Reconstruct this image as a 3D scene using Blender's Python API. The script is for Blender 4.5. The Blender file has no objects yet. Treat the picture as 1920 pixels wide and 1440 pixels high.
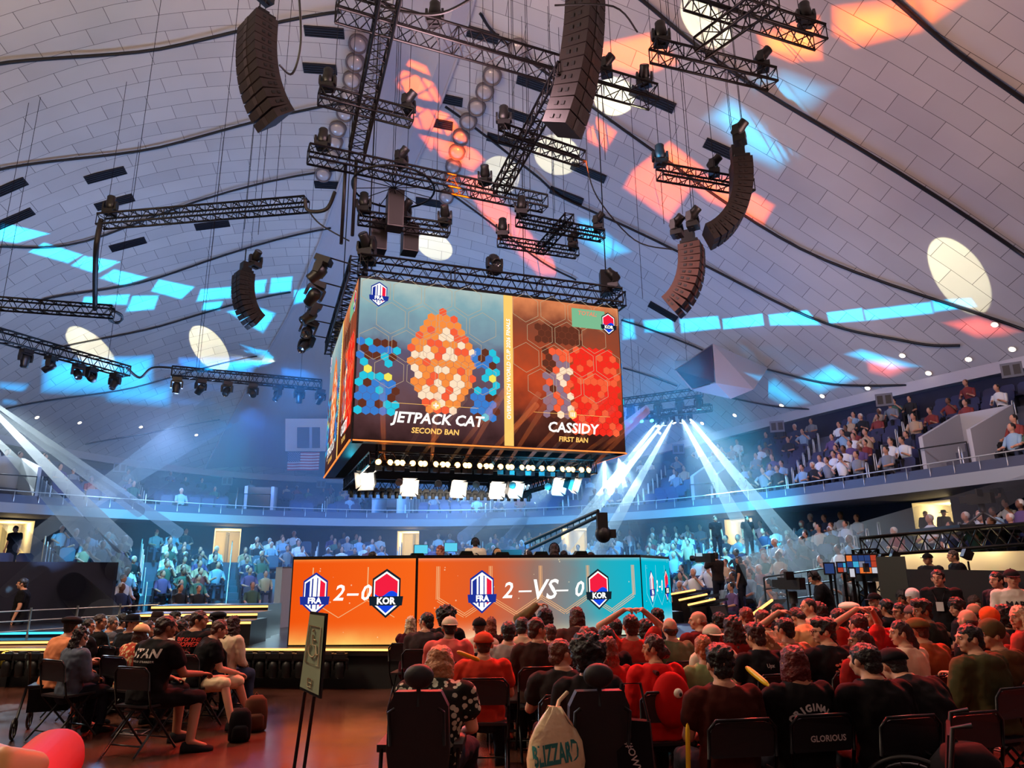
import bpy, bmesh, math, random
import numpy as np
from mathutils import Vector, Matrix, Quaternion
SC = bpy.context.scene
COL = SC.collection
PI = math.pi
# ---------------------------------------------------------------- camera, world, exposure
F = 1325.0; PITCH = math.atan(350/1325); ROLL = math.radians(-0.6); EYE = 1.7
def ray(x, y):
    X = (x-960)/F; Y = -(y-720)/F
    c, s = math.cos(ROLL), math.sin(ROLL)
    X, Y = c*X-s*Y, s*X+c*Y
    return Vector((X, math.cos(PITCH)-Y*math.sin(PITCH), math.sin(PITCH)+Y*math.cos(PITCH)))
def at_z(x, y, z):
    d = ray(x, y); t = (z-EYE)/d.z
    return Vector((0, 0, EYE))+d*t
def at_d(x, y, D):
    d = ray(x, y); t = D/math.hypot(d.x, d.y)
    return Vector((0, 0, EYE))+d*t
cam = bpy.data.cameras.new('camera'); camo = bpy.data.objects.new('camera', cam); COL.objects.link(camo)
cam.sensor_width = 36; cam.lens = F/1920*36; cam.clip_start = .05; cam.clip_end = 300
_r = ray(961, 720)-ray(960, 720); _u = ray(960, 719)-ray(960, 720); _f = ray(960, 720)
_r.normalize(); _u.normalize(); _f.normalize()
_m = Matrix(((_r.x, _u.x, -_f.x, 0), (_r.y, _u.y, -_f.y, 0), (_r.z, _u.z, -_f.z, EYE), (0, 0, 0, 1)))
camo.matrix_world = _m
SC.camera = camo
SC.view_settings.view_transform = 'Standard'; SC.view_settings.look = 'None'
SC.view_settings.exposure = 0.0; SC.view_settings.gamma = 1.0
SC.view_settings.use_curve_mapping = False
W = bpy.data.worlds.new('world'); SC.world = W; W.use_nodes = True
W.node_tree.nodes['Background'].inputs[0].default_value = (.02, .03, .05, 1)
W.node_tree.nodes['Background'].inputs[1].default_value = 0.3
cy = SC.cycles
cy.max_bounces = 4; cy.diffuse_bounces = 2; cy.glossy_bounces = 2; cy.transmission_bounces = 3
cy.transparent_max_bounces = 10; cy.volume_bounces = 0; cy.use_light_tree = True
cy.sample_clamp_indirect = 4.0; cy.caustics_reflective = False; cy.caustics_refractive = False
cy.use_adaptive_sampling = True; cy.adaptive_threshold = 0.02; cy.use_denoising = True
# ---------------------------------------------------------------- materials
def s2l(c): return c/12.92 if c <= .04045 else ((c+.055)/1.055)**2.4
def srgb(r, g, b): return (s2l(r/255), s2l(g/255), s2l(b/255), 1)
MATS = {}
def mat(name, col=(200, 200, 200), rough=.7, metal=0., noise=0., scale=20., bump=0., emit=None, es=1., spec=.5, alpha=1.):
    """principled material from an sRGB colour, with optional procedural mottling and bump"""
    if name in MATS: return MATS[name]
    m = bpy.data.materials.new(name); m.use_nodes = True; MATS[name] = m
    nt = m.node_tree; b = nt.nodes['Principled BSDF']
    c = srgb(*col)
    b.inputs['Base Color'].default_value = c; b.inputs['Roughness'].default_value = rough
    b.inputs['Metallic'].default_value = metal; b.inputs['Specular IOR Level'].default_value = spec
    b.inputs['Alpha'].default_value = alpha
    if noise or bump:
        tc = nt.nodes.new('ShaderNodeTexCoord'); n = nt.nodes.new('ShaderNodeTexNoise')
        n.inputs['Scale'].default_value = scale; n.inputs['Detail'].default_value = 3
        nt.links.new(tc.outputs['Object'], n.inputs['Vector'])
        if noise:
            mx = nt.nodes.new('ShaderNodeMix'); mx.data_type = 'RGBA'
            mx.inputs['A'].default_value = tuple(v*(1-noise) for v in c[:3])+(1,)
            mx.inputs['B'].default_value = tuple(min(1, v*(1+noise)) for v in c[:3])+(1,)
            nt.links.new(n.outputs['Fac'], mx.inputs['Factor']); nt.links.new(mx.outputs['Result'], b.inputs['Base Color'])
        if bump:
            bp = nt.nodes.new('ShaderNodeBump'); bp.inputs['Strength'].default_value = bump; bp.inputs['Distance'].default_value = .02
            nt.links.new(n.outputs['Fac'], bp.inputs['Height']); nt.links.new(bp.outputs['Normal'], b.inputs['Normal'])
    if emit:
        b.inputs['Emission Color'].default_value = srgb(*emit); b.inputs['Emission Strength'].default_value = es
    return m
def emis(name, col, es=1.):
    if name in MATS: return MATS[name]
    m = bpy.data.materials.new(name); m.use_nodes = True; MATS[name] = m
    nt = m.node_tree; nt.nodes.remove(nt.nodes['Principled BSDF'])
    e = nt.nodes.new('ShaderNodeEmission'); e.inputs[0].default_value = srgb(*col); e.inputs[1].default_value = es
    nt.links.new(e.outputs[0], nt.nodes['Material Output'].inputs[0])
    return m
# ---------------------------------------------------------------- mesh builder
class MB:
    def __init__(s): s.v = []; s.f = []; s.m = []; s.ms = []; s.sm = []
    def mi(s, m):
        if m not in s.ms: s.ms.append(m)
        return s.ms.index(m)
    def add(s, vs, fs, m, smooth=False):
        k = len(s.v); s.v += [tuple(v) for v in vs]; i = s.mi(m)
        for f in fs: s.f.append(tuple(k+j for j in f)); s.m.append(i); s.sm.append(smooth)
        return s
    def quad(s, a, b, c, d, m): return s.add([a, b, c, d], [(0, 1, 2, 3)], m)
    def poly(s, pts, m): return s.add(pts, [tuple(range(len(pts)))], m)
    def box(s, c, size, m, rot=None, taper=1.):
        x, y, z = size[0]/2, size[1]/2, size[2]/2; c = Vector(c)
        vs = []
        for k in (-1, 1):
            t = taper if k > 0 else 1
            for (i, j) in ((-1, -1), (1, -1), (1, 1), (-1, 1)):
                p = Vector((i*x*t, j*y*t, k*z))
                if rot is not None: p = rot @ p
                vs.append(c+p)
        return s.add(vs, [(3, 2, 1, 0), (4, 5, 6, 7), (0, 1, 5, 4), (1, 2, 6, 5), (2, 3, 7, 6), (3, 0, 4, 7)], m)
    def tube(s, pts, r, m, n=8, cap=True, smooth=True, closed=False):
        """tube along a polyline; r may be a number or a list"""
        pts = [Vector(p) for p in pts]; N = len(pts)
        rs = r if isinstance(r, (list, tuple)) else [r]*N
        vs = []; up = None
        for i, p in enumerate(pts):
            if closed: t = pts[(i+1) % N]-pts[i-1]
            else: t = pts[min(i+1, N-1)]-pts[max(i-1, 0)]
            if t.length < 1e-9: t = Vector((0, 0, 1))
            t.normalize()
            if up is None: up = Vector((0, 0, 1)) if abs(t.z) < .9 else Vector((1, 0, 0))
            a = t.cross(up)
            if a.length < 1e-5: a = t.orthogonal()
            a.normalize(); b = t.cross(a); up = -b if b.dot(up) < 0 else b
            b = a.cross(t)
            for k in range(n):
                an = 2*PI*k/n
                vs.append(p+(a*math.cos(an)+b*math.sin(an))*rs[i])
        fs = []
        for i in range(N if closed else N-1):
            j = (i+1) % N
            for k in range(n):
                fs.append((i*n+k, i*n+(k+1) % n, j*n+(k+1) % n, j*n+k))
        if cap and not closed: fs += [tuple(range(n)), tuple(reversed(range((N-1)*n, N*n)))]
        return s.add(vs, fs, m, smooth)
    def cyl(s, a, b, r, m, n=16, r2=None, cap=True, smooth=True):
        return s.tube([a, b], [r, r if r2 is None else r2], m, n, cap, smooth)
    def ell(s, c, rad, m, rot=None, nu=14, nv=9):
        c = Vector(c); vs = []; fs = []
        for i in range(nv+1):
            th = PI*i/nv
            for k in range(nu):
                ph = 2*PI*k/nu
                p = Vector((rad[0]*math.sin(th)*math.cos(ph), rad[1]*math.sin(th)*math.sin(ph), rad[2]*math.cos(th)))
                if rot is not None: p = rot @ p
                vs.append(c+p)
        for i in range(nv):
            for k in range(nu):
                fs.append((i*nu+k, (i+1)*nu+k, (i+1)*nu+(k+1) % nu, i*nu+(k+1) % nu))
        return s.add(vs, fs, m, True)
    def prism(s, pts, ax, m):
        """closed outline pts extruded by the vector ax"""
        n = len(pts); ax = Vector(ax); pts = [Vector(p) for p in pts]
        vs = pts+[p+ax for p in pts]
        fs = [tuple(reversed(range(n))), tuple(range(n, 2*n))]+[(i, (i+1) % n, n+(i+1) % n, n+i) for i in range(n)]
        return s.add(vs, fs, m)
    def loft(s, rings, m, cap=True, smooth=True):
        n = len(rings[0]); vs = [v for r in rings for v in r]; fs = []
        for i in range(len(rings)-1):
            for k in range(n): fs.append((i*n+k, i*n+(k+1) % n, (i+1)*n+(k+1) % n, (i+1)*n+k))
        if cap: fs += [tuple(reversed(range(n))), tuple(range((len(rings)-1)*n, len(rings)*n))]
        return s.add(vs, fs, m, smooth)
    def mesh(s, name):
        me = bpy.data.meshes.new(name); me.from_pydata(s.v, [], s.f)
        for m in s.ms: me.materials.append(m)
        if s.f:
            me.polygons.foreach_set('material_index', s.m); me.polygons.foreach_set('use_smooth', s.sm)
        me.update(); return me
    def build(s, name, parent=None, loc=None, rot=None):
        o = bpy.data.objects.new(name, s.mesh(name)); COL.objects.link(o)
        if parent is not None: o.parent = parent
        if loc is not None: o.location = loc
        if rot is not None: o.rotation_euler = rot
        return o
def tag(o, label, cat, group=None, kind=None):
    o['label'] = label; o['category'] = cat
    if group: o['group'] = group
    if kind: o['kind'] = kind
    return o
def struct(o, label=None):
    o['kind'] = 'structure'
    if label: o['label'] = label
    return o
def thing(name, label, cat, loc=(0, 0, 0), rz=0., group=None):
    o = bpy.data.objects.new(name, None); COL.objects.link(o); o.empty_display_size = .1
    o.location = loc; o.rotation_euler = (0, 0, rz)
    return tag(o, label, cat, group)
def dup(src, loc=None, rz=None, label=None, group=None, rot=None, scale=None):
    """copy of a thing with its parts and sub-parts"""
    r = src.copy(); COL.objects.link(r)
    if loc is not None: r.location = loc
    if rot is not None: r.rotation_euler = rot
    elif rz is not None: r.rotation_euler = (0, 0, rz)
    if scale is not None: r.scale = scale if hasattr(scale, '__len__') else (scale,)*3
    if label: r['label'] = label
    if group: r['group'] = group
    for ch in CH(src):
        c = ch.copy(); COL.objects.link(c); c.parent = r
        for g in CH(ch):
            d = g.copy(); COL.objects.link(d); d.parent = c
    return r
def CH(o):
    return list(o.children)
class Proto:
    """a recipe: list of (name, mesh, sub-parts) spawned under an Empty at each place; meshes are shared"""
    def __init__(s, name, cat): s.name = name; s.cat = cat; s.parts = []
    def part(s, name, mb, sub=None, loc=(0, 0, 0), rot=(0, 0, 0), label=None):
        s.parts.append((name, mb.mesh(name) if isinstance(mb, MB) else mb, [(n, b.mesh(n) if isinstance(b, MB) else b) for n, b in (sub or [])], loc, rot, label)); return s
    def spawn(s, loc, rz=0., label=None, group=None, rot=None, scale=1., only=None):
        e = thing(s.name, label or s.name.replace('_', ' '), s.cat, loc, rz, group)
        if rot is not None: e.rotation_euler = rot
        e.scale = (scale,)*3 if not hasattr(scale, '__len__') else scale
        for n, me, sub, l, r, lb in s.parts:
            o = bpy.data.objects.new(n, me); COL.objects.link(o); o.parent = e; o.location = l; o.rotation_euler = r
            if lb: o['label'] = lb
            for n2, me2 in sub:
                q = bpy.data.objects.new(n2, me2); COL.objects.link(q); q.parent = o
        return e
def lamp(kind, loc, col, power, aim=None, size=.1, angle=60, blend=.3, name='stage_light', spread=None, sy=None):
    L = bpy.data.lights.new(name, kind); L.color = srgb(*col)[:3]; L.energy = power
    if kind == 'SPOT': L.spot_size = math.radians(angle); L.spot_blend = blend; L.shadow_soft_size = size
    elif kind == 'POINT': L.shadow_soft_size = size
    elif kind == 'AREA':
        L.size = size
        if sy: L.shape = 'RECTANGLE'; L.size_y = sy
    o = bpy.data.objects.new(name, L); COL.objects.link(o); o.location = loc
    if aim is not None:
        o.rotation_euler = (Vector(aim)-Vector(loc)).to_track_quat('-Z', 'Y').to_euler()
    return o
def apply_mods(name, mb, mods):
    """mesh of mb after the given modifiers, read from the depsgraph"""
    o = bpy.data.objects.new(name, mb.mesh(name) if isinstance(mb, MB) else mb); COL.objects.link(o)
    for typ, kw in mods:
        m = o.modifiers.new(typ, typ)
        for k, v in kw.items(): setattr(m, k, v)
    dg = bpy.context.evaluated_depsgraph_get()
    me = bpy.data.meshes.new_from_object(o.evaluated_get(dg)); me.name = name
    bpy.data.objects.remove(o)
    return me
def text_mesh(txt, size, m, shear=0., bold=.0, extrude=.0, align='CENTER', spacing=1.):
    c = bpy.data.curves.new('text', 'FONT'); c.body = txt; c.size = size; c.shear = shear; c.offset = bold; c.extrude = extrude
    c.align_x = align; c.align_y = 'CENTER'; c.space_character = spacing; c.resolution_u = 2
    o = bpy.data.objects.new('text', c); COL.objects.link(o)
    dg = bpy.context.evaluated_depsgraph_get()
    me = bpy.data.meshes.new_from_object(o.evaluated_get(dg)); me.name = 'lettering'
    bpy.data.objects.remove(o); me.materials.clear(); me.materials.append(m)
    return me
def place_flat(me, name, parent, origin, ux, uz, off=.0):
    """object whose local x,y plane lies on ux,uz at origin (parent-space)"""
    ux = Vector(ux).normalized(); uz = Vector(uz).normalized(); n = ux.cross(uz)
    o = bpy.data.objects.new(name, me); COL.objects.link(o); o.parent = parent
    p = Vector(origin)+n*off
    o.matrix_local = Matrix(((ux.x, uz.x, n.x, p.x), (ux.y, uz.y, n.y, p.y), (ux.z, uz.z, n.z, p.z), (0, 0, 0, 1)))
    return o
BLACK = mat('matte_black_metal', (22, 22, 25), .5, .3)
BLACKP = mat('black_plastic', (16, 16, 18), .45)
# ---------------------------------------------------------------- plan of the hall (closed curves in polar form about the bowl's middle)
CX, CY = -4.0, 10.0
ZR, ZF, HC, PW = 8.5, 3.7, 11.5, 1.9
def fitc(P, z, back, nh=4, lam=.02):
    pts = [at_z(x, y, z) for x, y in P]; pts = [(p.x, p.y) for p in pts]+back
    A, b = [], []
    for i, (x, y) in enumerate(pts):
        th = math.atan2(x-CX, y-CY); r = math.hypot(x-CX, y-CY); row = [1.]
        for k in range(1, nh+1): row += [math.cos(k*th), math.sin(k*th)]
        w = 3 if i < len(P) else .6
        A.append(np.array(row)*w); b.append(r*w)
    for k in range(1, nh+1):
        for j in (0, 1):
            row = np.zeros(1+2*nh); row[1+2*(k-1)+j] = lam*k*k*3; A.append(row); b.append(0)
    return np.linalg.lstsq(np.array(A), np.array(b), rcond=None)[0]
def RR(s, th):
    r = s[0]
    for k in range(1, 5): r += s[2*k-1]*math.cos(k*th)+s[2*k]*math.sin(k*th)
    return float(r)
S_RIM = fitc([(0,817),(167,848),(333,877),(397,882),(597,897),(1300,819),(1400,797),(1500,774),(1600,747),(1920,671)], ZR,
             [(18,8),(18,0),(15,-10),(6,-19),(-4,-22),(-15,-19),(-24,-10),(-28,0),(-28.5,12),(-27.5,24)])
S_FAS = fitc([(0,960),(333,978),(600,984),(850,987),(1100,981),(1300,964),(1460,952),(1560,940),(1720,924),(1920,898)], ZF,
             [(14.3,8),(14,0),(12,-8),(5,-14),(-4,-16),(-12,-14),(-18,-8),(-21,0),(-21.5,10),(-20,18)])
def pol(th, r, z=0.): return Vector((CX+r*math.sin(th), CY+r*math.cos(th), z))
def rimr(th): return RR(S_RIM, th)
def fasr(th): return RR(S_FAS, th)
def rho(x, y):
    th = math.atan2(x-CX, y-CY); return math.hypot(x-CX, y-CY)/rimr(th)
def zc(x, y): return ZR+HC*max(0, 1-rho(x, y)**PW)
def on_ceil(px, py, dz=0.):
    d = ray(px, py); o = Vector((0, 0, EYE)); t = 2.
    while t < 90:
        q = o+d*t
        if q.z >= zc(q.x, q.y)-dz: break
        t += .3
    lo, hi = t-.3, t
    for _ in range(14):
        m = (lo+hi)/2; q = o+d*m
        if q.z >= zc(q.x, q.y)-dz: hi = m
        else: lo = m
    return o+d*hi
def ceil_n(p):
    e = .2; gx = (zc(p.x+e, p.y)-zc(p.x-e, p.y))/(2*e); gy = (zc(p.x, p.y+e)-zc(p.x, p.y-e))/(2*e)
    return Vector((gx, gy, -1)).normalized()      # points down into the room
# ---------------------------------------------------------------- lights of the rig
# added soft point lights stand in for up-lights and screen bounce on the dome
KP = .85
lamp('POINT', (-9, 8, 9.0), (255, 224, 186), 3500*KP, size=1.2, name='dome_wash')
lamp('POINT', (7, 12, 9.0), (255, 200, 190), 1000*KP, size=1.2, name='dome_wash')
lamp('POINT', (-1, 12.5, 11.5), (255, 205, 215), 1300*KP, size=.8, name='dome_wash')
lamp('POINT', (-13, 26, 6.6), (140, 175, 235), 1900*KP, size=1.0, name='dome_wash')
lamp('POINT', (-3, 32, 6.5), (105, 165, 240), 2000*KP, size=1.0, name='dome_wash')
lamp('POINT', (6.5, 24, 6.3), (120, 150, 230), 700*KP, size=1.0, name='dome_wash')
# cyan washes on the far stands
for (p, a, c, w, ang) in (((-8, 19, 8.2), (-13.5, 28, 1), (40, 205, 255), 11000, 50), ((-7.6, 20, 8.2), (-5, 34, 3), (40, 150, 255), 7000, 60),
                          ((6.4, 20, 8.4), (8, 27, 1.5), (40, 205, 255), 15000, 46), ((6, 20, 8.4), (2, 34, 3), (40, 180, 255), 8000, 56), ((0, 15, 4.0), (4, 30, 2), (40, 195, 255), 5000, 50),
                          ((-9, 16, 8.2), (-20, 24, 3), (80, 130, 210), 2500, 60), ((8, 10, 8.4), (14, 24, 4), (225, 215, 235), 1500, 80)):
    lamp('SPOT', p, c, w, aim=a, size=.25, angle=ang, blend=.8, name='audience_wash')
# red and amber washes from the stage rig on to the floor seats
for (p, a, c, w, ang) in (((2.5, 13.2, 8.2), (3, 5.5, 1), (255, 42, 18), 8500, 52), ((7, 14.5, 8.2), (6.5, 7, 1), (255, 38, 16), 9000, 55), ((-4.5, 13, 8.2), (-4, 6, .5), (255, 60, 34), 3200, 44), ((-1.5, 14, 8.2), (-1.6, 6.5, 0), (255, 62, 26), 5000, 34)):  # last one added to redden the bare floor like the desk's reflection
    lamp('SPOT', p, c, w, aim=a, size=.2, angle=ang, blend=.7, name='floor_wash')
lamp('POINT', (-1.5, -3, 6.5), (255, 214, 200), 150, size=.5, name='house_light')  # added fill behind the camera, lifts the sign and the dark backs
def gobo(src, shapes, col, lum, soft=.02, discs=()):
    """a spotlight with a shaped mask in its beam; shapes are outlines of its patches on the dome"""
    S = Vector(src); P = [[on_ceil(*q) for q in sh] for sh in shapes]; D = [[on_ceil(*q) for q in d] for d in discs]
    allp = [q for s in P+D for q in s]; c = sum(allp, Vector())/len(allp)
    f = (c-S).normalized(); rot = f.to_track_quat('-Z', 'Y').to_matrix(); rt = rot.transposed()
    def uv(q): l = rt @ (q-S); return (l.x/l.z, l.y/l.z)
    mx = max(math.acos(max(-1, min(1, (q-S).normalized().dot(f)))) for q in allp)
    dist = sum((q-S).length for q in allp)/len(allp)
    L = bpy.data.lights.new('gobo_projector', 'SPOT'); L.energy = lum*dist*dist*62; L.color = (1, 1, 1); L.shadow_soft_size = .02
    L.spot_size = min(3.0, 2*mx*1.12+.03); L.spot_blend = 0.0
    o = bpy.data.objects.new('gobo_projector', L); COL.objects.link(o); o.location = S; o.rotation_euler = rot.to_euler()
    L.use_nodes = True; nt = L.node_tree; em = nt.nodes['Emission']; N = nt.nodes.new; K = nt.links.new
    tc = N('ShaderNodeTexCoord'); sx = N('ShaderNodeSeparateXYZ'); K(tc.outputs['Normal'], sx.inputs[0])
    def mth(op, a, b=None):
        n = N('ShaderNodeMath'); n.operation = op
        for i, v in enumerate((a, b)):
            if v is None: continue
            if isinstance(v, (int, float)): n.inputs[i].default_value = v
            else: K(v, n.inputs[i])
        return n.outputs[0]
    U = mth('DIVIDE', sx.outputs[0], sx.outputs[2]); V = mth('DIVIDE', sx.outputs[1], sx.outputs[2])
    cb = N('ShaderNodeCombineXYZ'); K(U, cb.inputs[0]); K(V, cb.inputs[1]); cb.inputs[2].default_value = 1
    def dot(a, b, c):
        n = N('ShaderNodeVectorMath'); n.operation = 'DOT_PRODUCT'; K(cb.outputs[0], n.inputs[0]); n.inputs[1].default_value = (a, b, c)
        return n.outputs['Value']
    tot = None
    for sh in P:
        pts = [uv(q) for q in sh]; pts = hull(pts); cu = sum(p[0] for p in pts)/len(pts); cv = sum(p[1] for p in pts)/len(pts); cur = None
        for i in range(len(pts)):
            (x0, y0), (x1, y1) = pts[i], pts[(i+1) % len(pts)]
            a, b = y0-y1, x1-x0; l = math.hypot(a, b)
            if l < 1e-6: continue
            a /= l; b /= l; cc = -(a*x0+b*y0)
            if a*cu+b*cv+cc < 0: a, b, cc = -a, -b, -cc
            d = dot(a/soft, b/soft, cc/soft)
            cur = d if cur is None else mth('MINIMUM', cur, d)
        n = N('ShaderNodeClamp'); K(cur, n.inputs[0]); tot = n.outputs[0] if tot is None else mth('MAXIMUM', tot, n.outputs[0])
    for d4 in D:
        pts = [uv(q) for q in d4]; cu = sum(p[0] for p in pts)/4; cv = sum(p[1] for p in pts)/4
        ax = ((pts[0][0]-pts[2][0])/2, (pts[0][1]-pts[2][1])/2); bx = ((pts[1][0]-pts[3][0])/2, (pts[1][1]-pts[3][1])/2)
        det = ax[0]*bx[1]-ax[1]*bx[0]
        r1 = (bx[1]/det, -bx[0]/det); r2 = (-ax[1]/det, ax[0]/det)
        e1 = dot(r1[0], r1[1], -(r1[0]*cu+r1[1]*cv)); e2 = dot(r2[0], r2[1], -(r2[0]*cu+r2[1]*cv))
        rr = mth('SQRT', mth('ADD', mth('MULTIPLY', e1, e1), mth('MULTIPLY', e2, e2)))
        q = mth('DIVIDE', mth('SUBTRACT', 1.0, rr), .05)
        n = N('ShaderNodeClamp'); K(q, n.inputs[0]); tot = n.outputs[0] if tot is None else mth('MAXIMUM', tot, n.outputs[0])
    K(tot, em.inputs['Strength']); em.inputs['Color'].default_value = srgb(*col)
    return o
def hull(p):
    p = sorted(set(p))
    def half(q):
        h = []
        for a in q:
            while len(h) > 1 and (h[-1][0]-h[-2][0])*(a[1]-h[-2][1])-(h[-1][1]-h[-2][1])*(a[0]-h[-2][0]) <= 0: h.pop()
            h.append(a)
        return h[:-1]
    return half(p)+half(p[::-1])
def disc(cx, cy, a, b, ang):
    c, s = math.cos(math.radians(ang)), math.sin(math.radians(ang))
    return [(cx+a*c, cy+a*s), (cx-b*s, cy+b*c), (cx-a*c, cy-a*s), (cx+b*s, cy-b*c)]
CYN = (0, 185, 255); BLU = (10, 130, 255); ORG = (255, 98, 0); PAL = (255, 250, 205)
SL, SRt, SM = (-7.5, 21.5, 8.2), (6.2, 19.5, 8.6), (1.5, 13.5, 9.6)
gobo(SL, [[(82,453),(158,477),(127,495),(50,473)],[(0,415),(97,438),(30,457),(-20,450)],[(157,478),(230,490),(180,515),(130,498)],[(213,503),(282,520),(230,537),(183,522)],[(297,522),(368,537),(340,563),(280,547)]], CYN, 5., .012)
gobo(SL, [[(157,555),(245,550),(240,573),(150,572)],[(247,553),(300,552),(290,582),(233,586)],[(375,541),(436,536),(434,560),(366,567)],[(380,566),(420,563),(413,583),(376,583)]], CYN, 4.6, .012)
gobo((-4.5, 22.5, 9.4), [[(472,525),(502,522),(497,550),(472,553)],[(507,520),(550,517),(547,547),(502,552)],[(420,583),(480,572),(520,587),(493,627),(467,613)],[(550,543),(605,530),(603,560),(547,573)]], CYN, 4.6, .014)
gobo(SL, [[(77,673),(290,663),(293,750),(73,740)],[(0,713),(60,717),(30,762),(-20,760)],[(190,717),(330,717),(320,768),(197,757)]], (0,165,255), 3.2, .03)
gobo((-4.5, 22.5, 9.2), [[(333,668),(470,667),(487,727),(320,740)],[(290,680),(340,680),(340,760),(290,750)],[(330,717),(487,717),(470,765),(330,760)],[(525,688),(572,692),(598,707),(590,763),(550,762),(520,733)]], (0,140,255), 3.4, .03)
gobo(SRt, [[(1164,597),(1189,597),(1195,637),(1164,639)],[(1203,599),(1262,595),(1268,625),(1207,625)],[(1272,597),(1347,591),(1353,617),(1276,626)],[(1353,597),(1430,587),(1434,611),(1355,619)]], CYN, 4.6, .012)
gobo(SRt, [[(1439,589),(1514,580),(1542,611),(1443,612)],[(1548,585),(1617,576),(1623,603),(1554,608)],[(1617,580),(1747,564),(1753,589),(1623,603)],[(1745,562),(1822,557),(1835,576),(1749,587)]], CYN, 3.6, .012)
gobo(SRt, [[(1400,729),(1453,706),(1524,757),(1477,767),(1428,737)],[(1481,712),(1558,680),(1615,710),(1538,743)],[(1577,664),(1615,652),(1737,688),(1668,696)]], (0,175,240), 3., .03)
gobo(SRt, [[(1620,672),(1668,670),(1715,692),(1668,712),(1627,700)],[(1760,604),(1831,590),(1925,622),(1883,634),(1831,637)]], (255,90,70), 1.6, .03)
gobo(SM, [[(1556,8),(1730,-12),(1734,63),(1603,95),(1556,67)],[(1413,59),(1540,24),(1548,115),(1485,121),(1429,99)],[(1125,78),(1231,55),(1279,119),(1231,137),(1196,143),(1120,130)],[(1700,-20),(1850,-20),(1735,60)]], ORG, 2.6, .03)
gobo(SM, [[(1590,22),(1675,12),(1679,65),(1591,71)],[(1430,70),(1530,50),(1530,105),(1450,100)]], (255,130,0), 2.2, .05)
gobo(SM, [[(1184,317),(1255,261),(1326,317),(1255,420),(1164,352)],[(1255,317),(1366,329),(1457,384),(1433,426),(1326,380)],[(1093,227),(1120,217),(1160,247),(1137,287),(1100,267)]], (255,92,0), 2.6, .02)
gobo((-1, 15, 9.6), [[(737,150),(767,107),(800,117),(823,187),(853,240),(807,287),(773,240)],[(770,200),(827,190),(912,300),(887,325),(823,295)],[(857,330),(900,325),(993,450),(1070,520),(1010,522),(913,420)]], (255,92,0), 2.8, .02)
gobo((3.8, 17, 9.6), [[(1080,403),(1110,410),(1190,473),(1133,490),(1080,450)]], CYN, 3., .04)
gobo(SM, [[(1382,146),(1469,123),(1576,162),(1508,233),(1437,206)],[(1306,222),(1366,170),(1516,289),(1461,332),(1398,301)]], (50,180,235), 1.5, .08)
gobo(SM, [[(1330,215),(1376,178),(1500,289),(1461,320),(1398,295)]], (0,175,240), 1.4, .06)
gobo(SM, [], PAL, 1.1, discs=[disc(938, 328, 38, 36, 40), disc(1045, 290, 45, 38, 20), disc(1152, 180, 40, 37, 0)])
gobo(SM, [], PAL, 1.1, discs=[disc(1325, 38, 62, 40, 50)])
gobo((-1, 17, 9.5), [], PAL, 1.2, discs=[disc(815, 462, 36, 24, 25)])
gobo(SRt, [], PAL, .9, discs=[disc(1797, 515, 84, 46, 55)])
gobo(SL, [], PAL, 1.2, discs=[disc(170, 655, 60, 27, 42)])
gobo(SL, [], PAL, 1.2, discs=[disc(392, 653, 52, 28, 52)])
# ---------------------------------------------------------------- materials of the hall
def tile_mat():
    m = bpy.data.materials.new('acoustic_tile_ceiling'); m.use_nodes = True; nt = m.node_tree; N = nt.nodes.new; K = nt.links.new
    b = nt.nodes['Principled BSDF']; b.inputs['Roughness'].default_value = .85; b.inputs['Specular IOR Level'].default_value = .2
    tc = N('ShaderNodeTexCoord'); mp = N('ShaderNodeMapping'); mp.inputs['Rotation'].default_value = (0, 0, math.radians(-8.5)); K(tc.outputs['Object'], mp.inputs[0])
    sv = N('ShaderNodeVectorMath'); sv.operation = 'MULTIPLY'; sv.inputs[1].default_value = (1, 1, 0); K(mp.outputs[0], sv.inputs[0])
    br = N('ShaderNodeTexBrick'); K(sv.outputs[0], br.inputs['Vector']); br.inputs['Scale'].default_value = 1
    br.inputs['Brick Width'].default_value = 1.35; br.inputs['Row Height'].default_value = .62; br.inputs['Mortar Size'].default_value = .009
    br.inputs['Mortar Smooth'].default_value = .3; br.inputs['Bias'].default_value = 0
    br.inputs['Color1'].default_value = srgb(226, 222, 218); br.inputs['Color2'].default_value = srgb(212, 209, 207); br.inputs['Mortar'].default_value = srgb(118, 114, 114)
    n = N('ShaderNodeTexNoise'); n.inputs['Scale'].default_value = .35; n.inputs['Detail'].default_value = 4; K(tc.outputs['Object'], n.inputs['Vector'])
    mx = N('ShaderNodeMix'); mx.data_type = 'RGBA'; mx.blend_type = 'MULTIPLY'; mx.inputs['Factor'].default_value = .35
    K(br.outputs['Color'], mx.inputs['A']); K(n.outputs['Color'], mx.inputs['B'])
    cr = N('ShaderNodeValToRGB'); cr.color_ramp.elements[0].position = .3; cr.color_ramp.elements[0].color = (.72, .7, .68, 1); cr.color_ramp.elements[1].position = .65; cr.color_ramp.elements[1].color = (1, 1, 1, 1)
    K(n.outputs['Fac'], cr.inputs[0]); K(cr.outputs[0], mx.inputs['B']); K(mx.outputs['Result'], b.inputs['Base Color'])
    bp = N('ShaderNodeBump'); bp.inputs['Strength'].default_value = .3; bp.inputs['Distance'].default_value = .02; bp.invert = True
    K(br.outputs['Fac'], bp.inputs['Height']); K(bp.outputs[0], b.inputs['Normal'])
    return m
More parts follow.
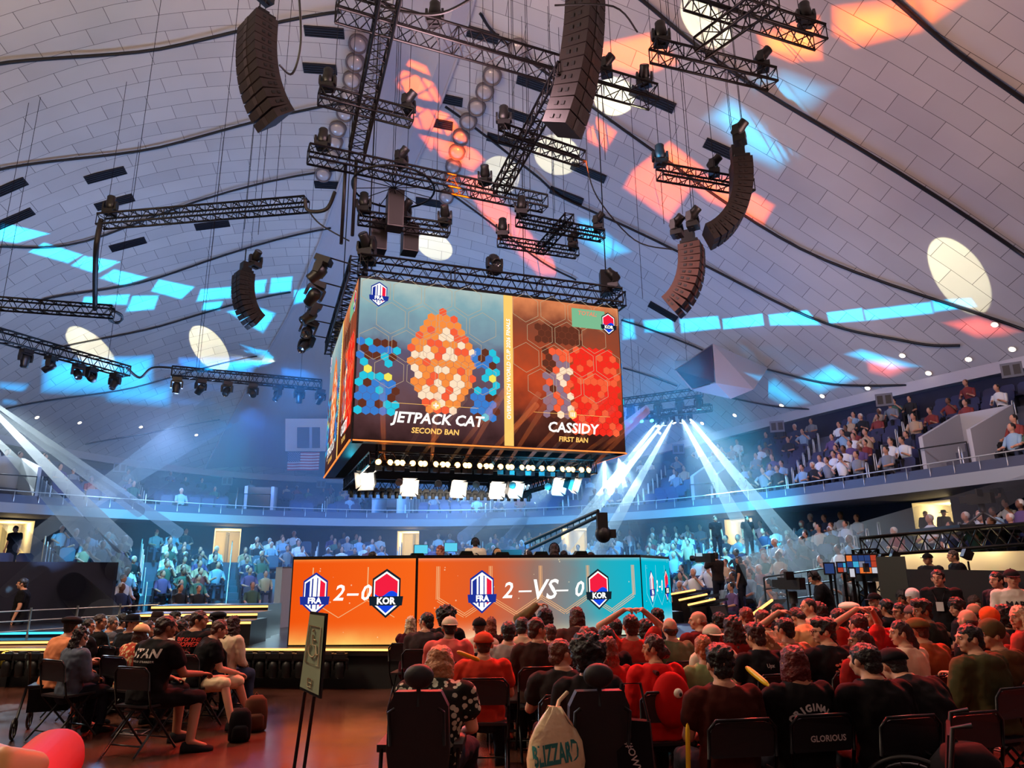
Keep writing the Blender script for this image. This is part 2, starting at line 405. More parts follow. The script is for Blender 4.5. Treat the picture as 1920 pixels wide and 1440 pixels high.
def floor_mat():
    m = bpy.data.materials.new('polished_concrete_floor'); m.use_nodes = True; nt = m.node_tree; N = nt.nodes.new; K = nt.links.new
    b = nt.nodes['Principled BSDF']; tc = N('ShaderNodeTexCoord')
    n = N('ShaderNodeTexNoise'); n.inputs['Scale'].default_value = .9; n.inputs['Detail'].default_value = 6; K(tc.outputs['Object'], n.inputs['Vector'])
    cr = N('ShaderNodeValToRGB'); e = cr.color_ramp.elements; e[0].position = .3; e[0].color = srgb(58, 34, 27); e[1].position = .7; e[1].color = srgb(104, 64, 50)
    K(n.outputs['Fac'], cr.inputs[0])
    # expansion joints
    mp = N('ShaderNodeMapping'); mp.inputs['Rotation'].default_value = (0, 0, math.radians(-22)); mp.inputs['Location'].default_value = (.9, 1.25, 0); K(tc.outputs['Object'], mp.inputs[0])
    br = N('ShaderNodeTexBrick'); br.offset = 0; br.inputs['Scale'].default_value = 1; br.inputs['Brick Width'].default_value = 6; br.inputs['Row Height'].default_value = 4.2; br.inputs['Mortar Size'].default_value = .012
    br.inputs['Color1'].default_value = (1, 1, 1, 1); br.inputs['Color2'].default_value = (.8, .8, .8, 1); br.inputs['Mortar'].default_value = (.15, .13, .12, 1); K(mp.outputs[0], br.inputs['Vector'])
    mx = N('ShaderNodeMix'); mx.data_type = 'RGBA'; mx.blend_type = 'MULTIPLY'; mx.inputs['Factor'].default_value = 1
    K(cr.outputs[0], mx.inputs['A']); K(br.outputs['Color'], mx.inputs['B']); K(mx.outputs['Result'], b.inputs['Base Color'])
    n2 = N('ShaderNodeTexNoise'); n2.inputs['Scale'].default_value = 3.5; n2.inputs['Detail'].default_value = 5; K(tc.outputs['Object'], n2.inputs['Vector'])
    mr = N('ShaderNodeMapRange'); mr.inputs['To Min'].default_value = .12; mr.inputs['To Max'].default_value = .3; K(n2.outputs['Fac'], mr.inputs['Value']); K(mr.outputs[0], b.inputs['Roughness'])
    bp = N('ShaderNodeBump'); bp.inputs['Strength'].default_value = .12; bp.inputs['Distance'].default_value = .01; K(n2.outputs['Fac'], bp.inputs['Height']); K(bp.outputs[0], b.inputs['Normal'])
    b.inputs['Specular IOR Level'].default_value = .9
    return m
TILE = tile_mat(); FLOORM = floor_mat()
PLAST = mat('painted_plaster', (196, 192, 196), .8); NAVY = mat('dark_blue_wall_paint', (38, 42, 66), .85, noise=.15, scale=2)
CONC = mat('stand_concrete', (88, 92, 110), .8, noise=.2, scale=3); FASC = mat('fascia_panel', (158, 166, 174), .6)
RAILM = mat('pale_rail_metal', (205, 205, 200), .35, .6)
# ---------------------------------------------------------------- floor, ceiling, walls, stands
NT = 160
TH = [2*PI*i/NT-PI for i in range(NT)]
def ring(fn): return [fn(t) for t in TH]
def strip(mb, A, B, m, smooth=True, rng=None):
    n = len(A); k = len(mb.v)
    mb.add(A+B, [(i, (i+1) % n, n+(i+1) % n, n+i) for i in range(n) if rng is None or rng(TH[i])], m, smooth)
mb = MB(); mb.add([pol(t, fasr(t)+1.0) for t in TH], [tuple(reversed(range(NT)))], FLOORM); struct(mb.build('floor'))
mb = MB(); RHO = [1.0, .985, .96, .92, .87, .8, .72, .63, .54, .45, .36, .27, .18, .09]
prev = None
vs = [Vector((*pol(t, rimr(t)*q).xy, ZR+HC*(1-q**PW))) for q in RHO for t in TH]; vs.append(Vector((CX, CY, ZR+HC)))
fs = [(j*NT+i, (j+1)*NT+i, (j+1)*NT+(i+1) % NT, j*NT+(i+1) % NT) for j in range(len(RHO)-1) for i in range(NT)]
fs += [((len(RHO)-1)*NT+i, len(vs)-1, (len(RHO)-1)*NT+(i+1) % NT) for i in range(NT)]
mb.add(vs, fs, TILE, True); struct(mb.build('ceiling'))
# smooth plaster groin between the two tiled shells
LW = [(745, -60), (740, 0), (700, 150), (650, 300), (600, 450), (540, 590), (500, 660), (440, 770), (383, 878)]
RW = [(900, -60), (888, 0), (860, 100), (800, 260), (745, 380), (700, 460), (690, 600), (670, 750), (650, 893)]
mb = MB(); rows = []
for (l, r) in zip(LW, RW):
    a, b = on_ceil(*l), on_ceil(*r); row = []
    for k in range(9):
        f = k/8; p = a.lerp(b, f); fold = .5*max(0, 1-abs(f-.72)/.28) if f > .44 else 0
        row.append(Vector((p.x, p.y, zc(p.x, p.y)-.07-fold*.6)))
    rows.append(row)
n = 9; mb.add([v for r in rows for v in r], [(i*n+k, i*n+k+1, (i+1)*n+k+1, (i+1)*n+k) for i in range(len(rows)-1) for k in range(n-1)], PLAST)
mb.tube([r[0]-Vector((0, 0, .02)) for r in rows], .05, PLAST, 6); mb.tube([r[-1]-Vector((0, 0, .02)) for r in rows], .06, PLAST, 6)
struct(mb.build('ceiling_groin'))
# ceiling rim band and the wall behind the top rows
mb = MB(); strip(mb, ring(lambda t: pol(t, rimr(t)-.15, ZR+.05)), ring(lambda t: pol(t, rimr(t)-.1, ZR-.35)), PLAST)
strip(mb, ring(lambda t: pol(t, rimr(t)-.1, ZR-.35)), ring(lambda t: pol(t, rimr(t)+.4, ZR-.35)), PLAST); struct(mb.build('trim_1'))
mb = MB(); strip(mb, ring(lambda t: pol(t, rimr(t)+.35, ZR-.3)), ring(lambda t: pol(t, rimr(t)+.35, 6.6)), NAVY); struct(mb.build('wall_upper'))
NU = 9
def up_r(t, i): a, b = fasr(t)+.75, rimr(t)-.3; return a+(b-a)*i/NU
def up_z(i): return 4.0+.34*i
mb = MB()
for i in range(NU):
    strip(mb, ring(lambda t: pol(t, up_r(t, i), up_z(i))), ring(lambda t: pol(t, up_r(t, i+1), up_z(i))), CONC, False)
    strip(mb, ring(lambda t: pol(t, up_r(t, i+1), up_z(i))), ring(lambda t: pol(t, up_r(t, i+1), up_z(i+1))), CONC, False)
strip(mb, ring(lambda t: pol(t, up_r(t, NU), up_z(NU))), ring(lambda t: pol(t, rimr(t)+.4, up_z(NU))), CONC, False)
struct(mb.build('floor_upper_stand'))
# balcony fascia, its soffit, parapet
mb = MB()
strip(mb, ring(lambda t: pol(t, fasr(t), ZF)), ring(lambda t: pol(t, fasr(t)-.08, ZF+.32)), FASC)
strip(mb, ring(lambda t: pol(t, fasr(t)-.08, ZF+.32)), ring(lambda t: pol(t, fasr(t)+.2, ZF+.34)), FASC, False)
strip(mb, ring(lambda t: pol(t, fasr(t)+.2, ZF+.34)), ring(lambda t: pol(t, fasr(t)+.25, ZF+.62)), mat('dark_parapet', (60, 66, 84), .5), False)
strip(mb, ring(lambda t: pol(t, fasr(t)+.25, ZF+.62)), ring(lambda t: pol(t, fasr(t)+.75, ZF+.3)), CONC, False)
strip(mb, ring(lambda t: pol(t, fasr(t), ZF)), ring(lambda t: pol(t, fasr(t)+2.4, ZF-.02)), CONC)
struct(mb.build('trim_2'))
mb = MB(); mb.tube([pol(t, fasr(t)+.22, ZF+.74) for t in TH], .018, RAILM, 5, closed=True)
for i in range(0, NT): mb.tube([pol(TH[i], fasr(TH[i])+.22, ZF+.34), pol(TH[i], fasr(TH[i])+.22, ZF+.74)], .014, RAILM, 4)
struct(mb.build('trim_3'))
# lower stand
def deep(t):
    d = math.degrees(t); return -36 < d < -18.5 or 23 < d < 52
NL = 10
def lo_r(t, i): return fasr(t)+1.6-.82*i
def lo_z(i): return 2.15-.225*i
mb = MB()
for i in range(NL):
    rg = None if i < 4 else deep
    strip(mb, ring(lambda t: pol(t, lo_r(t, i), lo_z(i))), ring(lambda t: pol(t, lo_r(t, i+1), lo_z(i))), CONC, False, rg)
    z2 = lo_z(i+1) if i < NL-1 else 0
    if i == 3:
        strip(mb, ring(lambda t: pol(t, lo_r(t, 4), lo_z(3))), ring(lambda t: pol(t, lo_r(t, 4), 0)), mat('pale_stand_wall', (150, 150, 158), .8), False, lambda t: not deep(t))
    strip(mb, ring(lambda t: pol(t, lo_r(t, i+1), lo_z(i))), ring(lambda t: pol(t, lo_r(t, i+1), z2)), CONC, False, rg if i != 3 else deep)
for d in (-36, -18.5, 23, 52):      # side cheeks of the deep sections
    i = min(range(NT), key=lambda k: abs(TH[k]-math.radians(d))); t = TH[i]
    if not deep(t): pass
    for k in range(4, NL):
        a, b = pol(t, lo_r(t, k)), pol(t, lo_r(t, k+1)); mb.poly([a, b, b+Vector((0, 0, lo_z(k)+.05)), a+Vector((0, 0, lo_z(k)+.05))], mat('pale_stand_wall'))
struct(mb.build('floor_lower_stand'))
# concourse wall behind the lower stand, open at its lit doorways
DOORS = [(-5, 62, 973, 1025), (402, 452, 988, 1030), (745, 786, 989, 1014), (1052, 1100, 983, 1010), (1360, 1412, 963, 1000), (1718, 1792, 934, 985)]
WR = 2.3
def th_of(px, py, rad=WR):
    """angle about the bowl's middle where the sight line meets the concourse wall"""
    d = ray(px, py); t = 5.
    while t < 80:
        q = Vector((0, 0, EYE))+d*t; th = math.atan2(q.x-CX, q.y-CY)
        if math.hypot(q.x-CX, q.y-CY) >= fasr(th)+rad: return th
        t += .02
    return 0
DA = [(th_of(a, 1000), th_of(b, 1000)) for a, b, _, _ in DOORS]
mb = MB(); cuts = sorted(set([-PI, PI]+[x for d in DA for x in d]))
segs = []
for a, b in zip(cuts, cuts[1:]):
    n = max(1, int((b-a)/(2*PI/NT))); segs += [(a+(b-a)*k/n, a+(b-a)*(k+1)/n) for k in range(n)]
for a, b in segs:
    m_ = (a+b)/2; dr = any(x < m_ < y for x, y in DA)
    if not dr:
        mb.quad(pol(a, fasr(a)+WR, 2.1), pol(b, fasr(b)+WR, 2.1), pol(b, fasr(b)+WR, 3.75), pol(a, fasr(a)+WR, 3.75), NAVY)
    else: mb.quad(pol(a, fasr(a)+WR, 3.62), pol(b, fasr(b)+WR, 3.62), pol(b, fasr(b)+WR, 3.75), pol(a, fasr(a)+WR, 3.75), NAVY)
struct(mb.build('wall_concourse'))
WARMW = mat('warm_corridor_paint', (232, 224, 196), .8)
for k, (a, b) in enumerate(DA):
    mb = MB(); r0 = fasr((a+b)/2)+WR; A0, B0 = pol(a, fasr(a)+WR, 2.1), pol(b, fasr(b)+WR, 2.1); o = pol((a+b)/2, 3.2)-pol((a+b)/2, 0)
    A1, B1 = A0+o, B0+o; u = Vector((0, 0, 1.52))
    mb.quad(A1, B1, B1+u, A1+u, WARMW); mb.quad(A0, A1, A1+u, A0+u, WARMW); mb.quad(B0, B1, B1+u, B0+u, WARMW)
    mb.quad(A0+u, B0+u, B1+u, A1+u, WARMW); mb.quad(A0, B0, B1, A1, CONC)
    mb.box((A1+B1)/2+Vector((0, 0, .76))-o*.02, (.12, .12, 1.5), mat('grey_pilaster', (150, 150, 140), .7))
    struct(mb.build('door_%d' % (k+1)))
    L = lamp('POINT', (A0+B0)/2+o*.45+Vector((0, 0, 1.25)), (255, 226, 170), 75, size=.15, name='corridor_light')
# ---------------------------------------------------------------- people
def cloth(col, pat=None, col2=None):
    """cloth material: plain weave with soft mottling, or a printed pattern"""
    key = 'cloth_%d_%d_%d_%s' % (*col, pat)
    if key in MATS: return MATS[key]
    m = mat(key, col, .9, noise=.12, scale=9, bump=.25, spec=.15)
    if pat:
        nt = m.node_tree; b = nt.nodes['Principled BSDF']; N = nt.nodes.new; K = nt.links.new; tc = N('ShaderNodeTexCoord')
        if pat == 'stripe':
            t = N('ShaderNodeTexWave'); t.bands_direction = 'Z'; t.inputs['Scale'].default_value = 9; t.inputs['Distortion'].default_value = .4
        else:
            t = N('ShaderNodeTexVoronoi'); t.inputs['Scale'].default_value = 22; t.feature = 'F1'
        K(tc.outputs['Object'], t.inputs['Vector'])
        cr = N('ShaderNodeValToRGB'); cr.color_ramp.interpolation = 'CONSTANT'; e = cr.color_ramp.elements
        e[0].color = srgb(*(col2 or (230, 220, 200))); e[1].position = .42; e[1].color = srgb(*col)
        K(t.outputs['Distance' if pat != 'stripe' else 'Fac'], cr.inputs[0]); K(cr.outputs[0], b.inputs['Base Color'])
    return m
def skinm(k=0):
    c = [(206, 150, 122), (188, 128, 98), (222, 172, 144), (150, 98, 72), (120, 78, 58)][k % 5]
    return mat('skin_tone_%d' % (k % 5), c, .55, noise=.06, scale=14, spec=.35)
def hairm(c): return mat('hair_%d_%d_%d' % c, c, .5, noise=.45, scale=60, bump=.6, spec=.45)
DM = mat('default_cloth', (90, 90, 90), .9)
CLOUD = bpy.data.textures.new('folds', 'CLOUDS'); CLOUD.noise_scale = .11; CLOUD.noise_depth = 1
CURL = bpy.data.textures.new('curls', 'CLOUDS'); CURL.noise_scale = .035; CURL.noise_depth = 1
def seg(mb, a, b, ra, rb, n=12):
    """tapered limb with round ends"""
    a, b = Vector(a), Vector(b); d = b-a; L = d.length; d.normalize(); pts = []; rs = []
    for k in range(4): t = math.pi/2*(k/3); pts.append(a-d*ra*math.cos(t)*.999); rs.append(max(.001, ra*math.sin(t)))
    for k in range(3, -1, -1): t = math.pi/2*(k/3); pts.append(b+d*rb*math.cos(t)*.999); rs.append(max(.001, rb*math.sin(t)))
    mb.tube(pts, rs, DM, n)
def ringe(c, rx, ry, rot, n=18, sq=2.3):
    out = []
    for k in range(n):
        t = 2*PI*k/n; co, si = math.cos(t), math.sin(t)
        out.append(Vector(c)+rot @ Vector((rx*math.copysign(abs(co)**(2/sq), co), ry*math.copysign(abs(si)**(2/sq), si), 0)))
    return out
class Pose:
    def __init__(s, lean=0., side=0., yaw=0., pitch=0., tilt=0., L='lap', R='lap', legs='sit', stand=False, twist=0.):
        s.stand = stand; z0 = .93 if stand else .52
        s.hip = Vector((0, 0, z0)); s.rot = Matrix.Rotation(twist, 3, 'Z') @ Matrix.Rotation(-lean, 3, 'X') @ Matrix.Rotation(side, 3, 'Y')
        P = lambda x, y, z: s.hip+s.rot @ Vector((x, y, z)); s.P = P
        s.sh = [P(-.175, -.01, .47), P(.175, -.01, .47)]
        s.neck = P(0, .0, .53); s.head = P(0, .035, .655)
        s.hrot = s.rot @ Matrix.Rotation(yaw, 3, 'Z') @ Matrix.Rotation(-pitch, 3, 'X') @ Matrix.Rotation(tilt, 3, 'Y')
        s.arm = []; s.hand = []
        for i, m in enumerate((L, R)):
            g = -1 if i == 0 else 1
            T = {'lap': ((.235, .06, .20), (.10, .30, .16), (-.4, .9, -.15)), 'chest': ((.25, .10, .22), (.06, .26, .36), (-.6, .7, .4)),
                 'phone': ((.22, .12, .24), (.10, .34, .40), (-.2, .6, .7)), 'head': ((.33, .06, .66), (.10, -.06, .83), (-.9, -.1, .1)),
                 'face': ((.22, .18, .24), (.10, .15, .55), (-.3, .1, .9)), 'knee': ((.24, .12, .22), (.16, .38, .10), (0, .9, -.4)),
                 'down': ((.225, -.02, .20), (.24, .06, -.06), (0, .15, -1)), 'out': ((.38, .10, .30), (.52, .28, .32), (.6, .8, .1)),
                 'cam': ((.26, .14, .36), (.12, .22, .66), (-.3, .5, .6)), 'fwd': ((.24, .14, .22), (.17, .40, .22), (-.1, 1, 0)),
                 'up': ((.30, .10, .55), (.26, .16, .82), (0, .1, 1)), 'table': ((.27, .16, .2), (.2, .44, .18), (-.2, 1, 0))}[m]
            e = P(g*T[0][0], T[0][1], T[0][2]); w = P(g*T[1][0], T[1][1], T[1][2]); d = (s.rot @ Vector((g*T[2][0], T[2][1], T[2][2]))).normalized()
            s.arm.append((s.sh[i], e, w)); s.hand.append((w, d, g))
        s.leg = []
        for i in (0, 1):
            g = -1 if i == 0 else 1; h = Vector((g*.09, 0, z0-.01))
            if legs == 'sit': k, a, f = Vector((g*.13, .43, .50)), Vector((g*.14, .42, .09)), Vector((g*.03, 1, 0))
            elif legs == 'wide': k, a, f = Vector((g*.27, .38, .50)), Vector((g*.24, .34, .09)), Vector((g*.3, 1, 0))
            elif legs == 'right': k, a, f = (Vector((.33, .26, .47)), Vector((.42, .12, .09)), Vector((.7, .6, 0))) if i else (Vector((-.02, .43, .50)), Vector((.0, .40, .09)), Vector((.2, 1, 0)))
            elif legs == 'side': k, a, f = Vector((.42, .14+g*-.12, .52)), Vector((.55+g*.05, .2+g*-.2, .10)), Vector((1, .2, 0))
            elif legs == 'stretch': k, a, f = Vector((g*.12, .44, .48)), Vector((g*.13, .72, .10)), Vector((0, .9, .35))
            else: k, a, f = Vector((g*.105, .03, .50)), Vector((g*.12, -.02, .09)), Vector((g*.15, 1, 0))
            s.leg.append((h, k, a, f.normalized()))
    def torso(s, mb, inf=0., lo=-.06, top=True):
        R = s.rot
        prof = [(-.10, .13, .10), (-.04, .172, .13), (.06, .165, .122), (.18, .15, .112), (.30, .168, .122), (.40, .19, .118), (.455, .185, .10), (.50, .135, .08), (.535, .075, .062), (.56, .058, .056)]
        rings = []
        for z, rx, ry in prof:
            if z < lo: continue
            if not top and z > .55: continue
            rings.append(ringe(s.P(0, -.005 if z < .3 else -.012, z), rx+inf, ry+inf, R))
        mb.loft(rings, DM)
def body_mesh(p, name='body'):
    mb = MB(); p.torso(mb)
    seg(mb, p.P(0, -.01, .48), p.head-p.hrot @ Vector((0, .02, .05)), .056, .054)
    H = lambda x, y, z: p.head+p.hrot @ Vector((x, y, z))
    mb.ell(H(0, -.012, .022), (.074, .092, .092), DM, p.hrot, 20, 14)
    mb.ell(H(0, .018, -.035), (.058, .066, .072), DM, p.hrot, 16, 12)
    mb.ell(H(0, .06, -.078), (.026, .02, .018), DM, p.hrot); mb.ell(H(0, .078, .028), (.05, .014, .012), DM, p.hrot)
    seg(mb, H(0, .082, .02), H(0, .098, -.018), .008, .013, 8); seg(mb, H(-.02, .076, -.05), H(.02, .076, -.05), .009, .009, 8)
    for g in (-1, 1):
        mb.ell(H(g*.078, -.008, -.008), (.012, .02, .032), DM, p.hrot, 10, 8); mb.ell(H(g*.042, .055, -.022), (.022, .02, .025), DM, p.hrot)
    for i in (0, 1):
        a, e, w = p.arm[i]; seg(mb, a, e, .052, .040); seg(mb, e, w, .040, .027)
        hand(mb, *p.hand[i])
        h, k, an, f = p.leg[i]; seg(mb, h, k, .085, .058); seg(mb, k, an, .055, .038); seg(mb, an, an+f*.12-Vector((0, 0, .045)), .036, .03)
    return apply_mods(name, mb, [('REMESH', dict(mode='VOXEL', voxel_size=.0085, use_smooth_shade=True)), ('SMOOTH', dict(factor=.5, iterations=3))])
def hand(mb, w, d, g):
    """palm, four unequal curled fingers and a thumb leaving the side of the palm"""
    up = Vector((0, 0, 1)) if abs(d.z) < .85 else Vector((0, -1, 0))
    s = d.cross(up).normalized()*(-g); n = s.cross(d).normalized(); n = -n if n.z > 0 else n     # n: palm side
    c = w+d*.05; mb.loft([[w+d*t+s*(wd*math.cos(q))+n*(th*math.sin(q)) for q in [2*PI*k/10 for k in range(10)]] for t, wd, th in ((-.01, .024, .020), (.02, .034, .017), (.06, .042, .016), (.088, .039, .013))], DM)
    for j, (o, L) in enumerate(((.031, .068), (.011, .076), (-.010, .071), (-.030, .056))):
        b = w+d*.085+s*o; k1 = b+(d*.85+n*.35).normalized()*L*.48; k2 = k1+(d*.35+n*.9).normalized()*L*.3; k3 = k2+(d*-.25+n*.9).normalized()*L*.24
        seg(mb, b, k1, .0088, .0085, 8); seg(mb, k1, k2, .0085, .008, 8); seg(mb, k2, k3, .008, .0075, 8)
    b = w+d*.025+s*.03; k1 = b+(s*.75+d*.6+n*.3).normalized()*.038; k2 = k1+(d*.8+n*.5).normalized()*.032
    seg(mb, b, k1, .0125, .0105, 8); seg(mb, k1, k2, .0105, .009, 8)
def top_mesh(p, sleeve=.55, inf=.02, hood=False, lo=-.07):
    mb = MB(); p.torso(mb, inf, lo, False)
    for i in (0, 1):
        a, e, w = p.arm[i]; a2 = a+(e-a)*.02
        seg(mb, a2-(p.rot @ Vector((0, 0, .012))), a+(e-a)*min(1, sleeve), .064+inf, .048+inf+(.008 if sleeve < 1 else 0))
        if sleeve > 1: seg(mb, e, e+(w-e)*(sleeve-1), .044+inf, .030+inf*.8)
    if hood:
        mb.ell(p.P(0, -.10, .47), (.12, .07, .085), DM, p.rot)
    return apply_mods('top', mb, [('REMESH', dict(mode='VOXEL', voxel_size=.012, use_smooth_shade=True)), ('SMOOTH', dict(factor=.5, iterations=3)), ('DISPLACE', dict(texture=CLOUD, strength=.035, mid_level=.45, texture_coords='LOCAL'))])
def bottom_mesh(p, L=1.):
    mb = MB(); mb.loft([ringe(p.hip+Vector((0, -.01, z)), rx, ry, Matrix.Identity(3)) for z, rx, ry in ((-.11, .15, .12), (-.05, .19, .145), (.04, .18, .135), (.08, .165, .125))], DM)
    for i in (0, 1):
        h, k, a, f = p.leg[i]; seg(mb, h, k, .102, .078)
        if L > .5: seg(mb, k, k+(a-k)*.95, .074, .055)
    return apply_mods('trousers' if L > .5 else 'shorts', mb, [('REMESH', dict(mode='VOXEL', voxel_size=.014, use_smooth_shade=True)), ('SMOOTH', dict(factor=.5, iterations=2)), ('DISPLACE', dict(texture=CLOUD, strength=.03, mid_level=.45, texture_coords='LOCAL'))])
def shoe_mesh(p):
    out = []
    for i in (0, 1):
        mb = MB(); h, k, a, f = p.leg[i]; s = f.cross(Vector((0, 0, 1))).normalized(); b = Vector((a.x, a.y, 0))
        fz = a.z-.09
        rings = []
        for t, w_, h_ in ((-.075, .02, .05), (-.065, .036, .085), (-.02, .041, .10), (.05, .044, .085), (.12, .05, .055), (.17, .046, .045), (.20, .024, .03)):
            c = b+f*t+Vector((0, 0, max(0, fz)+.004))
            rings.append([c+s*(w_*x)+Vector((0, 0, h_*z)) for x, z in ((-1, 0), (1, 0), (1.05, .3), (.8, .75), (.35, 1), (-.35, 1), (-.8, .75), (-1.05, .3))])
        mb.loft(rings, DM); out.append(mb.mesh('shoe'))
    return out
HAIR = {}
def blob(parts, disp=.012, vox=.01, tex=None, name='hair', it=1):
    mb = MB()
    for q in parts:
        if len(q) == 2: mb.ell(q[0], q[1], DM, None, 20, 14)
        else: seg(mb, q[0], q[1], q[2], q[3], 14)
    return apply_mods(name, mb, [('REMESH', dict(mode='VOXEL', voxel_size=vox, use_smooth_shade=True)), ('SMOOTH', dict(factor=.5, iterations=it)), ('DISPLACE', dict(texture=tex or CURL, strength=disp*2, mid_level=.5, texture_coords='LOCAL'))])
base = [((0, -.02, .036), (.084, .094, .09)), ((0, -.055, -.03), (.066, .05, .066))]
HAIR['short'] = blob(base)
HAIR['fringe'] = blob(base+[((0, .045, .062), (.066, .045, .04))], .014)
HAIR['buzz'] = blob([((0, -.018, .03), (.078, .09, .088)), ((0, -.05, -.03), (.06, .045, .055))], .003)
HAIR['tall'] = blob(base+[((0, .02, .095), (.066, .075, .05)), ((0, -.04, .07), (.088, .08, .07))], .018)
HAIR['mop'] = blob([((0, -.02, .04), (.1, .108, .1)), ((0, -.05, -.03), (.088, .065, .085))], .02)
HAIR['afro'] = blob([((0, -.02, .05), (.135, .13, .125)), ((0, -.06, -.02), (.11, .08, .1))], .03, .012)
HAIR['bob'] = blob(base+[((-.072, -.02, -.05), (.025, .06, .09)), ((.072, -.02, -.05), (.025, .06, .09)), ((0, -.06, -.06), (.085, .05, .1))], .014)
HAIR['long'] = blob(base+[((-.068, -.03, -.07), (.025, .055, .12)), ((.068, -.03, -.07), (.025, .055, .12)), ((0, -.075, -.1), (.09, .045, .14)), ((0, -.10, -.22), (.085, .035, .13))], .016)
HAIR['wavy'] = blob([((0, -.02, .04), (.098, .105, .098)), ((-.085, -.03, -.08), (.035, .06, .12)), ((.085, -.03, -.08), (.035, .06, .12)), ((0, -.08, -.1), (.11, .055, .14)), ((0, -.10, -.2), (.11, .045, .12))], .03)
HAIR['pony'] = blob(base+[((0, -.11, .03), (0, -.14, -.1), .03, .032), ((0, -.14, -.1), (0, -.13, -.24), .032, .012)], .01)
HAIR['bun'] = blob(base+[((.0, -.115, .045), (.045, .04, .042))], .012)
HAIR['lowbun'] = blob(base+[((.0, -.115, -.03), (.052, .045, .05))], .016)
HAIR['bald'] = blob([((0, -.04, -.015), (.081, .068, .04)), ((0, -.055, -.03), (.06, .045, .05))], .003)
HATS = {}
def cap_mesh(back=False):
    mb = MB(); g = -1 if back else 1
    rings = []
    for i in range(7):
        t = i/6*PI/2; rings.append(ringe((0, -.015, .028+.092*math.sin(t)), (.088)*math.cos(t)+.002, (.104)*math.cos(t)+.002, Matrix.Identity(3), 20, 2.1))
    mb.loft(rings, DM); pk = MB()
    for zt in (0, .004):
        pass
    o = [(math.sin(a)*.078, g*(.085+.075*math.cos(a)*1.0)-.01) for a in [(-.5+k/10)*PI for k in range(11)]]
    pts = [Vector((x, y, .035-.25*abs(x)*abs(x)*10*.1-(abs(y)-.08)*.15)) for x, y in o]
    mb.prism(pts, (0, 0, .005), DM); mb.ell((0, -.015, .122), (.009, .009, .006), DM)
    return mb.mesh('cap')
HATS['cap'] = cap_mesh(); HATS['backcap'] = cap_mesh(True)
HATS['beanie'] = blob([((0, -.018, .05), (.092, .104, .095))], .002, name='beanie')
def brim_hat(r, h, name):
    mb = MB(); I = Matrix.Identity(3)
    mb.loft([ringe((0, -.01, z), a, a*1.12, I, 24, 2.1) for z, a in ((.03, .088), (.05, .09), (h, .082), (h+.02, .07), (h+.028, .03))], DM)
    mb.loft([ringe((0, -.01, z), a, a*1.1, I, 24, 2.1) for z, a in ((.045, .085), (.032-(.0 if r > .13 else .03), r), (.028-(.0 if r > .13 else .03), r), (.038, .085))], DM, cap=False)
    return mb.mesh(name)
HATS['bucket'] = brim_hat(.125, .10, 'bucket_hat'); HATS['brim'] = brim_hat(.165, .10, 'wide_brim_hat')
HATS['beret'] = blob([((0, -.02, .07), (.115, .12, .05))], .002, name='beret')
def phones_mesh():
    mb = MB(); mb.tube([(math.cos(a)*.095, -.01, .02+math.sin(a)*.115) for a in [PI*k/12 for k in range(13)]], .011, DM, 8)
    for g in (-1, 1): mb.cyl((g*.075, -.01, -.005), (g*.108, -.01, -.005), .043, DM, 16)
    return mb.mesh('headphones')
HATS['phones'] = phones_mesh()
EYES = []
for g in (-1, 1):
    eb = MB(); eb.ell((g*.029, .077, .012), (.012, .008, .006), mat('eye_white', (225, 220, 215), .3)); eb.ell((g*.029, .084, .012), (.0055, .003, .0055), mat('dark_iris', (30, 20, 16), .2)); EYES.append(eb.mesh('eye'))
    eb = MB(); eb.tube([(g*.014, .088, .03), (g*.03, .089, .034), (g*.045, .08, .029)], .003, hairm((40, 28, 22)), 5); EYES.append(eb.mesh('eyebrow'))
eb = MB(); eb.tube([(-.02, .086, -.05), (0, .089, -.052), (.02, .086, -.05)], .0035, mat('lip_tone', (165, 92, 82), .5), 6); EYES.append(eb.mesh('lips'))
gb = MB()
for g in (-1, 1):
    gb.tube([(g*.032+.024*math.cos(a), .096, .01+.018*math.sin(a)) for a in [2*PI*k/12 for k in range(12)]], .0022, BLACKP, 5, closed=True); gb.tube([(g*.056, .095, .014), (g*.078, .02, .01), (g*.08, -.01, .0)], .0022, BLACKP, 5)
gb.tube([(-.01, .098, .014), (.01, .098, .014)], .0022, BLACKP, 5)
GLASSES = gb.mesh('glasses')
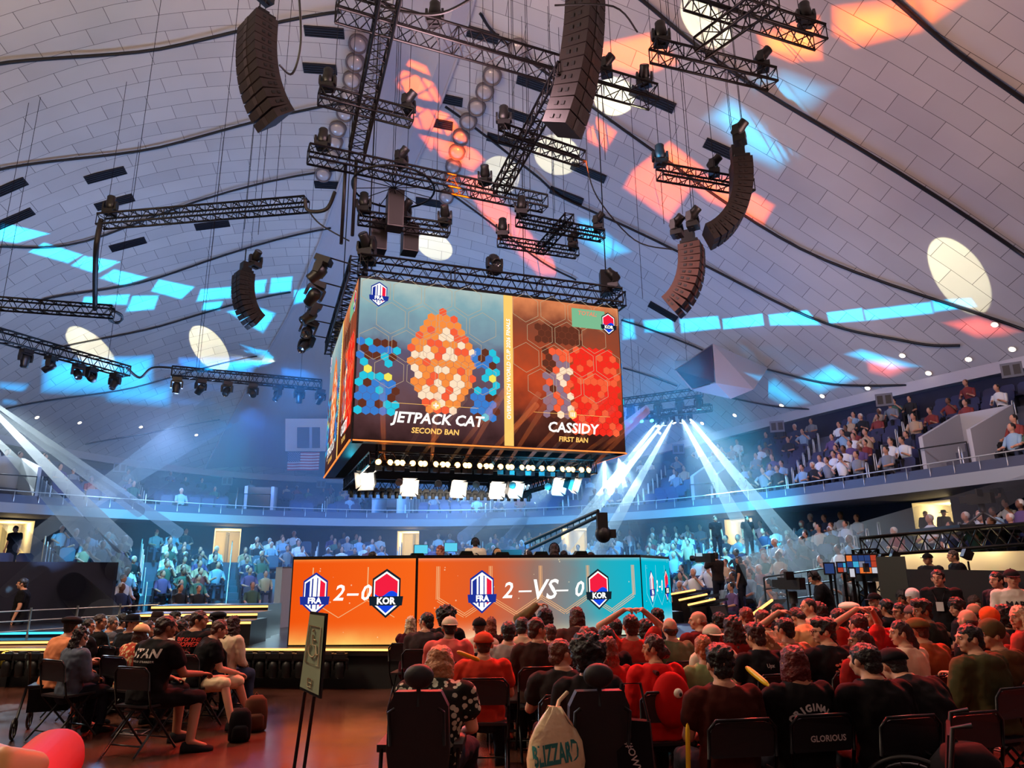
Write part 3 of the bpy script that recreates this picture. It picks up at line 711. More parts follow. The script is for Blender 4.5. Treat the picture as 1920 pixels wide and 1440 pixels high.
POSES = {
 'sit': dict(), 'sit2': dict(lean=.12, yaw=.25, L='knee', R='lap'), 'lean': dict(lean=.55, pitch=-.25, L='knee', R='knee', legs='wide'),
 'left': dict(yaw=1.15, lean=.08, L='lap', R='chest'), 'right': dict(yaw=-1.1, lean=.05, L='chest', R='lap'), 'phone': dict(lean=.1, pitch=.3, L='lap', R='phone', yaw=-.1),
 'handshead': dict(lean=-.05, L='head', R='head', pitch=-.05), 'handhead': dict(lean=.08, L='head', R='lap', yaw=.5), 'down': dict(lean=.38, pitch=.55, L='phone', R='phone'),
 'face': dict(lean=.25, L='lap', R='face', yaw=-.3), 'slump': dict(lean=-.12, side=.14, pitch=.1, L='lap', R='down', legs='stretch', tilt=.1), 'legright': dict(lean=.14, yaw=-.35, L='lap', R='fwd', legs='right', twist=-.15),
 'side': dict(lean=.3, yaw=-.2, L='fwd', R='fwd', legs='side', twist=-.55), 'chin': dict(lean=.2, L='face', R='lap', yaw=.35, pitch=.1), 'upright': dict(lean=.02, yaw=-.12, L='lap', R='out'),
 'stand': dict(stand=True, legs='stand', L='down', R='down'), 'standfwd': dict(stand=True, legs='stand', L='fwd', R='fwd', lean=.1, pitch=.2), 'cam': dict(stand=True, legs='stand', L='cam', R='cam', lean=.02),
 'work': dict(stand=True, legs='stand', L='table', R='fwd', lean=.25, pitch=.25), 'look': dict(stand=True, legs='stand', L='down', R='chest', yaw=.7), 'play': dict(L='table', R='table', lean=.1), 'peek': dict(yaw=.7, pitch=-.2, lean=-.05, L='lap', R='up'),
}
PC = {}
def pose(k):
    if k not in PC:
        p = Pose(**POSES[k]); PC[k] = dict(p=p, body=body_mesh(p), shoes=shoe_mesh(p))
    return PC[k]
def pmesh(k, what, *a):
    d = pose(k); key = (what,)+a
    if key not in d:
        p = d['p']
        d[key] = {'tee': lambda: top_mesh(p, .55), 'long': lambda: top_mesh(p, 1.92, .024), 'hoodie': lambda: top_mesh(p, 1.92, .034, True), 'tank': lambda: top_mesh(p, .02, .012),
                  'trousers': lambda: bottom_mesh(p), 'shorts': lambda: bottom_mesh(p, .3)}[what]()
    return d[key]
def child(par, me, m=None, name=None, loc=None, rot=None):
    o = bpy.data.objects.new(name or me.name, me); COL.objects.link(o); o.parent = par
    if m is not None:
        for s in o.material_slots: s.link = 'OBJECT'; s.material = m
    if loc is not None: o.location = loc
    if rot is not None: o.rotation_euler = rot
    return o
N_PEOPLE = [0]
def person(loc, rz=0., pz='sit', top='tee', tc=(30, 30, 34), bot='trousers', bc=(32, 34, 44), hair='short', hc=(30, 22, 20), hat=None, hatc=(20, 20, 22), skin=0, label='', group=None, sc=1., glasses=False, shoe=(28, 28, 30), pat=None, pc=None, w=1., eyes=None):
    d = pose(pz); p = d['p']
    t = thing('person', label, 'person', loc, rz, group); t.scale = (sc*w, sc*w, sc); N_PEOPLE[0] += 1
    child(t, d['body'], skinm(skin)); tp = child(t, pmesh(pz, top), cloth(tc, pat, pc), 'dress' if bot == 'dress' else {'tee': 't_shirt', 'long': 'sweater', 'hoodie': 'hoodie', 'tank': 'tank_top'}[top])
    b = 'trousers' if bot == 'dress' else bot
    child(t, pmesh(pz, b), cloth(tc if bot == 'dress' else bc), 'skirt' if bot == 'dress' else bot)
    for s in d['shoes']: child(t, s, cloth(shoe), 'shoe')
    hr = p.hrot.to_euler()
    if hat and hat != 'phones' and hair in ('short', 'tall', 'mop', 'fringe'): hair = 'buzz'
    if hair: child(t, HAIR[hair], hairm(hc), 'hair', p.head, hr)
    if hat:
        ho = child(t, HATS[hat], cloth(hatc), HATS[hat].name.split('.')[0], p.head, hr)
        if hat != 'phones': ho.scale = (1.12, 1.1, 1.12) if hair in ('bob', 'long', 'wavy', 'pony', 'bun') else (1.04, 1.03, 1.06)
    if eyes or (eyes is None and (abs(POSES[pz].get('yaw', 0)) > .6 or abs(((rz+PI) % (2*PI))-PI) > 1.2)):
        for q in EYES: child(t, q, None, None, p.head, hr)
    if glasses: child(t, GLASSES, None, 'glasses', p.head, hr)
    t['pz'] = pz
    return t
from mathutils.bvhtree import BVHTree
def back_print(t, items, front=False):
    """flat print laid on to the back (or chest) of a shirt: items = (mesh, x, z)"""
    tp = [c for c in t.children if c.name.split('.')[0] in ('t_shirt', 'sweater', 'hoodie')][0]
    bv = BVHTree.FromPolygons([v.co for v in tp.data.vertices], [tuple(q.vertices) for q in tp.data.polygons]); g = -1 if front else 1
    for me, x, z in items:
        for v in me.vertices:
            q = Vector((g*(v.co.x+x), -1*g, v.co.y+z)); h = bv.ray_cast(q, Vector((0, g, 0)))
            v.co = (q.x, (h[0].y if h[0] is not None else -.15*g)-.004*g, q.z)
        o = bpy.data.objects.new('shirt_print', me); COL.objects.link(o); o.parent = tp
# ---------------------------------------------------------------- folding chair
def folding_chair():
    m = mat('black_enamel_tube', (20, 20, 23), .35, .5); v = mat('black_vinyl_pad', (26, 24, 28), .5)
    P = Proto('folding_chair', 'chair'); mb = MB()
    xs = [-.205, -.19, -.1, 0, .1, .19, .205]
    o = [(-.205, .62), (-.205, .74), (-.185, .785), (-.14, .80), (.14, .80), (.185, .785), (.205, .74), (.205, .62), (.19, .60), (-.19, .60)]
    mb.prism([(x, -.205-.1*(z-.6)-.02*(1-(x/.2)**2), z) for x, z in o], (0, .014, 0), v); P.part('backrest', mb)
    mb = MB(); o = [(-.2, -.18), (-.2, .14), (-.17, .2), (.17, .2), (.2, .14), (.2, -.18)]
    mb.prism([(x, y, .435) for x, y in o], (0, 0, .022), v); P.part('seat', mb)
    mb = MB(); mb.tube([(-.215, -.2, .6), (-.215, -.225, .76), (-.17, -.235, .812), (.17, -.235, .812), (.215, -.225, .76), (.215, -.2, .6)], .011, m, 8); P.part('back_frame', mb)
    for g in (-1, 1):
        mb = MB(); mb.tube([(g*.215, -.2, .6), (g*.215, -.16, .44), (g*.215, .22, .012)], .0115, m, 8); P.part('leg', mb)
        mb = MB(); mb.tube([(g*.195, .12, .435), (g*.195, -.28, .012)], .0115, m, 8); P.part('leg', mb)
    mb = MB(); mb.tube([(-.215, .13, .12), (.215, .13, .12)], .008, m, 6); P.part('stretcher', mb)
    mb = MB(); mb.tube([(-.195, -.2, .1), (.195, -.2, .1)], .008, m, 6); P.part('stretcher', mb)
    return P
FCHAIR = folding_chair()
# ---------------------------------------------------------------- the floor audience
K_ = (22, 21, 25); DK = (36, 30, 34); RED = (176, 34, 26); CREAM = (214, 196, 172); WHT = (216, 210, 204); BR = (62, 34, 24); BL = (20, 16, 16); BLD = (186, 140, 96); AUB = (104, 42, 28); GRN = (96, 116, 84); GRY = (128, 124, 126); MAR = (92, 24, 24); DENIM = (52, 62, 84); OLV = (74, 70, 44); ORT = (196, 92, 52); BEI = (184, 160, 130)
# head-top pixel x, y, distance (None: from seated height), pose, top, top colour, hair, hair colour, hat, extras, label
FLOOR = [
 (771,1153,8.2,'sit','tank',(70,16,30),'long',(206,176,140),None,dict(bot='dress',w=.88,hat2=1),'woman with long pale blonde hair and bare shoulders in a dark red dress'),
 (799,1146,7.6,'left','tee',(58,46,48),'short',BL,None,dict(glasses=True),'man in glasses and charcoal t-shirt beside the long-haired blonde woman'),
 (837,1139,7.9,'sit','tee',K_,'afro',BL,None,{},'person with a large curly black afro in front of the orange panel'),
 (843,1154,6.6,'sit2','long',(214,96,88),'short',BL,'backcap',dict(hatc=CREAM),'person in a cream cap and pink and coral sweatshirt'),
 (899,1156,7.2,'sit','tee',CREAM,'short',BR,'cap',dict(hatc=K_),'person in a black cap and cream t-shirt'),
 (921,1157,8.0,'sit','tee',(60,24,22),'long',(128,58,34),None,dict(w=.88),'woman with long copper hair in front of the stage edge'),
 (907,1182,5.6,'sit','tee',(190,52,34),'short',BR,'cap',dict(hatc=(190,72,44),w=1.1),'broad man in an orange-red cap and red t-shirt'),
 (953,1163,6.4,'sit','tee',(150,140,136),'short',BL,None,{},'dark-haired man in a pale grey t-shirt'),
 (979,1155,7.0,'face','long',BEI,'short',BL,None,{},'dark-haired person in a beige sweatshirt with a hand at the face'),
 (1007,1155,6.2,'right','long',(52,34,30),'short',BR,None,{},'man with short brown hair in a dark brown jacket'),
 (992,1145,8.2,'sit','tee',K_,'mop',BL,None,{},'black-haired person beyond the man in the dark brown jacket'),
 (1021,1141,7.6,'handhead','long',(112,96,66),'mop',BL,None,{},'person with thick black hair and one arm up in an olive sweater'),
 (1031,1161,6.9,'sit','tee',WHT,'short',BR,None,dict(sc=.95),'small brown-haired person in a white t-shirt'),
 (1080,1138,7.2,'sit2','long',(70,40,38),'bob',(74,36,28),None,{},'long-faced man with collar-length brown hair in a maroon-brown top'),
 (1053,1195,4.9,'right','tee',(40,34,34),'short',(96,52,34),None,dict(w=1.12),'bearded auburn-haired man in a black t-shirt turned right behind the plastic bag'),
 (1096,1172,6.3,'sit','long',(98,50,40),'pony',(88,44,30),None,dict(w=.9),'person with a brown ponytail in a rust-brown top'),
 (1135,1171,5.9,'sit','tee',K_,'bob',BL,None,{},'person with glossy black bobbed hair'),
 (1141,1196,5.0,'sit','tee',(150,34,26),'long',(120,46,28),None,dict(w=.85),'woman with long straight reddish hair beside the black power wheelchair'),
 (1153,1158,7.0,'sit','tee',K_,'short',BL,None,{},'black-haired head in front of the person with hands on head'),
 (1181,1149,6.3,'handshead','tee',(182,52,42),'short',BR,None,{},'man in a red t-shirt resting both hands on his head'),
 (1208,1163,6.6,'sit','tee',K_,'mop',BL,None,{},'rounded black-haired head right of the man with hands on head'),
 (1231,1141,8.0,'sit','tee',(44,50,60),'tall',BL,None,{},'person with upright black hair before the cyan panel'),
 (1254,1155,6.4,'sit','tee',GRN,'bald',BR,None,{},'balding man in a sage green t-shirt'),
 (1222,1186,5.0,'left','hoodie',(206,26,24),'lowbun',(58,26,22),None,dict(w=.92),'woman in a red hoodie turned left in profile with hair tied back'),
 (1307,1143,7.2,'left','long',MAR,'bald',(120,80,60),None,dict(w=1.08),'bald man in a maroon sweater turned left'),
 (1332,1168,5.9,'sit','tee',CREAM,'buzz',BR,'backcap',dict(hatc=CREAM),'person in a cream cap worn backward and a cream t-shirt'),
 (1346,1150,8.2,'sit','hoodie',(60,40,40),'mop',BL,None,{},'person in a striped dark hood with black hair'),
 (1372,1155,6.2,'sit','long',(120,26,24),'wavy',(40,20,20),None,{},'person with thick dark shoulder-length hair in a deep red top'),
 (1316,1192,4.9,'sit','tee',(128,146,96),'short',(172,88,44),None,dict(w=.92),'fair ginger-haired youth in a pale green polo shirt'),
 (1346,1208,4.1,'sit','tee',(66,26,20),'tall',BL,None,dict(w=1.08),'black-haired person in a brown-red t-shirt at the front of the frame'),
 (1396,1136,7.6,'sit','tee',(120,60,40),'short',AUB,None,{},'person with short auburn hair near the stage steps'),
 (1426,1141,7.0,'sit2','tee',(226,176,140),'short',(70,34,24),None,{},'brown-haired person in a peach t-shirt with a dark strap'),
 (1455,1130,8.2,'sit','tee',K_,'short',BL,None,{},'man with cropped black hair in a black t-shirt by the camera tripod'),
 (1492,1137,7.6,'down','tee',(206,160,112),'short',BL,None,{},'black-haired man in a tan t-shirt looking down'),
 (1413,1168,5.7,'sit2','tee',K_,'tall',(60,30,28),None,{},'brown-haired person in a black jersey with small lettering'),
 (1467,1160,5.8,'handhead','tee',(150,98,70),'short',BL,None,dict(glasses=True,pat='print',pc=(214,170,130)),'man in glasses with a hand on his head and a patterned shirt'),
 (1483,1206,4.2,'sit','long',(20,18,20),'bob',(92,22,20),None,dict(w=1.05),'person with dark red hair in a black top lettered in an arch across the back'),
 (1513,1120,7.6,'left','tee',(214,190,160),'buzz',BL,None,{},'man with very short black hair in a striped top wearing shoulder straps'),
 (1533,1130,8.0,'sit','tee',K_,'mop',BL,None,{},'dark head right of the man with shoulder straps'),
 (1568,1138,7.0,'sit','tee',DK,'short',BL,None,{},'black-haired person in a dark top looking toward the screens'),
 (1541,1163,5.5,'left','tee',K_,'tall',BL,None,dict(glasses=True,w=1.1),'man in glasses and a black t-shirt with a pale printed back'),
 (1588,1128,7.8,'sit','tee',K_,'bob',BL,'beret',dict(hatc=(235,232,214)),'person in a white beret with black hair'),
 (1605,1147,6.3,'handshead','tee',(160,40,34),'short',(50,24,22),None,{},'person in a red shirt holding the sides of the head'),
 (1633,1137,6.9,'left','tee',(200,24,26),'short',(80,30,24),None,{},'brown-haired man in a bright red t-shirt turned left'),
 (1658,1121,8.4,'sit','tee',K_,'short',BL,None,{},'black-haired man with thinning crown in a black top'),
 (1684,1128,7.9,'left','tee',(60,30,30),'short',BL,None,dict(glasses=True),'black-haired person in glasses with an arm over a chair back'),
 (1607,1176,5.4,'left','tee',(140,30,28),'pony',(70,30,28),None,{},'person with a short brown ponytail in front of the red-shirted person'),
 (1681,1160,5.5,'left','tee',(232,190,160),'pony',(52,22,22),None,dict(w=.9),'woman with a long dark ponytail in a white t-shirt'),
 (1618,1203,4.2,'sit2','tee',(20,17,19),'short',BL,None,dict(w=1.15),'broad bearded man in a plain black t-shirt near the wheelchair wheel'),
 (1708,1135,7.0,'sit','tee',DK,'short',BR,'cap',dict(hatc=(96,84,84)),'person in a faded grey cap'),
 (1716,1157,5.7,'sit2','tee',(150,72,36),'buzz',BR,'cap',dict(hatc=(104,78,42),w=1.1),'man in a brown cap and rust-orange t-shirt'),
 (1724,1124,6.9,'left','long',(32,36,32),'tall',BL,None,{},'dark-haired man in a dark green jacket with a small crest'),
 (1676,1216,4.4,'lean','tee',(20,17,19),'short',BL,'cap',dict(hatc=K_,glasses=True,w=1.12),'man in a flat black cap leaning down toward his lap'),
 (1757,1109,8.6,'sit2','tee',(44,84,50),'short',BR,'cap',dict(hatc=(206,140,100)),'person in a green jersey and a cap with a red peak'),
 (1809,1139,6.6,'sit','tee',DK,'bald',BR,None,{},'bald man lit red in a dark top'),
 (1822,1128,7.6,'sit','tee',DK,'bald',BR,None,{},'second bald head just behind the bald man lit red'),
 (1850,1142,6.6,'sit','tee',(90,60,50),'short',BR,'beanie',dict(hatc=(236,92,42)),'person in a bright orange knitted cap'),
 (1812,1167,5.0,'left','hoodie',(70,66,40),'short',BL,None,dict(w=1.05),'bearded dark-haired person in an olive plush hood lined with green'),
 (1853,1163,5.2,'left','hoodie',(96,62,36),None,BL,'beanie',dict(hatc=(92,70,44)),'person in a brown plush hood with green ear tips'),
 (1877,1139,7.2,'sit','long',(28,24,26),'afro',BL,None,{},'person with a dark rounded mass of hair near the frame edge'),
 (1906,1133,6.4,'left','long',(150,60,50),'bob',(206,160,130),None,{},'person with pale hair and small red horns'),
 (1637,1110,9.4,'left','tee',DK,'short',BL,'cap',dict(hatc=K_),'person in a black cap turned left near the crew table'),
 (1665,1091,10.6,'left','long',(214,196,176),'short',BL,None,{},'person in a cream sweatshirt by the dark barrier'),
 (1690,1106,9.8,'left','tee',DK,'mop',BL,None,{},'small dark-haired person left of the person in white plush'),
 (1708,1101,9.2,'left','hoodie',(224,220,220),None,BL,'beanie',dict(hatc=(226,222,222)),'person in a white plush hooded costume'),
 (1775,1100,9.6,'down','tee',K_,'tall',BL,None,{},'person in black looking down at a phone with a lanyard'),
 (1808,1099,10.0,'left','tee',(60,50,56),'short',BR,'cap',dict(hatc=(222,120,120)),'person in a pink and white cap'),
 (1829,1112,8.8,'down','tee',DK,'short',BR,None,{},'brown-haired person in the rows by the white paper'),
 (1855,1088,10.6,'sit','tee',DK,'short',BR,'cap',dict(hatc=(90,96,108)),'person in a blue-grey cap by the dark barrier'),
 (1862,1112,9.0,'left','tee',K_,'bob',BL,None,{},'person holding a sheet of white paper'),
 (1888,1093,10.2,'left','tee',(200,190,184),'bob',BL,None,{},'person with dark bobbed hair in a pale top near the frame edge'),
 (1908,1106,8.8,'left','long',(120,112,130),'short',BR,None,{},'person in a lilac-grey top near the frame edge'),
 (1790,1121,7.9,'left','tee',(40,34,40),'mop',BL,None,{},'mop-haired person between the orange knitted cap and the green jersey'),
 (1741,1090,11.4,'left','tee',DK,'short',BL,None,{},'distant dark-haired spectator by the barrier opening'),
 (1735,1122,8.9,'phone','tee',DK,'short',BL,None,{},'person in a dark top beside the green jersey'),
 # left block
 (138,1154,7.3,'sit2','long',(224,140,98),'mop',BL,'beret',dict(hatc=K_,w=1.05,seat='rollator'),'person in a peach sweater and black beret sitting on a rollator'),
 (156,1176,7.0,'right','long',(84,92,108),'wavy',(34,20,22),None,dict(w=.92),'woman with long dark hair in a grey-blue denim jacket'),
 (169,1158,8.0,'right','tee',K_,'short',BL,None,{},'dark-haired person behind the woman in the denim jacket'),
 (191,1151,8.2,'right','tee',(22,20,22),'short',(52,30,26),None,dict(w=1.05),'man with short brown hair in a black t-shirt beside the denim jacket'),
 (214,1154,8.8,'right','long',(86,84,92),'short',(88,74,70),None,dict(glasses=True),'greying man in glasses and a grey shirt'),
 (251,1151,8.2,'right','long',(24,24,30),'short',BL,'brim',dict(hatc=(18,18,26)),'bearded person in a wide dark hat and black top'),
 (268,1169,7.3,'sit2','tee',(180,70,52),'bob',BR,'cap',dict(hatc=(214,176,130),pat='print',pc=(214,186,140)),'person in a tan cap and colourful printed shirt'),
 (313,1152,6.5,'legright','tee',(18,17,20),'short',(44,22,20),None,dict(bot='shorts',bc=(20,19,22),w=1.12),'broad man in shorts and a black t-shirt lettered in white capitals'),
 (297,1146,9.2,'right','tee',DK,'short',BL,'bucket',dict(hatc=(40,28,30)),'person in a dark bucket hat in the far row'),
 (342,1166,7.9,'right','tee',(206,196,190),'mop',BL,None,{},'black-haired person in a white t-shirt behind the lettered shirt'),
 (376,1144,7.5,'right','tee',(18,16,20),'short',(40,22,20),None,dict(w=1.08),'man in a black t-shirt with red lettering and a flame picture'),
 (414,1160,7.4,'side','tee',(20,20,24),'short',(78,38,26),None,dict(bot='shorts',bc=(220,196,160)),'man in a black t-shirt and cream shorts sitting sideways at the row end'),
 (412,1146,8.8,'sit','tee',DK,'bun',BL,'beret',dict(hatc=K_),'person in a small black hat with a hair bun'),
 (440,1157,7.8,'sit2','long',(222,196,166),'wavy',(52,24,22),None,dict(bc=DENIM,w=.92,legs=1),'woman with long curly dark hair in a cream sweatshirt and jeans'),
 (330,1147,9.6,'right','tee',K_,'tall',BL,None,{},'tall-haired head in the far row of the left block'),
 (354,1153,9.0,'right','tee',DK,'short',BR,None,{},'brown head between the far rows of the left block'),
 (280,1176,7.9,'right','tee',DK,'bob',BL,None,{},'dark bobbed head right of the tan cap'),
 (232,1165,9.3,'right','tee',DK,'mop',BL,None,{},'mop-haired head left of the wide dark hat'),
]
STAGE_C = Vector((-.5, 17, 0))
def face_rz(p, tgt): return math.atan2(-(tgt[0]-p.x), tgt[1]-p.y)
rngp = random.Random(7); PP = []
for rec in FLOOR:
    x, y, D, pz, top, tc, hair, hc, hat, ex, lab = rec
    p = pose(pz)['p']; ht = p.head.z+(.135 if hair or hat else .12)
    _r0 = ray(x, y); q = at_d(x, y, 1.2*D*math.hypot(_r0.x, _r0.y)/_r0.y); sc = min(1.05, max(.87, q.z/ht)); rz = face_rz(q, STAGE_C)
    off = Matrix.Rotation(rz, 3, 'Z') @ Vector((p.head.x, p.head.y, 0))*sc
    PP.append([Vector((q.x-off.x, q.y-off.y, 0)), rz, sc])
for it in range(30):
    for i in range(len(PP)):
        for j in range(i):
            d = PP[i][0]-PP[j][0]; l = d.length
            if l < .45:
                k = i if PP[i][0].length > PP[j][0].length else j
                PP[k][0] += PP[k][0].normalized()*(.45-l)*.5
CHAIRS = 0; PO = {}
for (x, y, D, pz, top, tc, hair, hc, hat, ex, lab), (loc, rz, sc) in zip(FLOOR, PP):
    ex = dict(ex); seat = ex.pop('seat', None); ex.pop('hat2', None); ex.pop('legs', None)
    t = person(loc, rz, pz, top, tc, hair=hair, hc=hc, hat=hat, label=lab, sc=ex.pop('sc', 1)*sc, skin=rngp.choice([0, 0, 1, 2, 1, 3]), **ex); PO[lab] = t
    if seat is None and 'power wheelchair' not in lab or 'woman with long straight' in lab:
        ch_ = FCHAIR.spawn(loc, rz, 'black folding chair under the '+' '.join(lab.split()[:11]), 'folding chairs of the floor audience', scale=1.0)
        if 'lettered in an arch' in lab: place_flat(text_mesh('GLORIOUS', .05, mat('white_shirt_ink', (214, 202, 196), .8), 0, .001), 'lettering', ch_, (0.02, -.242, .68), (1, 0, 0), (0, 0, 1))
def who(s): return [t for l, t in PO.items() if s in l][0]
INKW = mat('white_shirt_ink', (214, 202, 196), .8); INKR = mat('red_shirt_ink', (206, 46, 36), .8)
back_print(who('lettered in white capitals'), [(text_mesh('STAN', .115, INKW, .2, .004, spacing=1.15), .0, .93), (text_mesh('HELLO STRANGER', .026, INKW, 0, .0005, spacing=1.2), .0, .855)])
back_print(who('red lettering and a flame'), [(text_mesh('BOAT OF THE', .055, INKR, .25, .002), 0, .96), (text_mesh('WHOPPER', .07, INKR, .25, .003), 0, .905)])
t = who('lettered in an arch'); it = []
for k, ch in enumerate('ORIGINALS'):
    a = math.radians(62-15.5*k); me = text_mesh(ch, .062, INKW, 0, .003)
    for v in me.vertices:
        X, Y = v.co.x, v.co.y; v.co.x = X*math.cos(a)-Y*math.sin(a); v.co.y = X*math.sin(a)+Y*math.cos(a)
    it.append((me, -math.sin(a)*.15, .78+math.cos(a)*.13))
it.append((text_mesh('C:', .12, INKW, 0, .006), .0, .79)); back_print(t, it)
back_print(who('jersey with small lettering'), [(text_mesh('Upx', .05, INKW, 0, .001), 0, .93)])
fb = MB(); r_ = random.Random(3)
for k in range(26):
    a = k*2.4; r = .018*math.sqrt(k); cx, cz = math.cos(a)*r, math.sin(a)*r*1.25
    fb.add([(cx+math.cos(q)*.016, cz+math.sin(q)*.012, 0) for q in [2*PI*i/7 for i in range(7)]], [tuple(range(7))], mat('peach_shirt_ink', (206, 150, 120), .8))
back_print(who('pale printed back'), [(fb.mesh('print'), 0, .84)])
fb = MB()
for k in range(18):
    x0 = -.1+.2*((k*7) % 18)/18; h0 = .03+.05*r_.random()
    fb.add([(x0-.012, -.05+.03*r_.random(), 0), (x0+.014, -.05+.03*r_.random(), 0), (x0+.01*(r_.random()-.5), h0, 0)], [(0, 1, 2)], INKR)
back_print(who('red lettering and a flame'), [(fb.mesh('print'), 0, .80)])
# ---------------------------------------------------------------- screens: shared artwork pieces
def hexpts(cx, cz, r, rot=0.): return [(cx+r*math.sin(rot+PI*k/3), cz+r*math.cos(rot+PI*k/3)) for k in range(6)]
def hexline(mb, cx, cz, r, w, m, y):
    a, b = hexpts(cx, cz, r), hexpts(cx, cz, r-w)
    for k in range(6):
        j = (k+1) % 6; mb.quad((a[k][0], y, a[k][1]), (b[k][0], y, b[k][1]), (b[j][0], y, b[j][1]), (a[j][0], y, a[j][1]), m)
def flat(mb, pts, m, y): mb.add([(x, y, z) for x, z in pts], [tuple(range(len(pts)))], m)
def clipx(pts, x0, x1):
    """clip a convex outline to x0..x1"""
    for lim, sg in ((x0, 1), (x1, -1)):
        out = []
        for i in range(len(pts)):
            p, q = pts[i-1], pts[i]; a, b = sg*(p[0]-lim) >= 0, sg*(q[0]-lim) >= 0
            if a != b: t = (lim-p[0])/(q[0]-p[0]); out.append((lim, p[1]+(q[1]-p[1])*t))
            if b: out.append(q)
        pts = out
        if not pts: return []
    return pts
E_W = emis('screen_white', (250, 246, 240), 1.3); E_GOLD = emis('screen_gold', (252, 196, 104), 1.15); E_NAVY = emis('screen_navy', (30, 50, 150), 1.)
E_RED = emis('screen_red', (235, 30, 62), 1.1); E_BLUE = emis('screen_blue', (20, 70, 220), 1.1); E_DARK = emis('screen_dark', (22, 34, 44), 1.)
E_LINE = emis('screen_hexagon_line', (214, 188, 150), .8)
def crest(parent, cx, cz, r, team, y=-.02, m=1.):
    """hexagonal team crest with its ribbon and three letters (screen-space x,z of the parent)"""
    mb = MB(); o = [(cx-.6*r, cz+.6*r), (cx, cz+r), (cx+.6*r, cz+.6*r), (cx+.6*r, cz-.5*r), (cx, cz-r), (cx-.6*r, cz-.5*r)]
    k = lambda f: [(cx+(x-cx)*f, cz+(z-cz)*f) for x, z in o]
    flat(mb, k(1.12), E_NAVY if team == 'FRA' else E_DARK, y); flat(mb, k(1.0), E_W, y-.003)
    if team == 'FRA':
        for a, b, mm in ((-.6, -.3, E_NAVY), (-.2, -.12, E_NAVY), (.08, .14, E_NAVY), (.26, .6, E_RED)): flat(mb, clipx(k(.9), cx+a*r, cx+b*r), mm, y-.006)
        rib = E_NAVY
    else:
        q = k(.9); flat(mb, q, E_RED, y-.006)
        wv = [(cx+(-.54+1.08*i/10)*r, cz+(-.02+.13*math.sin(i/10*2*PI+PI))*r) for i in range(11)]
        flat(mb, wv+[(cx+.54*r, cz-.45*r), (cx, cz-.9*r), (cx-.54*r, cz-.45*r)], E_BLUE, y-.009); rib = E_DARK
    flat(mb, [(cx-.82*r, cz-.14*r), (cx+.82*r, cz-.14*r), (cx+.77*r, cz-.56*r), (cx-.77*r, cz-.56*r)], rib, y-.012)
    g = mb.build('team_crest', parent)
    tm = text_mesh(team, r*.42, E_W, 0, .006*r*3); place_flat(tm, 'lettering', parent, (cx, y-.018, cz-.36*r), (1, 0, 0), (0, 0, 1))
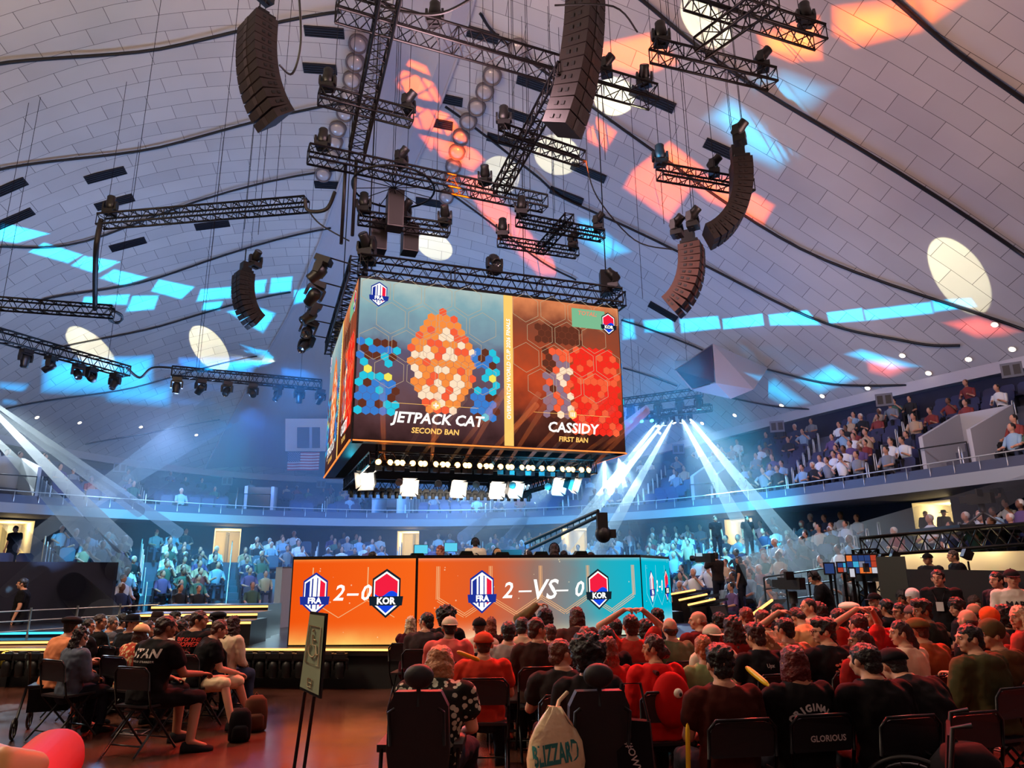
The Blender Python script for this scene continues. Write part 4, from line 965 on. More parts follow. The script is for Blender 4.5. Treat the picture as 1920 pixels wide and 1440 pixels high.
def ramp_screen(name, stops, axis='x', size=1., noise=.0, glow=None, es=1.):
    """emissive picture: a colour ramp along x or z of the panel with soft noise and optional bright lower and upper edges"""
    m = bpy.data.materials.new(name); m.use_nodes = True; nt = m.node_tree; N = nt.nodes.new; K = nt.links.new
    nt.nodes.remove(nt.nodes['Principled BSDF']); e = N('ShaderNodeEmission'); K(e.outputs[0], nt.nodes['Material Output'].inputs[0]); e.inputs[1].default_value = es
    tc = N('ShaderNodeTexCoord'); sx = N('ShaderNodeSeparateXYZ'); K(tc.outputs['Object'], sx.inputs[0])
    n = N('ShaderNodeTexNoise'); n.inputs['Scale'].default_value = 1.6; n.inputs['Detail'].default_value = 5; K(tc.outputs['Object'], n.inputs['Vector'])
    d = N('ShaderNodeMath'); d.operation = 'DIVIDE'; K(sx.outputs[0 if axis == 'x' else 2], d.inputs[0]); d.inputs[1].default_value = size
    s = N('ShaderNodeMath'); s.operation = 'MULTIPLY_ADD'; K(n.outputs['Fac'], s.inputs[0]); s.inputs[1].default_value = noise; K(d.outputs[0], s.inputs[2])
    s2 = N('ShaderNodeMath'); s2.operation = 'SUBTRACT'; K(s.outputs[0], s2.inputs[0]); s2.inputs[1].default_value = noise*.5
    cr = N('ShaderNodeValToRGB'); el = cr.color_ramp.elements
    for i, (p, c) in enumerate(stops):
        q = el[i] if i < 2 else el.new(p)
        q.position = p; q.color = srgb(*c)
    K(s2.outputs[0], cr.inputs[0]); out = cr.outputs[0]
    if glow:
        H, gc = glow
        for (a, b, f) in ((H*.3, 0.0, 1.), (H*.93, H*1.02, .9)):
            mr = N('ShaderNodeMapRange'); K(sx.outputs[2], mr.inputs['Value']); mr.inputs['From Min'].default_value = a; mr.inputs['From Max'].default_value = b
            pw = N('ShaderNodeMath'); pw.operation = 'POWER'; K(mr.outputs[0], pw.inputs[0]); pw.inputs[1].default_value = 2.2
            nn = N('ShaderNodeMath'); nn.operation = 'MULTIPLY'; K(pw.outputs[0], nn.inputs[0]); K(n.outputs['Fac'], nn.inputs[1])
            n3 = N('ShaderNodeMath'); n3.operation = 'MULTIPLY'; K(nn.outputs[0], n3.inputs[0]); n3.inputs[1].default_value = 1.6*f
            mx = N('ShaderNodeMix'); mx.data_type = 'RGBA'; K(n3.outputs[0], mx.inputs['Factor']); K(out, mx.inputs['A']); mx.inputs['B'].default_value = srgb(*gc); mx.clamp_factor = True
            out = mx.outputs['Result']
        v = N('ShaderNodeTexVoronoi'); v.inputs['Scale'].default_value = 7; K(tc.outputs['Object'], v.inputs['Vector'])
        lt = N('ShaderNodeMath'); lt.operation = 'LESS_THAN'; K(v.outputs['Distance'], lt.inputs[0]); lt.inputs[1].default_value = .085
        ad = N('ShaderNodeMix'); ad.data_type = 'RGBA'; f2 = N('ShaderNodeMath'); f2.operation = 'MULTIPLY'; K(lt.outputs[0], f2.inputs[0]); f2.inputs[1].default_value = .45
        K(f2.outputs[0], ad.inputs['Factor']); K(out, ad.inputs['A']); ad.inputs['B'].default_value = srgb(255, 236, 190); out = ad.outputs['Result']
    K(out, e.inputs[0]); return m
# ---------------------------------------------------------------- stage deck
DZ = .57
FLD = [(-15, 12.4), (-9, 12.1), (-4.3, 11.7), (-1.7, 11.35), (.6, 11.75), (3.3, 12.85), (4.9, 15.5), (6.2, 19.5), (5.5, 25), (-8, 27.5), (-12, 22), (-15, 17)]
STG = mat('stage_deck_vinyl', (26, 26, 32), .3, spec=.6); SKRT = mat('black_stage_skirt', (14, 13, 17), .7)
AMB = emis('amber_led_strip', (255, 176, 96), 2.6); CYL = emis('cyan_led_strip', (60, 205, 255), 2.2)
t = thing('stage', 'low black stage deck edged with amber strips carrying the LED desk', 'stage', (0, 12, 0))
def lo(p, o=(0, 12, 0)): return Vector(p)-Vector(o)
mb = MB(); mb.prism([lo((x, y, DZ-.1)) for x, y in FLD], (0, 0, .1), STG); mb.build('deck', t)
mb = MB(); cxs, cys = sum(x for x, y in FLD)/12, sum(y for x, y in FLD)/12
mb.prism([lo((cxs+(x-cxs)*.985, cys+(y-cys)*.985, 0)) for x, y in FLD], (0, 0, DZ-.1), SKRT); mb.build('skirt', t)
for i in range(5):
    a, b = FLD[i], FLD[i+1]; mb = MB(); mb.box(lo(((a[0]+b[0])/2, (a[1]+b[1])/2, DZ-.012)), (math.hypot(b[0]-a[0], b[1]-a[1]), .03, .03), AMB, Matrix.Rotation(math.atan2(b[1]-a[1], b[0]-a[0]), 3, 'Z')); mb.build('led_strip', t)
# steps at the left, each tread with its amber strip, and the raised cyan-edged runway
def slab(name, label, cat, p0, p1, y0, y1, z0, z1, strip, m=STG, group=None):
    t = thing(name, label, cat, ((p0+p1)/2, y0, z0), 0, group); mb = MB(); w = p1-p0
    mb.box((0, (y1-y0)/2, (z1-z0)/2), (w, y1-y0, z1-z0), m); mb.build('slab', t)
    mb = MB(); mb.box((0, -.012, z1-z0-.03), (w, .024, .035), strip); mb.build('led_strip', t); return t
for k, (xa, xb, py, D) in enumerate(((260, 500, 1166, 13.6), (245, 515, 1151, 14.4), (285, 530, 1136, 15.2))):
    a, b = at_d(xa, py, D), at_d(xb, py, D)
    slab('stage_step', 'amber-edged black stage step left of the LED desk, %s of three' % ('lowest', 'middle', 'topmost')[k], 'step', a.x, b.x, a.y, a.y+.78, DZ, a.z, AMB, group='amber-edged stage steps')
slab('runway', 'raised black runway with a cyan light line at the left of the stage', 'stage', -14.5, at_d(120, 1166, 13.6).x, 13.3, 15.5, DZ, .74, CYL)
slab('runway', 'lower runway step with an amber light line at the left of the stage', 'stage', -14.5, at_d(150, 1180, 12.9).x, 12.65, 13.3, DZ, .64, AMB)
for k, (xa, ya, xb, yb, D) in enumerate(((1257, 1114, 1303, 1106, 17.6), (1273, 1125, 1325, 1114, 17.0), (1290, 1134, 1340, 1123, 16.4), (1410, 1152, 1447, 1125, 13.0))):
    a, b = at_d(xa, ya, D), at_d(xb, yb, D+.6); d = b-a; t = thing('stage_ramp_step', 'slanted amber-edged step right of the LED desk, number %s from the desk' % ('one', 'two', 'three', 'four')[k], 'step', (a.x, a.y, 0), 0, 'slanted steps')
    mb = MB(); mb.prism([(0, 0, a.z-.06), (d.x, d.y, b.z-.06), (d.x+.5, d.y+.7, b.z-.06), (.5, .7, a.z-.06)], (0, 0, .05), STG); mb.prism([(0.05, 0.05, DZ if k < 3 else 0), (d.x, d.y+.05, DZ if k < 3 else 0), (d.x+.45, d.y+.6, DZ if k < 3 else 0), (.45, .6, DZ if k < 3 else 0)], (0, 0, min(a.z, b.z)-(DZ if k < 3 else 0)-.05), SKRT); mb.build('tread', t)
    mb = MB(); mb.tube([(0, -.02, a.z), (d.x, d.y-.02, b.z)], .022, AMB, 6); mb.build('led_strip', t)
# ---------------------------------------------------------------- LED desk
A_, B_, C_, D_ = [at_d(x, 1050, D) for x, D in ((549, 12.5), (782, 11.95), (1201, 13.55), (1254, 16.3))]
ZT = 1.93
desk = thing('led_desk', 'long faceted player desk faced with orange to cyan scoreboard screens', 'desk', (B_.x, B_.y, DZ)); BASE = Vector((B_.x, B_.y, DZ))
H = ZT-DZ
OR1 = [(0, (236, 84, 14)), (.5, (240, 92, 22)), (1, (244, 100, 26))]
MID = [(0, (240, 92, 20)), (.3, (214, 92, 44)), (.5, (150, 112, 98)), (.68, (112, 136, 142)), (.8, (40, 168, 184)), (1, (0, 178, 204))]
CY1 = [(0, (0, 180, 205)), (1, (0, 178, 204))]
for nm, (p, q, st, gl) in dict(left=(A_, B_, OR1, (255, 214, 110)), middle=(B_, C_, MID, (255, 236, 190)), right=(C_, D_, CY1, (215, 255, 255))).items():
    L = math.hypot(q.x-p.x, q.y-p.y); az = math.atan2(q.y-p.y, q.x-p.x)
    f = MB(); f.box((L/2, .05, H/2), (L, .1, H), BLACK); fr = f.build('screen_cabinet', desk, Vector((p.x, p.y, DZ))-BASE, (0, 0, az))
    s = MB(); s.quad((.02, -.004, .02), (L-.02, -.004, .02), (L-.02, -.004, H-.02), (.02, -.004, H-.02), ramp_screen('led_picture_'+nm, st, 'x', L, .12, (H, gl), 1.05)); sc_ = s.build('screen', fr)
    hx = MB(); r = .52; m = emis('desk_hexagon_line_'+nm, (255, 190, 130) if nm != 'right' else (170, 240, 250), .9); cnt = 0
    for i in range(int(L/(r*1.732))+2):
        for j in range(2):
            cx_ = i*r*1.75+(j*r*.875)-.1; cz_ = .95-j*r*1.5
            for k2 in range(6):
                a, b = hexpts(cx_, cz_, r)[k2], hexpts(cx_, cz_, r)[(k2+1) % 6]
                if all(.04 < x < L-.04 and .04 < z < H-.04 for x, z in (a, b)):
                    d = Vector((b[0]-a[0], 0, b[1]-a[1])).normalized()*.0; nn = Vector((-(b[1]-a[1]), 0, b[0]-a[0])).normalized()*.0045
                    for o in ((0, 1.4) if nm == 'middle' else (0,)):
                        A2, B2 = Vector((a[0], -.008, a[1]))+nn*o*5, Vector((b[0], -.008, b[1]))+nn*o*5; hx.quad(A2-nn, B2-nn, B2+nn, A2+nn, m)
    if hx.f: hx.build('hexagon_line', sc_)
    if nm == 'left': items = [(.20*L, 'FRA'), (.745*L, 'KOR')]; txt = [('2', .455*L, .3), ('-', .60*L, .4), ('0', .585*L+.26*1, .3)]; txt = [('2', .385*L, .34), ('\u2013', .49*L, .34), ('0', .595*L, .34)]; items = [(.20*L, .30, 'FRA'), (.765*L, .34, 'KOR')]
    elif nm == 'middle': items = [(.265*L, .31, 'FRA'), (.785*L, .31, 'KOR')]; txt = [('2', .372*L, .36), ('\u2014', .447*L, .22), ('VS', .53*L, .46), ('\u2014', .612*L, .22), ('0', .69*L, .36)]
    else: items = [(.27*L, .28, 'FRA'), (.80*L, .30, 'KOR')]; txt = [('2', .45*L, .3), ('\u2013', .54*L, .26), ('0', .62*L, .3)]
    for cx_, r, tm in items: crest(sc_, cx_, .80, r, tm)
    for tx, cx_, sz in txt: place_flat(text_mesh(tx, sz, E_W, .25, .006), 'lettering', sc_, (cx_, -.02, .80), (1, 0, 0), (0, 0, 1))
mb = MB(); tp = [Vector((p.x, p.y, ZT))-BASE for p in (A_, B_, C_, D_)]; bk = [tp[3]+Vector((-.75, .25, 0)), tp[2]+Vector((-.45, .85, 0)), tp[1]+Vector((-.1, .85, 0)), tp[0]+Vector((0, .85, 0))]
mb.prism([p+Vector((0, 0, .001)) for p in tp+bk], (0, 0, .03), mat('black_desk_top', (18, 18, 22), .4)); mb.build('desk_top', desk)
mb = MB(); mb.box(((tp[0]+tp[1])/2+Vector((0, .8, -.6))).to_tuple(), (.1, .06, H-.1), SKRT); mb.build('back_post', desk)
# ---------------------------------------------------------------- hanging screen cube
hj = 3.0; ZB, ZTJ = EYE+hj, EYE+hj*2.40
def jp(x, y): d = ray(x, y); t_ = hj/d.z; return Vector((d.x*t_, d.y*t_, 0))
N0 = jp(657, 826); R0 = jp(1176, 851); u = (R0-N0); WJ = u.length; u.normalize(); v = Vector((-u.y, u.x, 0)); JC = N0+u*WJ/2+v*WJ/2; HJ = ZTJ-ZB
cube = thing('screen_cube', 'hanging four-sided video cube above the stage showing two framed pictures', 'screen cube', (JC.x, JC.y, ZB)); AZ = math.atan2(u.y, u.x); cube.rotation_euler = (0, 0, AZ)
h = WJ/2
mb = MB()
for k in range(4):
    R = Matrix.Rotation(k*PI/2, 3, 'Z'); mb.box(R @ Vector((0, -h+.17, HJ/2)), (WJ-.1, .3, HJ), BLACK, R)
mb.build('housing', cube)
SKY = ramp_screen('picture_sky', [(0, (44, 26, 26)), (.12, (70, 44, 46)), (.3, (92, 66, 72)), (.55, (86, 78, 102)), (.66, (104, 126, 142)), (.85, (118, 152, 160)), (1, (160, 176, 172))], 'z', HJ, .30, None, 1.3)
WST = ramp_screen('picture_canyon', [(0, (34, 16, 14)), (.2, (74, 36, 28)), (.45, (176, 66, 34)), (.6, (150, 62, 36)), (.8, (120, 62, 44)), (1, (204, 122, 78))], 'z', HJ, .35, None, 1.3)
M_OR, M_CR, M_BL, M_CY, M_RD, M_RD2, M_GY, M_BN, M_TE, M_YE = [emis('tile_'+n, c, 1.1) for n, c in (('orange', (240, 138, 62)), ('cream', (250, 218, 186)), ('blue', (58, 122, 200)), ('cyan', (40, 190, 215)), ('scarlet', (236, 44, 32)), ('coral', (240, 92, 56)), ('mauve', (140, 112, 130)), ('umber', (96, 48, 34)), ('teal', (120, 180, 140)), ('yellow', (236, 222, 90)))]
def screen_art(par):
    """both halves of the picture; the figures are replaced by a plain mosaic of coloured hexagon tiles"""
    X = lambda f: -h+.06+f*(WJ-.12); Y = -h-.0
    W0 = WJ-.12
    for nm, a, b, m in (('picture', 0, .525, SKY), ('picture', .56, 1, WST), ('gold_bar', .525, .56, E_GOLD)):
        mb = MB(); y = Y+.012-(.006 if nm != 'picture' else 0); mb.quad((X(a), y, .06), (X(b), y, .06), (X(b), y, HJ-.06), (X(a), y, HJ-.06), m); p = mb.build(nm, par)
    Y -= .0
    S_ = [MB()]; r = .115
    def hextile(fx, fz, m): flat(S_[0], hexpts(X(fx), .06+fz*(HJ-.12), r*.97), m, Y-.002)
    def field(x0, x1, z0, z1, fn):
        dx = r*1.732/W0; dz = r*1.5/(HJ-.12); j = 0; z = z0
        while z <= z1:
            x = x0+(dx/2 if j % 2 else 0)
            while x <= x1:
                m = fn(x, z)
                if m: hextile(x, z, m)
                x += dx
            z += dz; j += 1
    rr = random.Random(5)
    field(.17, .42, .2, .86, lambda x, z: None if ((x-.295)/.115)**2+((z-.5)/.34)**2 > 1 else (M_CR if rr.random() < .3 else (M_OR if rr.random() < .75 else M_RD2)))
    field(.01, .5, .17, .62, lambda x, z: (rr.choice([M_BL, M_BL, M_CY, M_BN]) if (abs(x-.07) < .065 or abs(x-.46) < .055) and (z > .5 or z < .36) else (rr.choice([M_YE, M_CY, None]) if (abs(x-.07) < .05 or abs(x-.47) < .035) else None)))
    S_[0].build('tile_mosaic', par); S_[0] = MB()
    field(.80, .985, .12, .68, lambda x, z: None if abs(x-.89)/(.05+.12*(1-z)) > 1 else rr.choice([M_RD, M_RD, M_RD, M_RD2]))
    field(.66, .80, .22, .66, lambda x, z: rr.choice([M_GY, M_GY, M_BN, M_CR, M_RD2]) if abs(x-.735) < .06 else None)
    field(.66, .84, .72, .84, lambda x, z: M_BN)
    S_[0].build('tile_mosaic', par)
    hx = MB()
    for i in range(10):
        for j in range(4):
            cx_ = -h+.45+i*.80+(j % 2)*.4; cz_ = HJ-.35-j*.70
            if abs(cx_)+.42 < h and not (-.02 < (cx_+h)/WJ-.5 < .09): hexline(hx, cx_, cz_, .42, .012, E_LINE, Y-.006)
    hx.build('hexagon_line', par)
    g = MB(); flat(g, [(X(.8), HJ-.75), (X(.94), HJ-.75), (X(.94), HJ-.2), (X(.8), HJ-.2)], M_TE, Y-.008); g.build('caption_box', par)
    def tx(s_, fx, z, size, m, shear=.2, bold=.004, up=(0, 0, 1), ux=(1, 0, 0)): place_flat(text_mesh(s_, size, m, shear, bold), 'lettering', par, (X(fx), Y-.014, z), ux, up)
    tx('TOTAL:', .865, HJ-.33, .17, E_CORAL); tx('JETPACK CAT', .285, .62, .37, E_W, .2, .010); tx('SECOND BAN', .275, .32, .19, E_GOLD, .1, .005)
    tx('CASSIDY', .79, .60, .37, E_W, .1, .010); tx('FIRST BAN', .79, .30, .18, E_GOLD, .1, .005)
    tx('OVERWATCH WORLD CUP 2026 FINALS', .5425, HJ/2, .15, E_W, .1, .002, (-1, 0, 0), (0, 0, 1))
    g = MB()
    for f_ in (.275, .79):
        flat(g, hexpts(X(f_), .98, .13), E_GOLD, Y-.012); flat(g, [(X(f_)-1.1, .985), (X(f_)+1.1, .985), (X(f_)+1.1, .975), (X(f_)-1.1, .975)], E_GOLD, Y-.011)
    flat(g, [(X(.275)-.02, .91), (X(.275)+.02, .91), (X(.275)+.02, 1.05), (X(.275)-.02, 1.05)], E_W, Y-.015); flat(g, [(X(.275)-.07, .96), (X(.275)+.07, .96), (X(.275)+.07, 1.0), (X(.275)-.07, 1.0)], E_W, Y-.016)
    for d in (-.05, 0, .05): flat(g, [(X(.79)+d-.012, .92), (X(.79)+d+.012, .92), (X(.79)+d+.012, 1.04), (X(.79)+d-.012, 1.04)], E_W, Y-.015)
    g.build('ban_icon', par)
    crest(par, X(.065), HJ-.45, .3, 'FRA', Y-.01); crest(par, X(.955), HJ-.55, .3, 'KOR', Y-.01)
    g = MB(); g.box((0, Y-.01, .02), (WJ-.1, .03, .03), emis('amber_edge_glint', (255, 130, 60), 1.6)); g.build('edge_light', par)  # glowing strip paints an amber glint along the lower edge
E_CORAL = emis('screen_coral', (240, 140, 110), 1.)
scr0 = bpy.data.objects.new('screen', None); COL.objects.link(scr0); scr0.parent = cube; screen_art(scr0)
for k in (1, 2, 3):
    s2 = scr0.copy(); COL.objects.link(s2); s2.parent = cube; s2.rotation_euler = (0, 0, k*PI/2)
    for c in list(scr0.children): d = c.copy(); COL.objects.link(d); d.parent = s2
# ---------------------------------------------------------------- rigging: box trusses, moving heads, line arrays
TR = mat('black_truss_tube', (16, 12, 13), .45, .5)
def truss(p0, p1, w=.3, label='', name='lighting_truss', group=None, hgt=None, n=None, cat='truss'):
    p0, p1 = Vector(p0), Vector(p1); d = p1-p0; L = d.length; t = thing(name, label, cat, p0, 0, group); q = d.to_track_quat('X', 'Z'); t.rotation_euler = q.to_euler()
    hh = (hgt or w)/2; w2 = w/2; co = [(-w2, -hh), (w2, -hh), (w2, hh), (-w2, hh)]
    for y, z in co: mb = MB(); mb.tube([(0, y, z), (L, y, z)], .03 if w > .25 else .024, TR, 6); mb.build('chord', t)
    mb = MB(); n = n or max(2, int(L/w*.9))
    for i in range(n):
        x0, x1 = L*i/n, L*(i+1)/n; xm = (x0+x1)/2
        for k in range(4):
            a, b = co[k], co[(k+1) % 4]
            mb.tube([(x0, *a), (xm, *b), (x1, *a)], .016 if w > .25 else .013, TR, 4, cap=False)
    for x in [L*i/max(1, round(L/2.4)) for i in range(max(1, round(L/2.4))+1)]:
        for k in range(4): mb.tube([(x, *co[k]), (x, *co[(k+1) % 4])], .014, TR, 4, cap=False)
    mb.build('bracing', t); return t
LENSD = mat('dark_lens', (40, 44, 52), .1, spec=.9)
def mover_proto(tilt, pan, glow=None, nm='moving_head_light'):
    P = Proto(nm, 'stage light'); mb = MB(); mb.box((0, 0, -.09), (.30, .26, .12), BLACKP); mb.box((0, 0, -.02), (.2, .06, .05), BLACK); P.part('base', mb)
    R = Matrix.Rotation(pan, 3, 'Z'); mb = MB()
    for g in (-1, 1): mb.loft([[R @ Vector((g*.17+dx, dy, z)) for dx, dy in ((-.025, -w), (.025, -w), (.025, w), (-.025, w))] for z, w in ((-.16, .06), (-.26, .075), (-.40, .055))], BLACKP, smooth=False)
    mb.box(R @ Vector((0, 0, -.175)), (.36, .14, .05), BLACKP, R); P.part('yoke', mb)
    R2 = R @ Matrix.Rotation(tilt, 3, 'X'); c = Vector((0, 0, -.37)); mb = MB()
    rings = [[c+R2 @ Vector((r*math.cos(a), r*.92*math.sin(a), z)) for a in [2*PI*k/16 for k in range(16)]] for z, r in ((.17, .07), (.15, .11), (.05, .135), (-.02, .13), (-.12, .11), (-.2, .115), (-.215, .10))]
    mb.loft(rings, BLACKP); hd = mb
    mb = MB(); mb.cyl(c+R2 @ Vector((0, 0, -.214)), c+R2 @ Vector((0, 0, -.222)), .092, glow or LENSD, 20); P.part('head', hd, [('lens', mb)])
    return P
LW_ = emis('lit_lens_white', (230, 250, 255), 14); LC_ = emis('lit_lens_cyan', (70, 230, 255), 8); LA_ = emis('lit_lens_amber', (255, 190, 110), 9)
MV = [mover_proto(0, 0), mover_proto(.9, .3), mover_proto(-.8, -.5), mover_proto(2.3, .2), mover_proto(.5, 1.6)]
MVC = mover_proto(.25, 0, LC_); MVW = [mover_proto(-.35, .4, LW_), mover_proto(.35, -.4, LW_)]
MVUP = (PI, 0, 0)
SPOT_LAB = ['by the left end', 'second from the left', 'third from the left', 'fourth from the left', 'fifth from the left', 'sixth from the left', 'seventh from the left', 'eighth from the left']
def wire(a, b, label, group='thin rigging wires', r=.008, name='rigging_wire'):
    mb = MB(); mb.tube([a, b], r, TR, 5); return tag(mb.build(name), label, 'wire', group)
def up_wire(p, label, group='thin rigging wires'): wire(p, (p[0], p[1], zc(p[0], p[1])), label, group)
NW = [0]
def rig(x0, y0, x1, y1, z, w, label, movers=(), down=False, z1=None, wires=(.15, .85), hang=(), grp='upper rig trusses', kinds=None, short=None):
    """truss whose ends show at the two image points when it hangs level at height z"""
    a, b = at_z(x0, y0, z), at_z(x1, y1, z1 or z); t = truss(a, b, w, label, group=grp); short = short or label
    for f in wires:
        p = a.lerp(b, f); NW[0] += 1; up_wire(p+Vector((0, 0, w/2)), 'thin steel wire holding the '+' '.join(short.split()[:9]), 'wires of the '+' '.join(short.split()[:6]))
    for i, f in enumerate(movers):
        p = a.lerp(b, f); k = kinds[i] if kinds else i % len(MV); pr = MV[k] if isinstance(k, int) else k
        if down: o = pr.spawn(p-Vector((0, 0, w/2)), math.atan2(b.y-a.y, b.x-a.x)+(i*.7 % 1)*.4, 'black moving head hanging under the %s, %s' % (' '.join(short.split()[:5]), SPOT_LAB[i]), 'moving heads under the '+' '.join(short.split()[:6]))
        else: o = pr.spawn(p+Vector((0, 0, w/2)), 0, 'black moving head standing on the %s, %s' % (' '.join(short.split()[:5]), SPOT_LAB[i]), 'moving heads on the '+' '.join(short.split()[:6]), rot=(PI, 0, i*1.3))
    return a, b
# centre rig above the screen cube
rig(632, 12, 1225, 182, 12.6, .42, 'long black truss crossing the top of the hall from the corner to the pale spot', (.27, .83, .97), short='top crossing truss')
rig(742, -60, 668, 290, 12.6, .38, 'steep black truss running down from the top of the frame to the cube rig', (), wires=(.5,), z1=12.2, short='steep centre truss')
rig(598, 178, 772, 222, 12.3, .32, 'short black cross truss with two moving heads under the top crossing truss', (.08, .96), short='short upper cross truss')
rig(578, 288, 1022, 382, 11.6, .36, 'long black truss right above the hanging wheel frame', (.05, .36, .72), short='lower crossing truss')
rig(1060, 130, 935, 360, 11.9, .32, 'slanting black truss joining the two crossing trusses', (), wires=(.5,), short='slanting joining truss')
rig(940, 248, 1092, 298, 11.9, .30, 'short truss below the big curved speaker stack', (.03,), short='truss below the big speaker stack')
rig(1225, 95, 1448, 148, 12.2, .34, 'truss with moving heads at both ends in front of the pale spot', (.07, .93), short='truss before the pale spot')
rig(1312, 90, 1450, -10, 12.2, .34, 'slanting truss rising to the top of the frame', (), wires=(.2,), short='slanting right truss')
rig(1290, -8, 1538, 70, 12.6, .36, 'truss near the top right by the orange patch', (.9,), short='top right truss')
rig(1236, 322, 1408, 352, 11.0, .30, 'truss beside the curved hanging speaker stack on the right', (.02, .60), short='truss beside the right speaker stack')
rig(672, 408, 842, 432, 10.6, .28, 'short truss just above the screen cube', (.05, .5, .95), short='short truss above the cube')
rig(970, 412, 1130, 442, 10.8, .26, 'upper of two short trusses right of the wheel frame', (.05, .95), short='upper short right truss')
rig(1012, 470, 1068, 408, 10.8, .24, 'small slanting truss between the two short right trusses', (), wires=(.5,), short='small slanting truss')
rig(935, 452, 1082, 475, 10.6, .24, 'lower of two short trusses right of the wheel frame', (.05, .95), short='lower short right truss')
# left trusses
rig(188, 415, 575, 383, 11.2, .32, 'long level truss with cable loom on the left under the tiled dome', (.04,), short='long level left truss')
rig(-60, 565, 212, 585, 9.6, .32, 'truss entering at the left edge with a coil of cable at its tip', (), short='coiled-cable truss')
rig(-60, 612, 238, 697, 8.6, .34, 'curved-looking truss at the left edge with hanging moving heads', (.33, .48, .66, .75, .92), down=True, short='left edge truss')
rig(322, 697, 602, 722, 8.4, .32, 'truss left of the screen cube with seven hanging moving heads', (.04, .19, .36, .53, .70, .85, 1.), down=True, short='truss left of the cube')
# right far trusses
rig(1168, 755, 1316, 735, 9.2, .34, 'far truss with five moving heads right of the screen cube', (.1, .25, .45, .72, .95), down=True, kinds=[0, 0, 0, 0, MVC], short='far upper right truss')
rig(1182, 783, 1334, 764, 8.9, .3, 'far lower truss with white beams right of the screen cube', (), short='far lower right truss')
for i, (x, y) in enumerate(((1231, 793), (1246, 790), (1261, 787), (1279, 786), (1294, 785))):
    MVW[i % 2].spawn(at_z(x, y, 8.75)+Vector((0, 0, .4)), .3*i, 'moving head throwing a white beam from the far lower truss, %s' % SPOT_LAB[i], 'white beam lights')
for i, (x, y) in enumerate(((1181, 794), (1200, 793), (1219, 792))):
    MVC.spawn(at_z(x, y, 8.6)+Vector((0, 0, .4)), PI, 'moving head glowing cyan beside the screen cube, %s' % SPOT_LAB[i], 'cyan moving heads', rot=(-.9, 0, 0))
# vertical drop pipes and cable runs
def cable(pts, label, r=.03, name='cable', group=None):
    P = [Vector(p) for p in pts]; out = []
    for i in range(len(P)-1):
        a, b, c, d = P[max(i-1, 0)], P[i], P[i+1], P[min(i+2, len(P)-1)]
        for k in range(6):
            t = k/6; out.append(.5*((2*b)+(c-a)*t+(2*a-5*b+4*c-d)*t*t+(3*b-a-3*c+d)*t**3))
    out.append(P[-1]); mb = MB(); mb.tube(out, r, mat('black_cable', (18, 16, 18), .6), 6); return tag(mb.build(name), label, 'cable', group)
cable([at_z(190, 412, 11.2), at_z(180, 470, 10.3), at_z(178, 580, 9.7)], 'thick black cable loom dropping from the long level left truss', .07)
cable([at_z(238, 690, 8.7), at_z(262, 708, 8.5), at_z(285, 690, 8.6), at_z(322, 690, 8.5)], 'cable loop sagging between the two left trusses', .045)
cable([at_z(628, 360, 11.4), at_z(612, 392, 10.9), at_z(578, 395, 10.9), at_z(572, 372, 11.2)], 'thick cable loop joining the left truss to the centre rig', .05)
cable([at_z(574, 388, 11), at_z(600, 420, 10.6), at_z(655, 452, 10.2)], 'thin cable falling toward the top of the screen cube', .02)
cable([at_z(560, -20, 12), at_z(564, 80, 11.2), at_z(548, 138, 10.8), at_z(524, 122, 10.8)], 'black cable looping beside the left speaker stack', .022)
cable([at_z(1195, 60, 12.3), at_z(1150, 12, 12.4), at_z(1040, 10, 12.6)], 'black cable across the top centre rig', .02)
cable([at_z(640, -10, 12.9), at_z(760, 22, 12.6), at_z(830, 24, 12.6), at_z(893, -8, 12.9)], 'pair of cables swagged at the top centre', .03)
cable([at_z(1098, 300, 11.8), at_z(1120, 370, 10.9), at_z(1190, 450, 10.0), at_z(1262, 468, 9.4)], 'thin cable sagging to the red-lit speaker stack', .018)
cable([at_z(x, y, 9.7) for x, y in ((200, 578), (228, 590), (222, 606), (205, 600), (212, 584), (230, 598), (215, 604), (200, 590))], 'coil of black cable at the tip of the left truss', .03)
for x, ya, za, yb, zb, s_ in ((648, 310, 11.8, 500, 9.6, 'left'), (668, 300, 11.8, 470, 9.7, 'right')):
    a = at_z(x, ya, za); mb = MB(); mb.tube([a, (a.x, a.y, zb)], .045, TR, 8); tag(mb.build('drop_pipe'), 'black vertical drop pipe above the cube corner, %s one' % s_, 'pipe', 'drop pipes above the cube')
# extra thin wires across the dome
for i, (x, y, z) in enumerate(((498, 6, 11.5), (735, 340, 11.4), (905, 440, 10.7), (985, 470, 10.6), (1040, 400, 10.8), (1135, 300, 11), (458, 430, 9.8), (484, 440, 9.8), (395, 490, 9.6), (372, 700, 8.6), (1300, 430, 9.6), (1245, 420, 9.8), (1340, 330, 11), (1392, 250, 11), (760, 420, 10.4), (1205, 560, 9.6), (880, 300, 11.2), (925, 240, 11.6))):
    p = at_z(x, y, z); up_wire(p, 'single thin wire hanging from the dome over the rig')
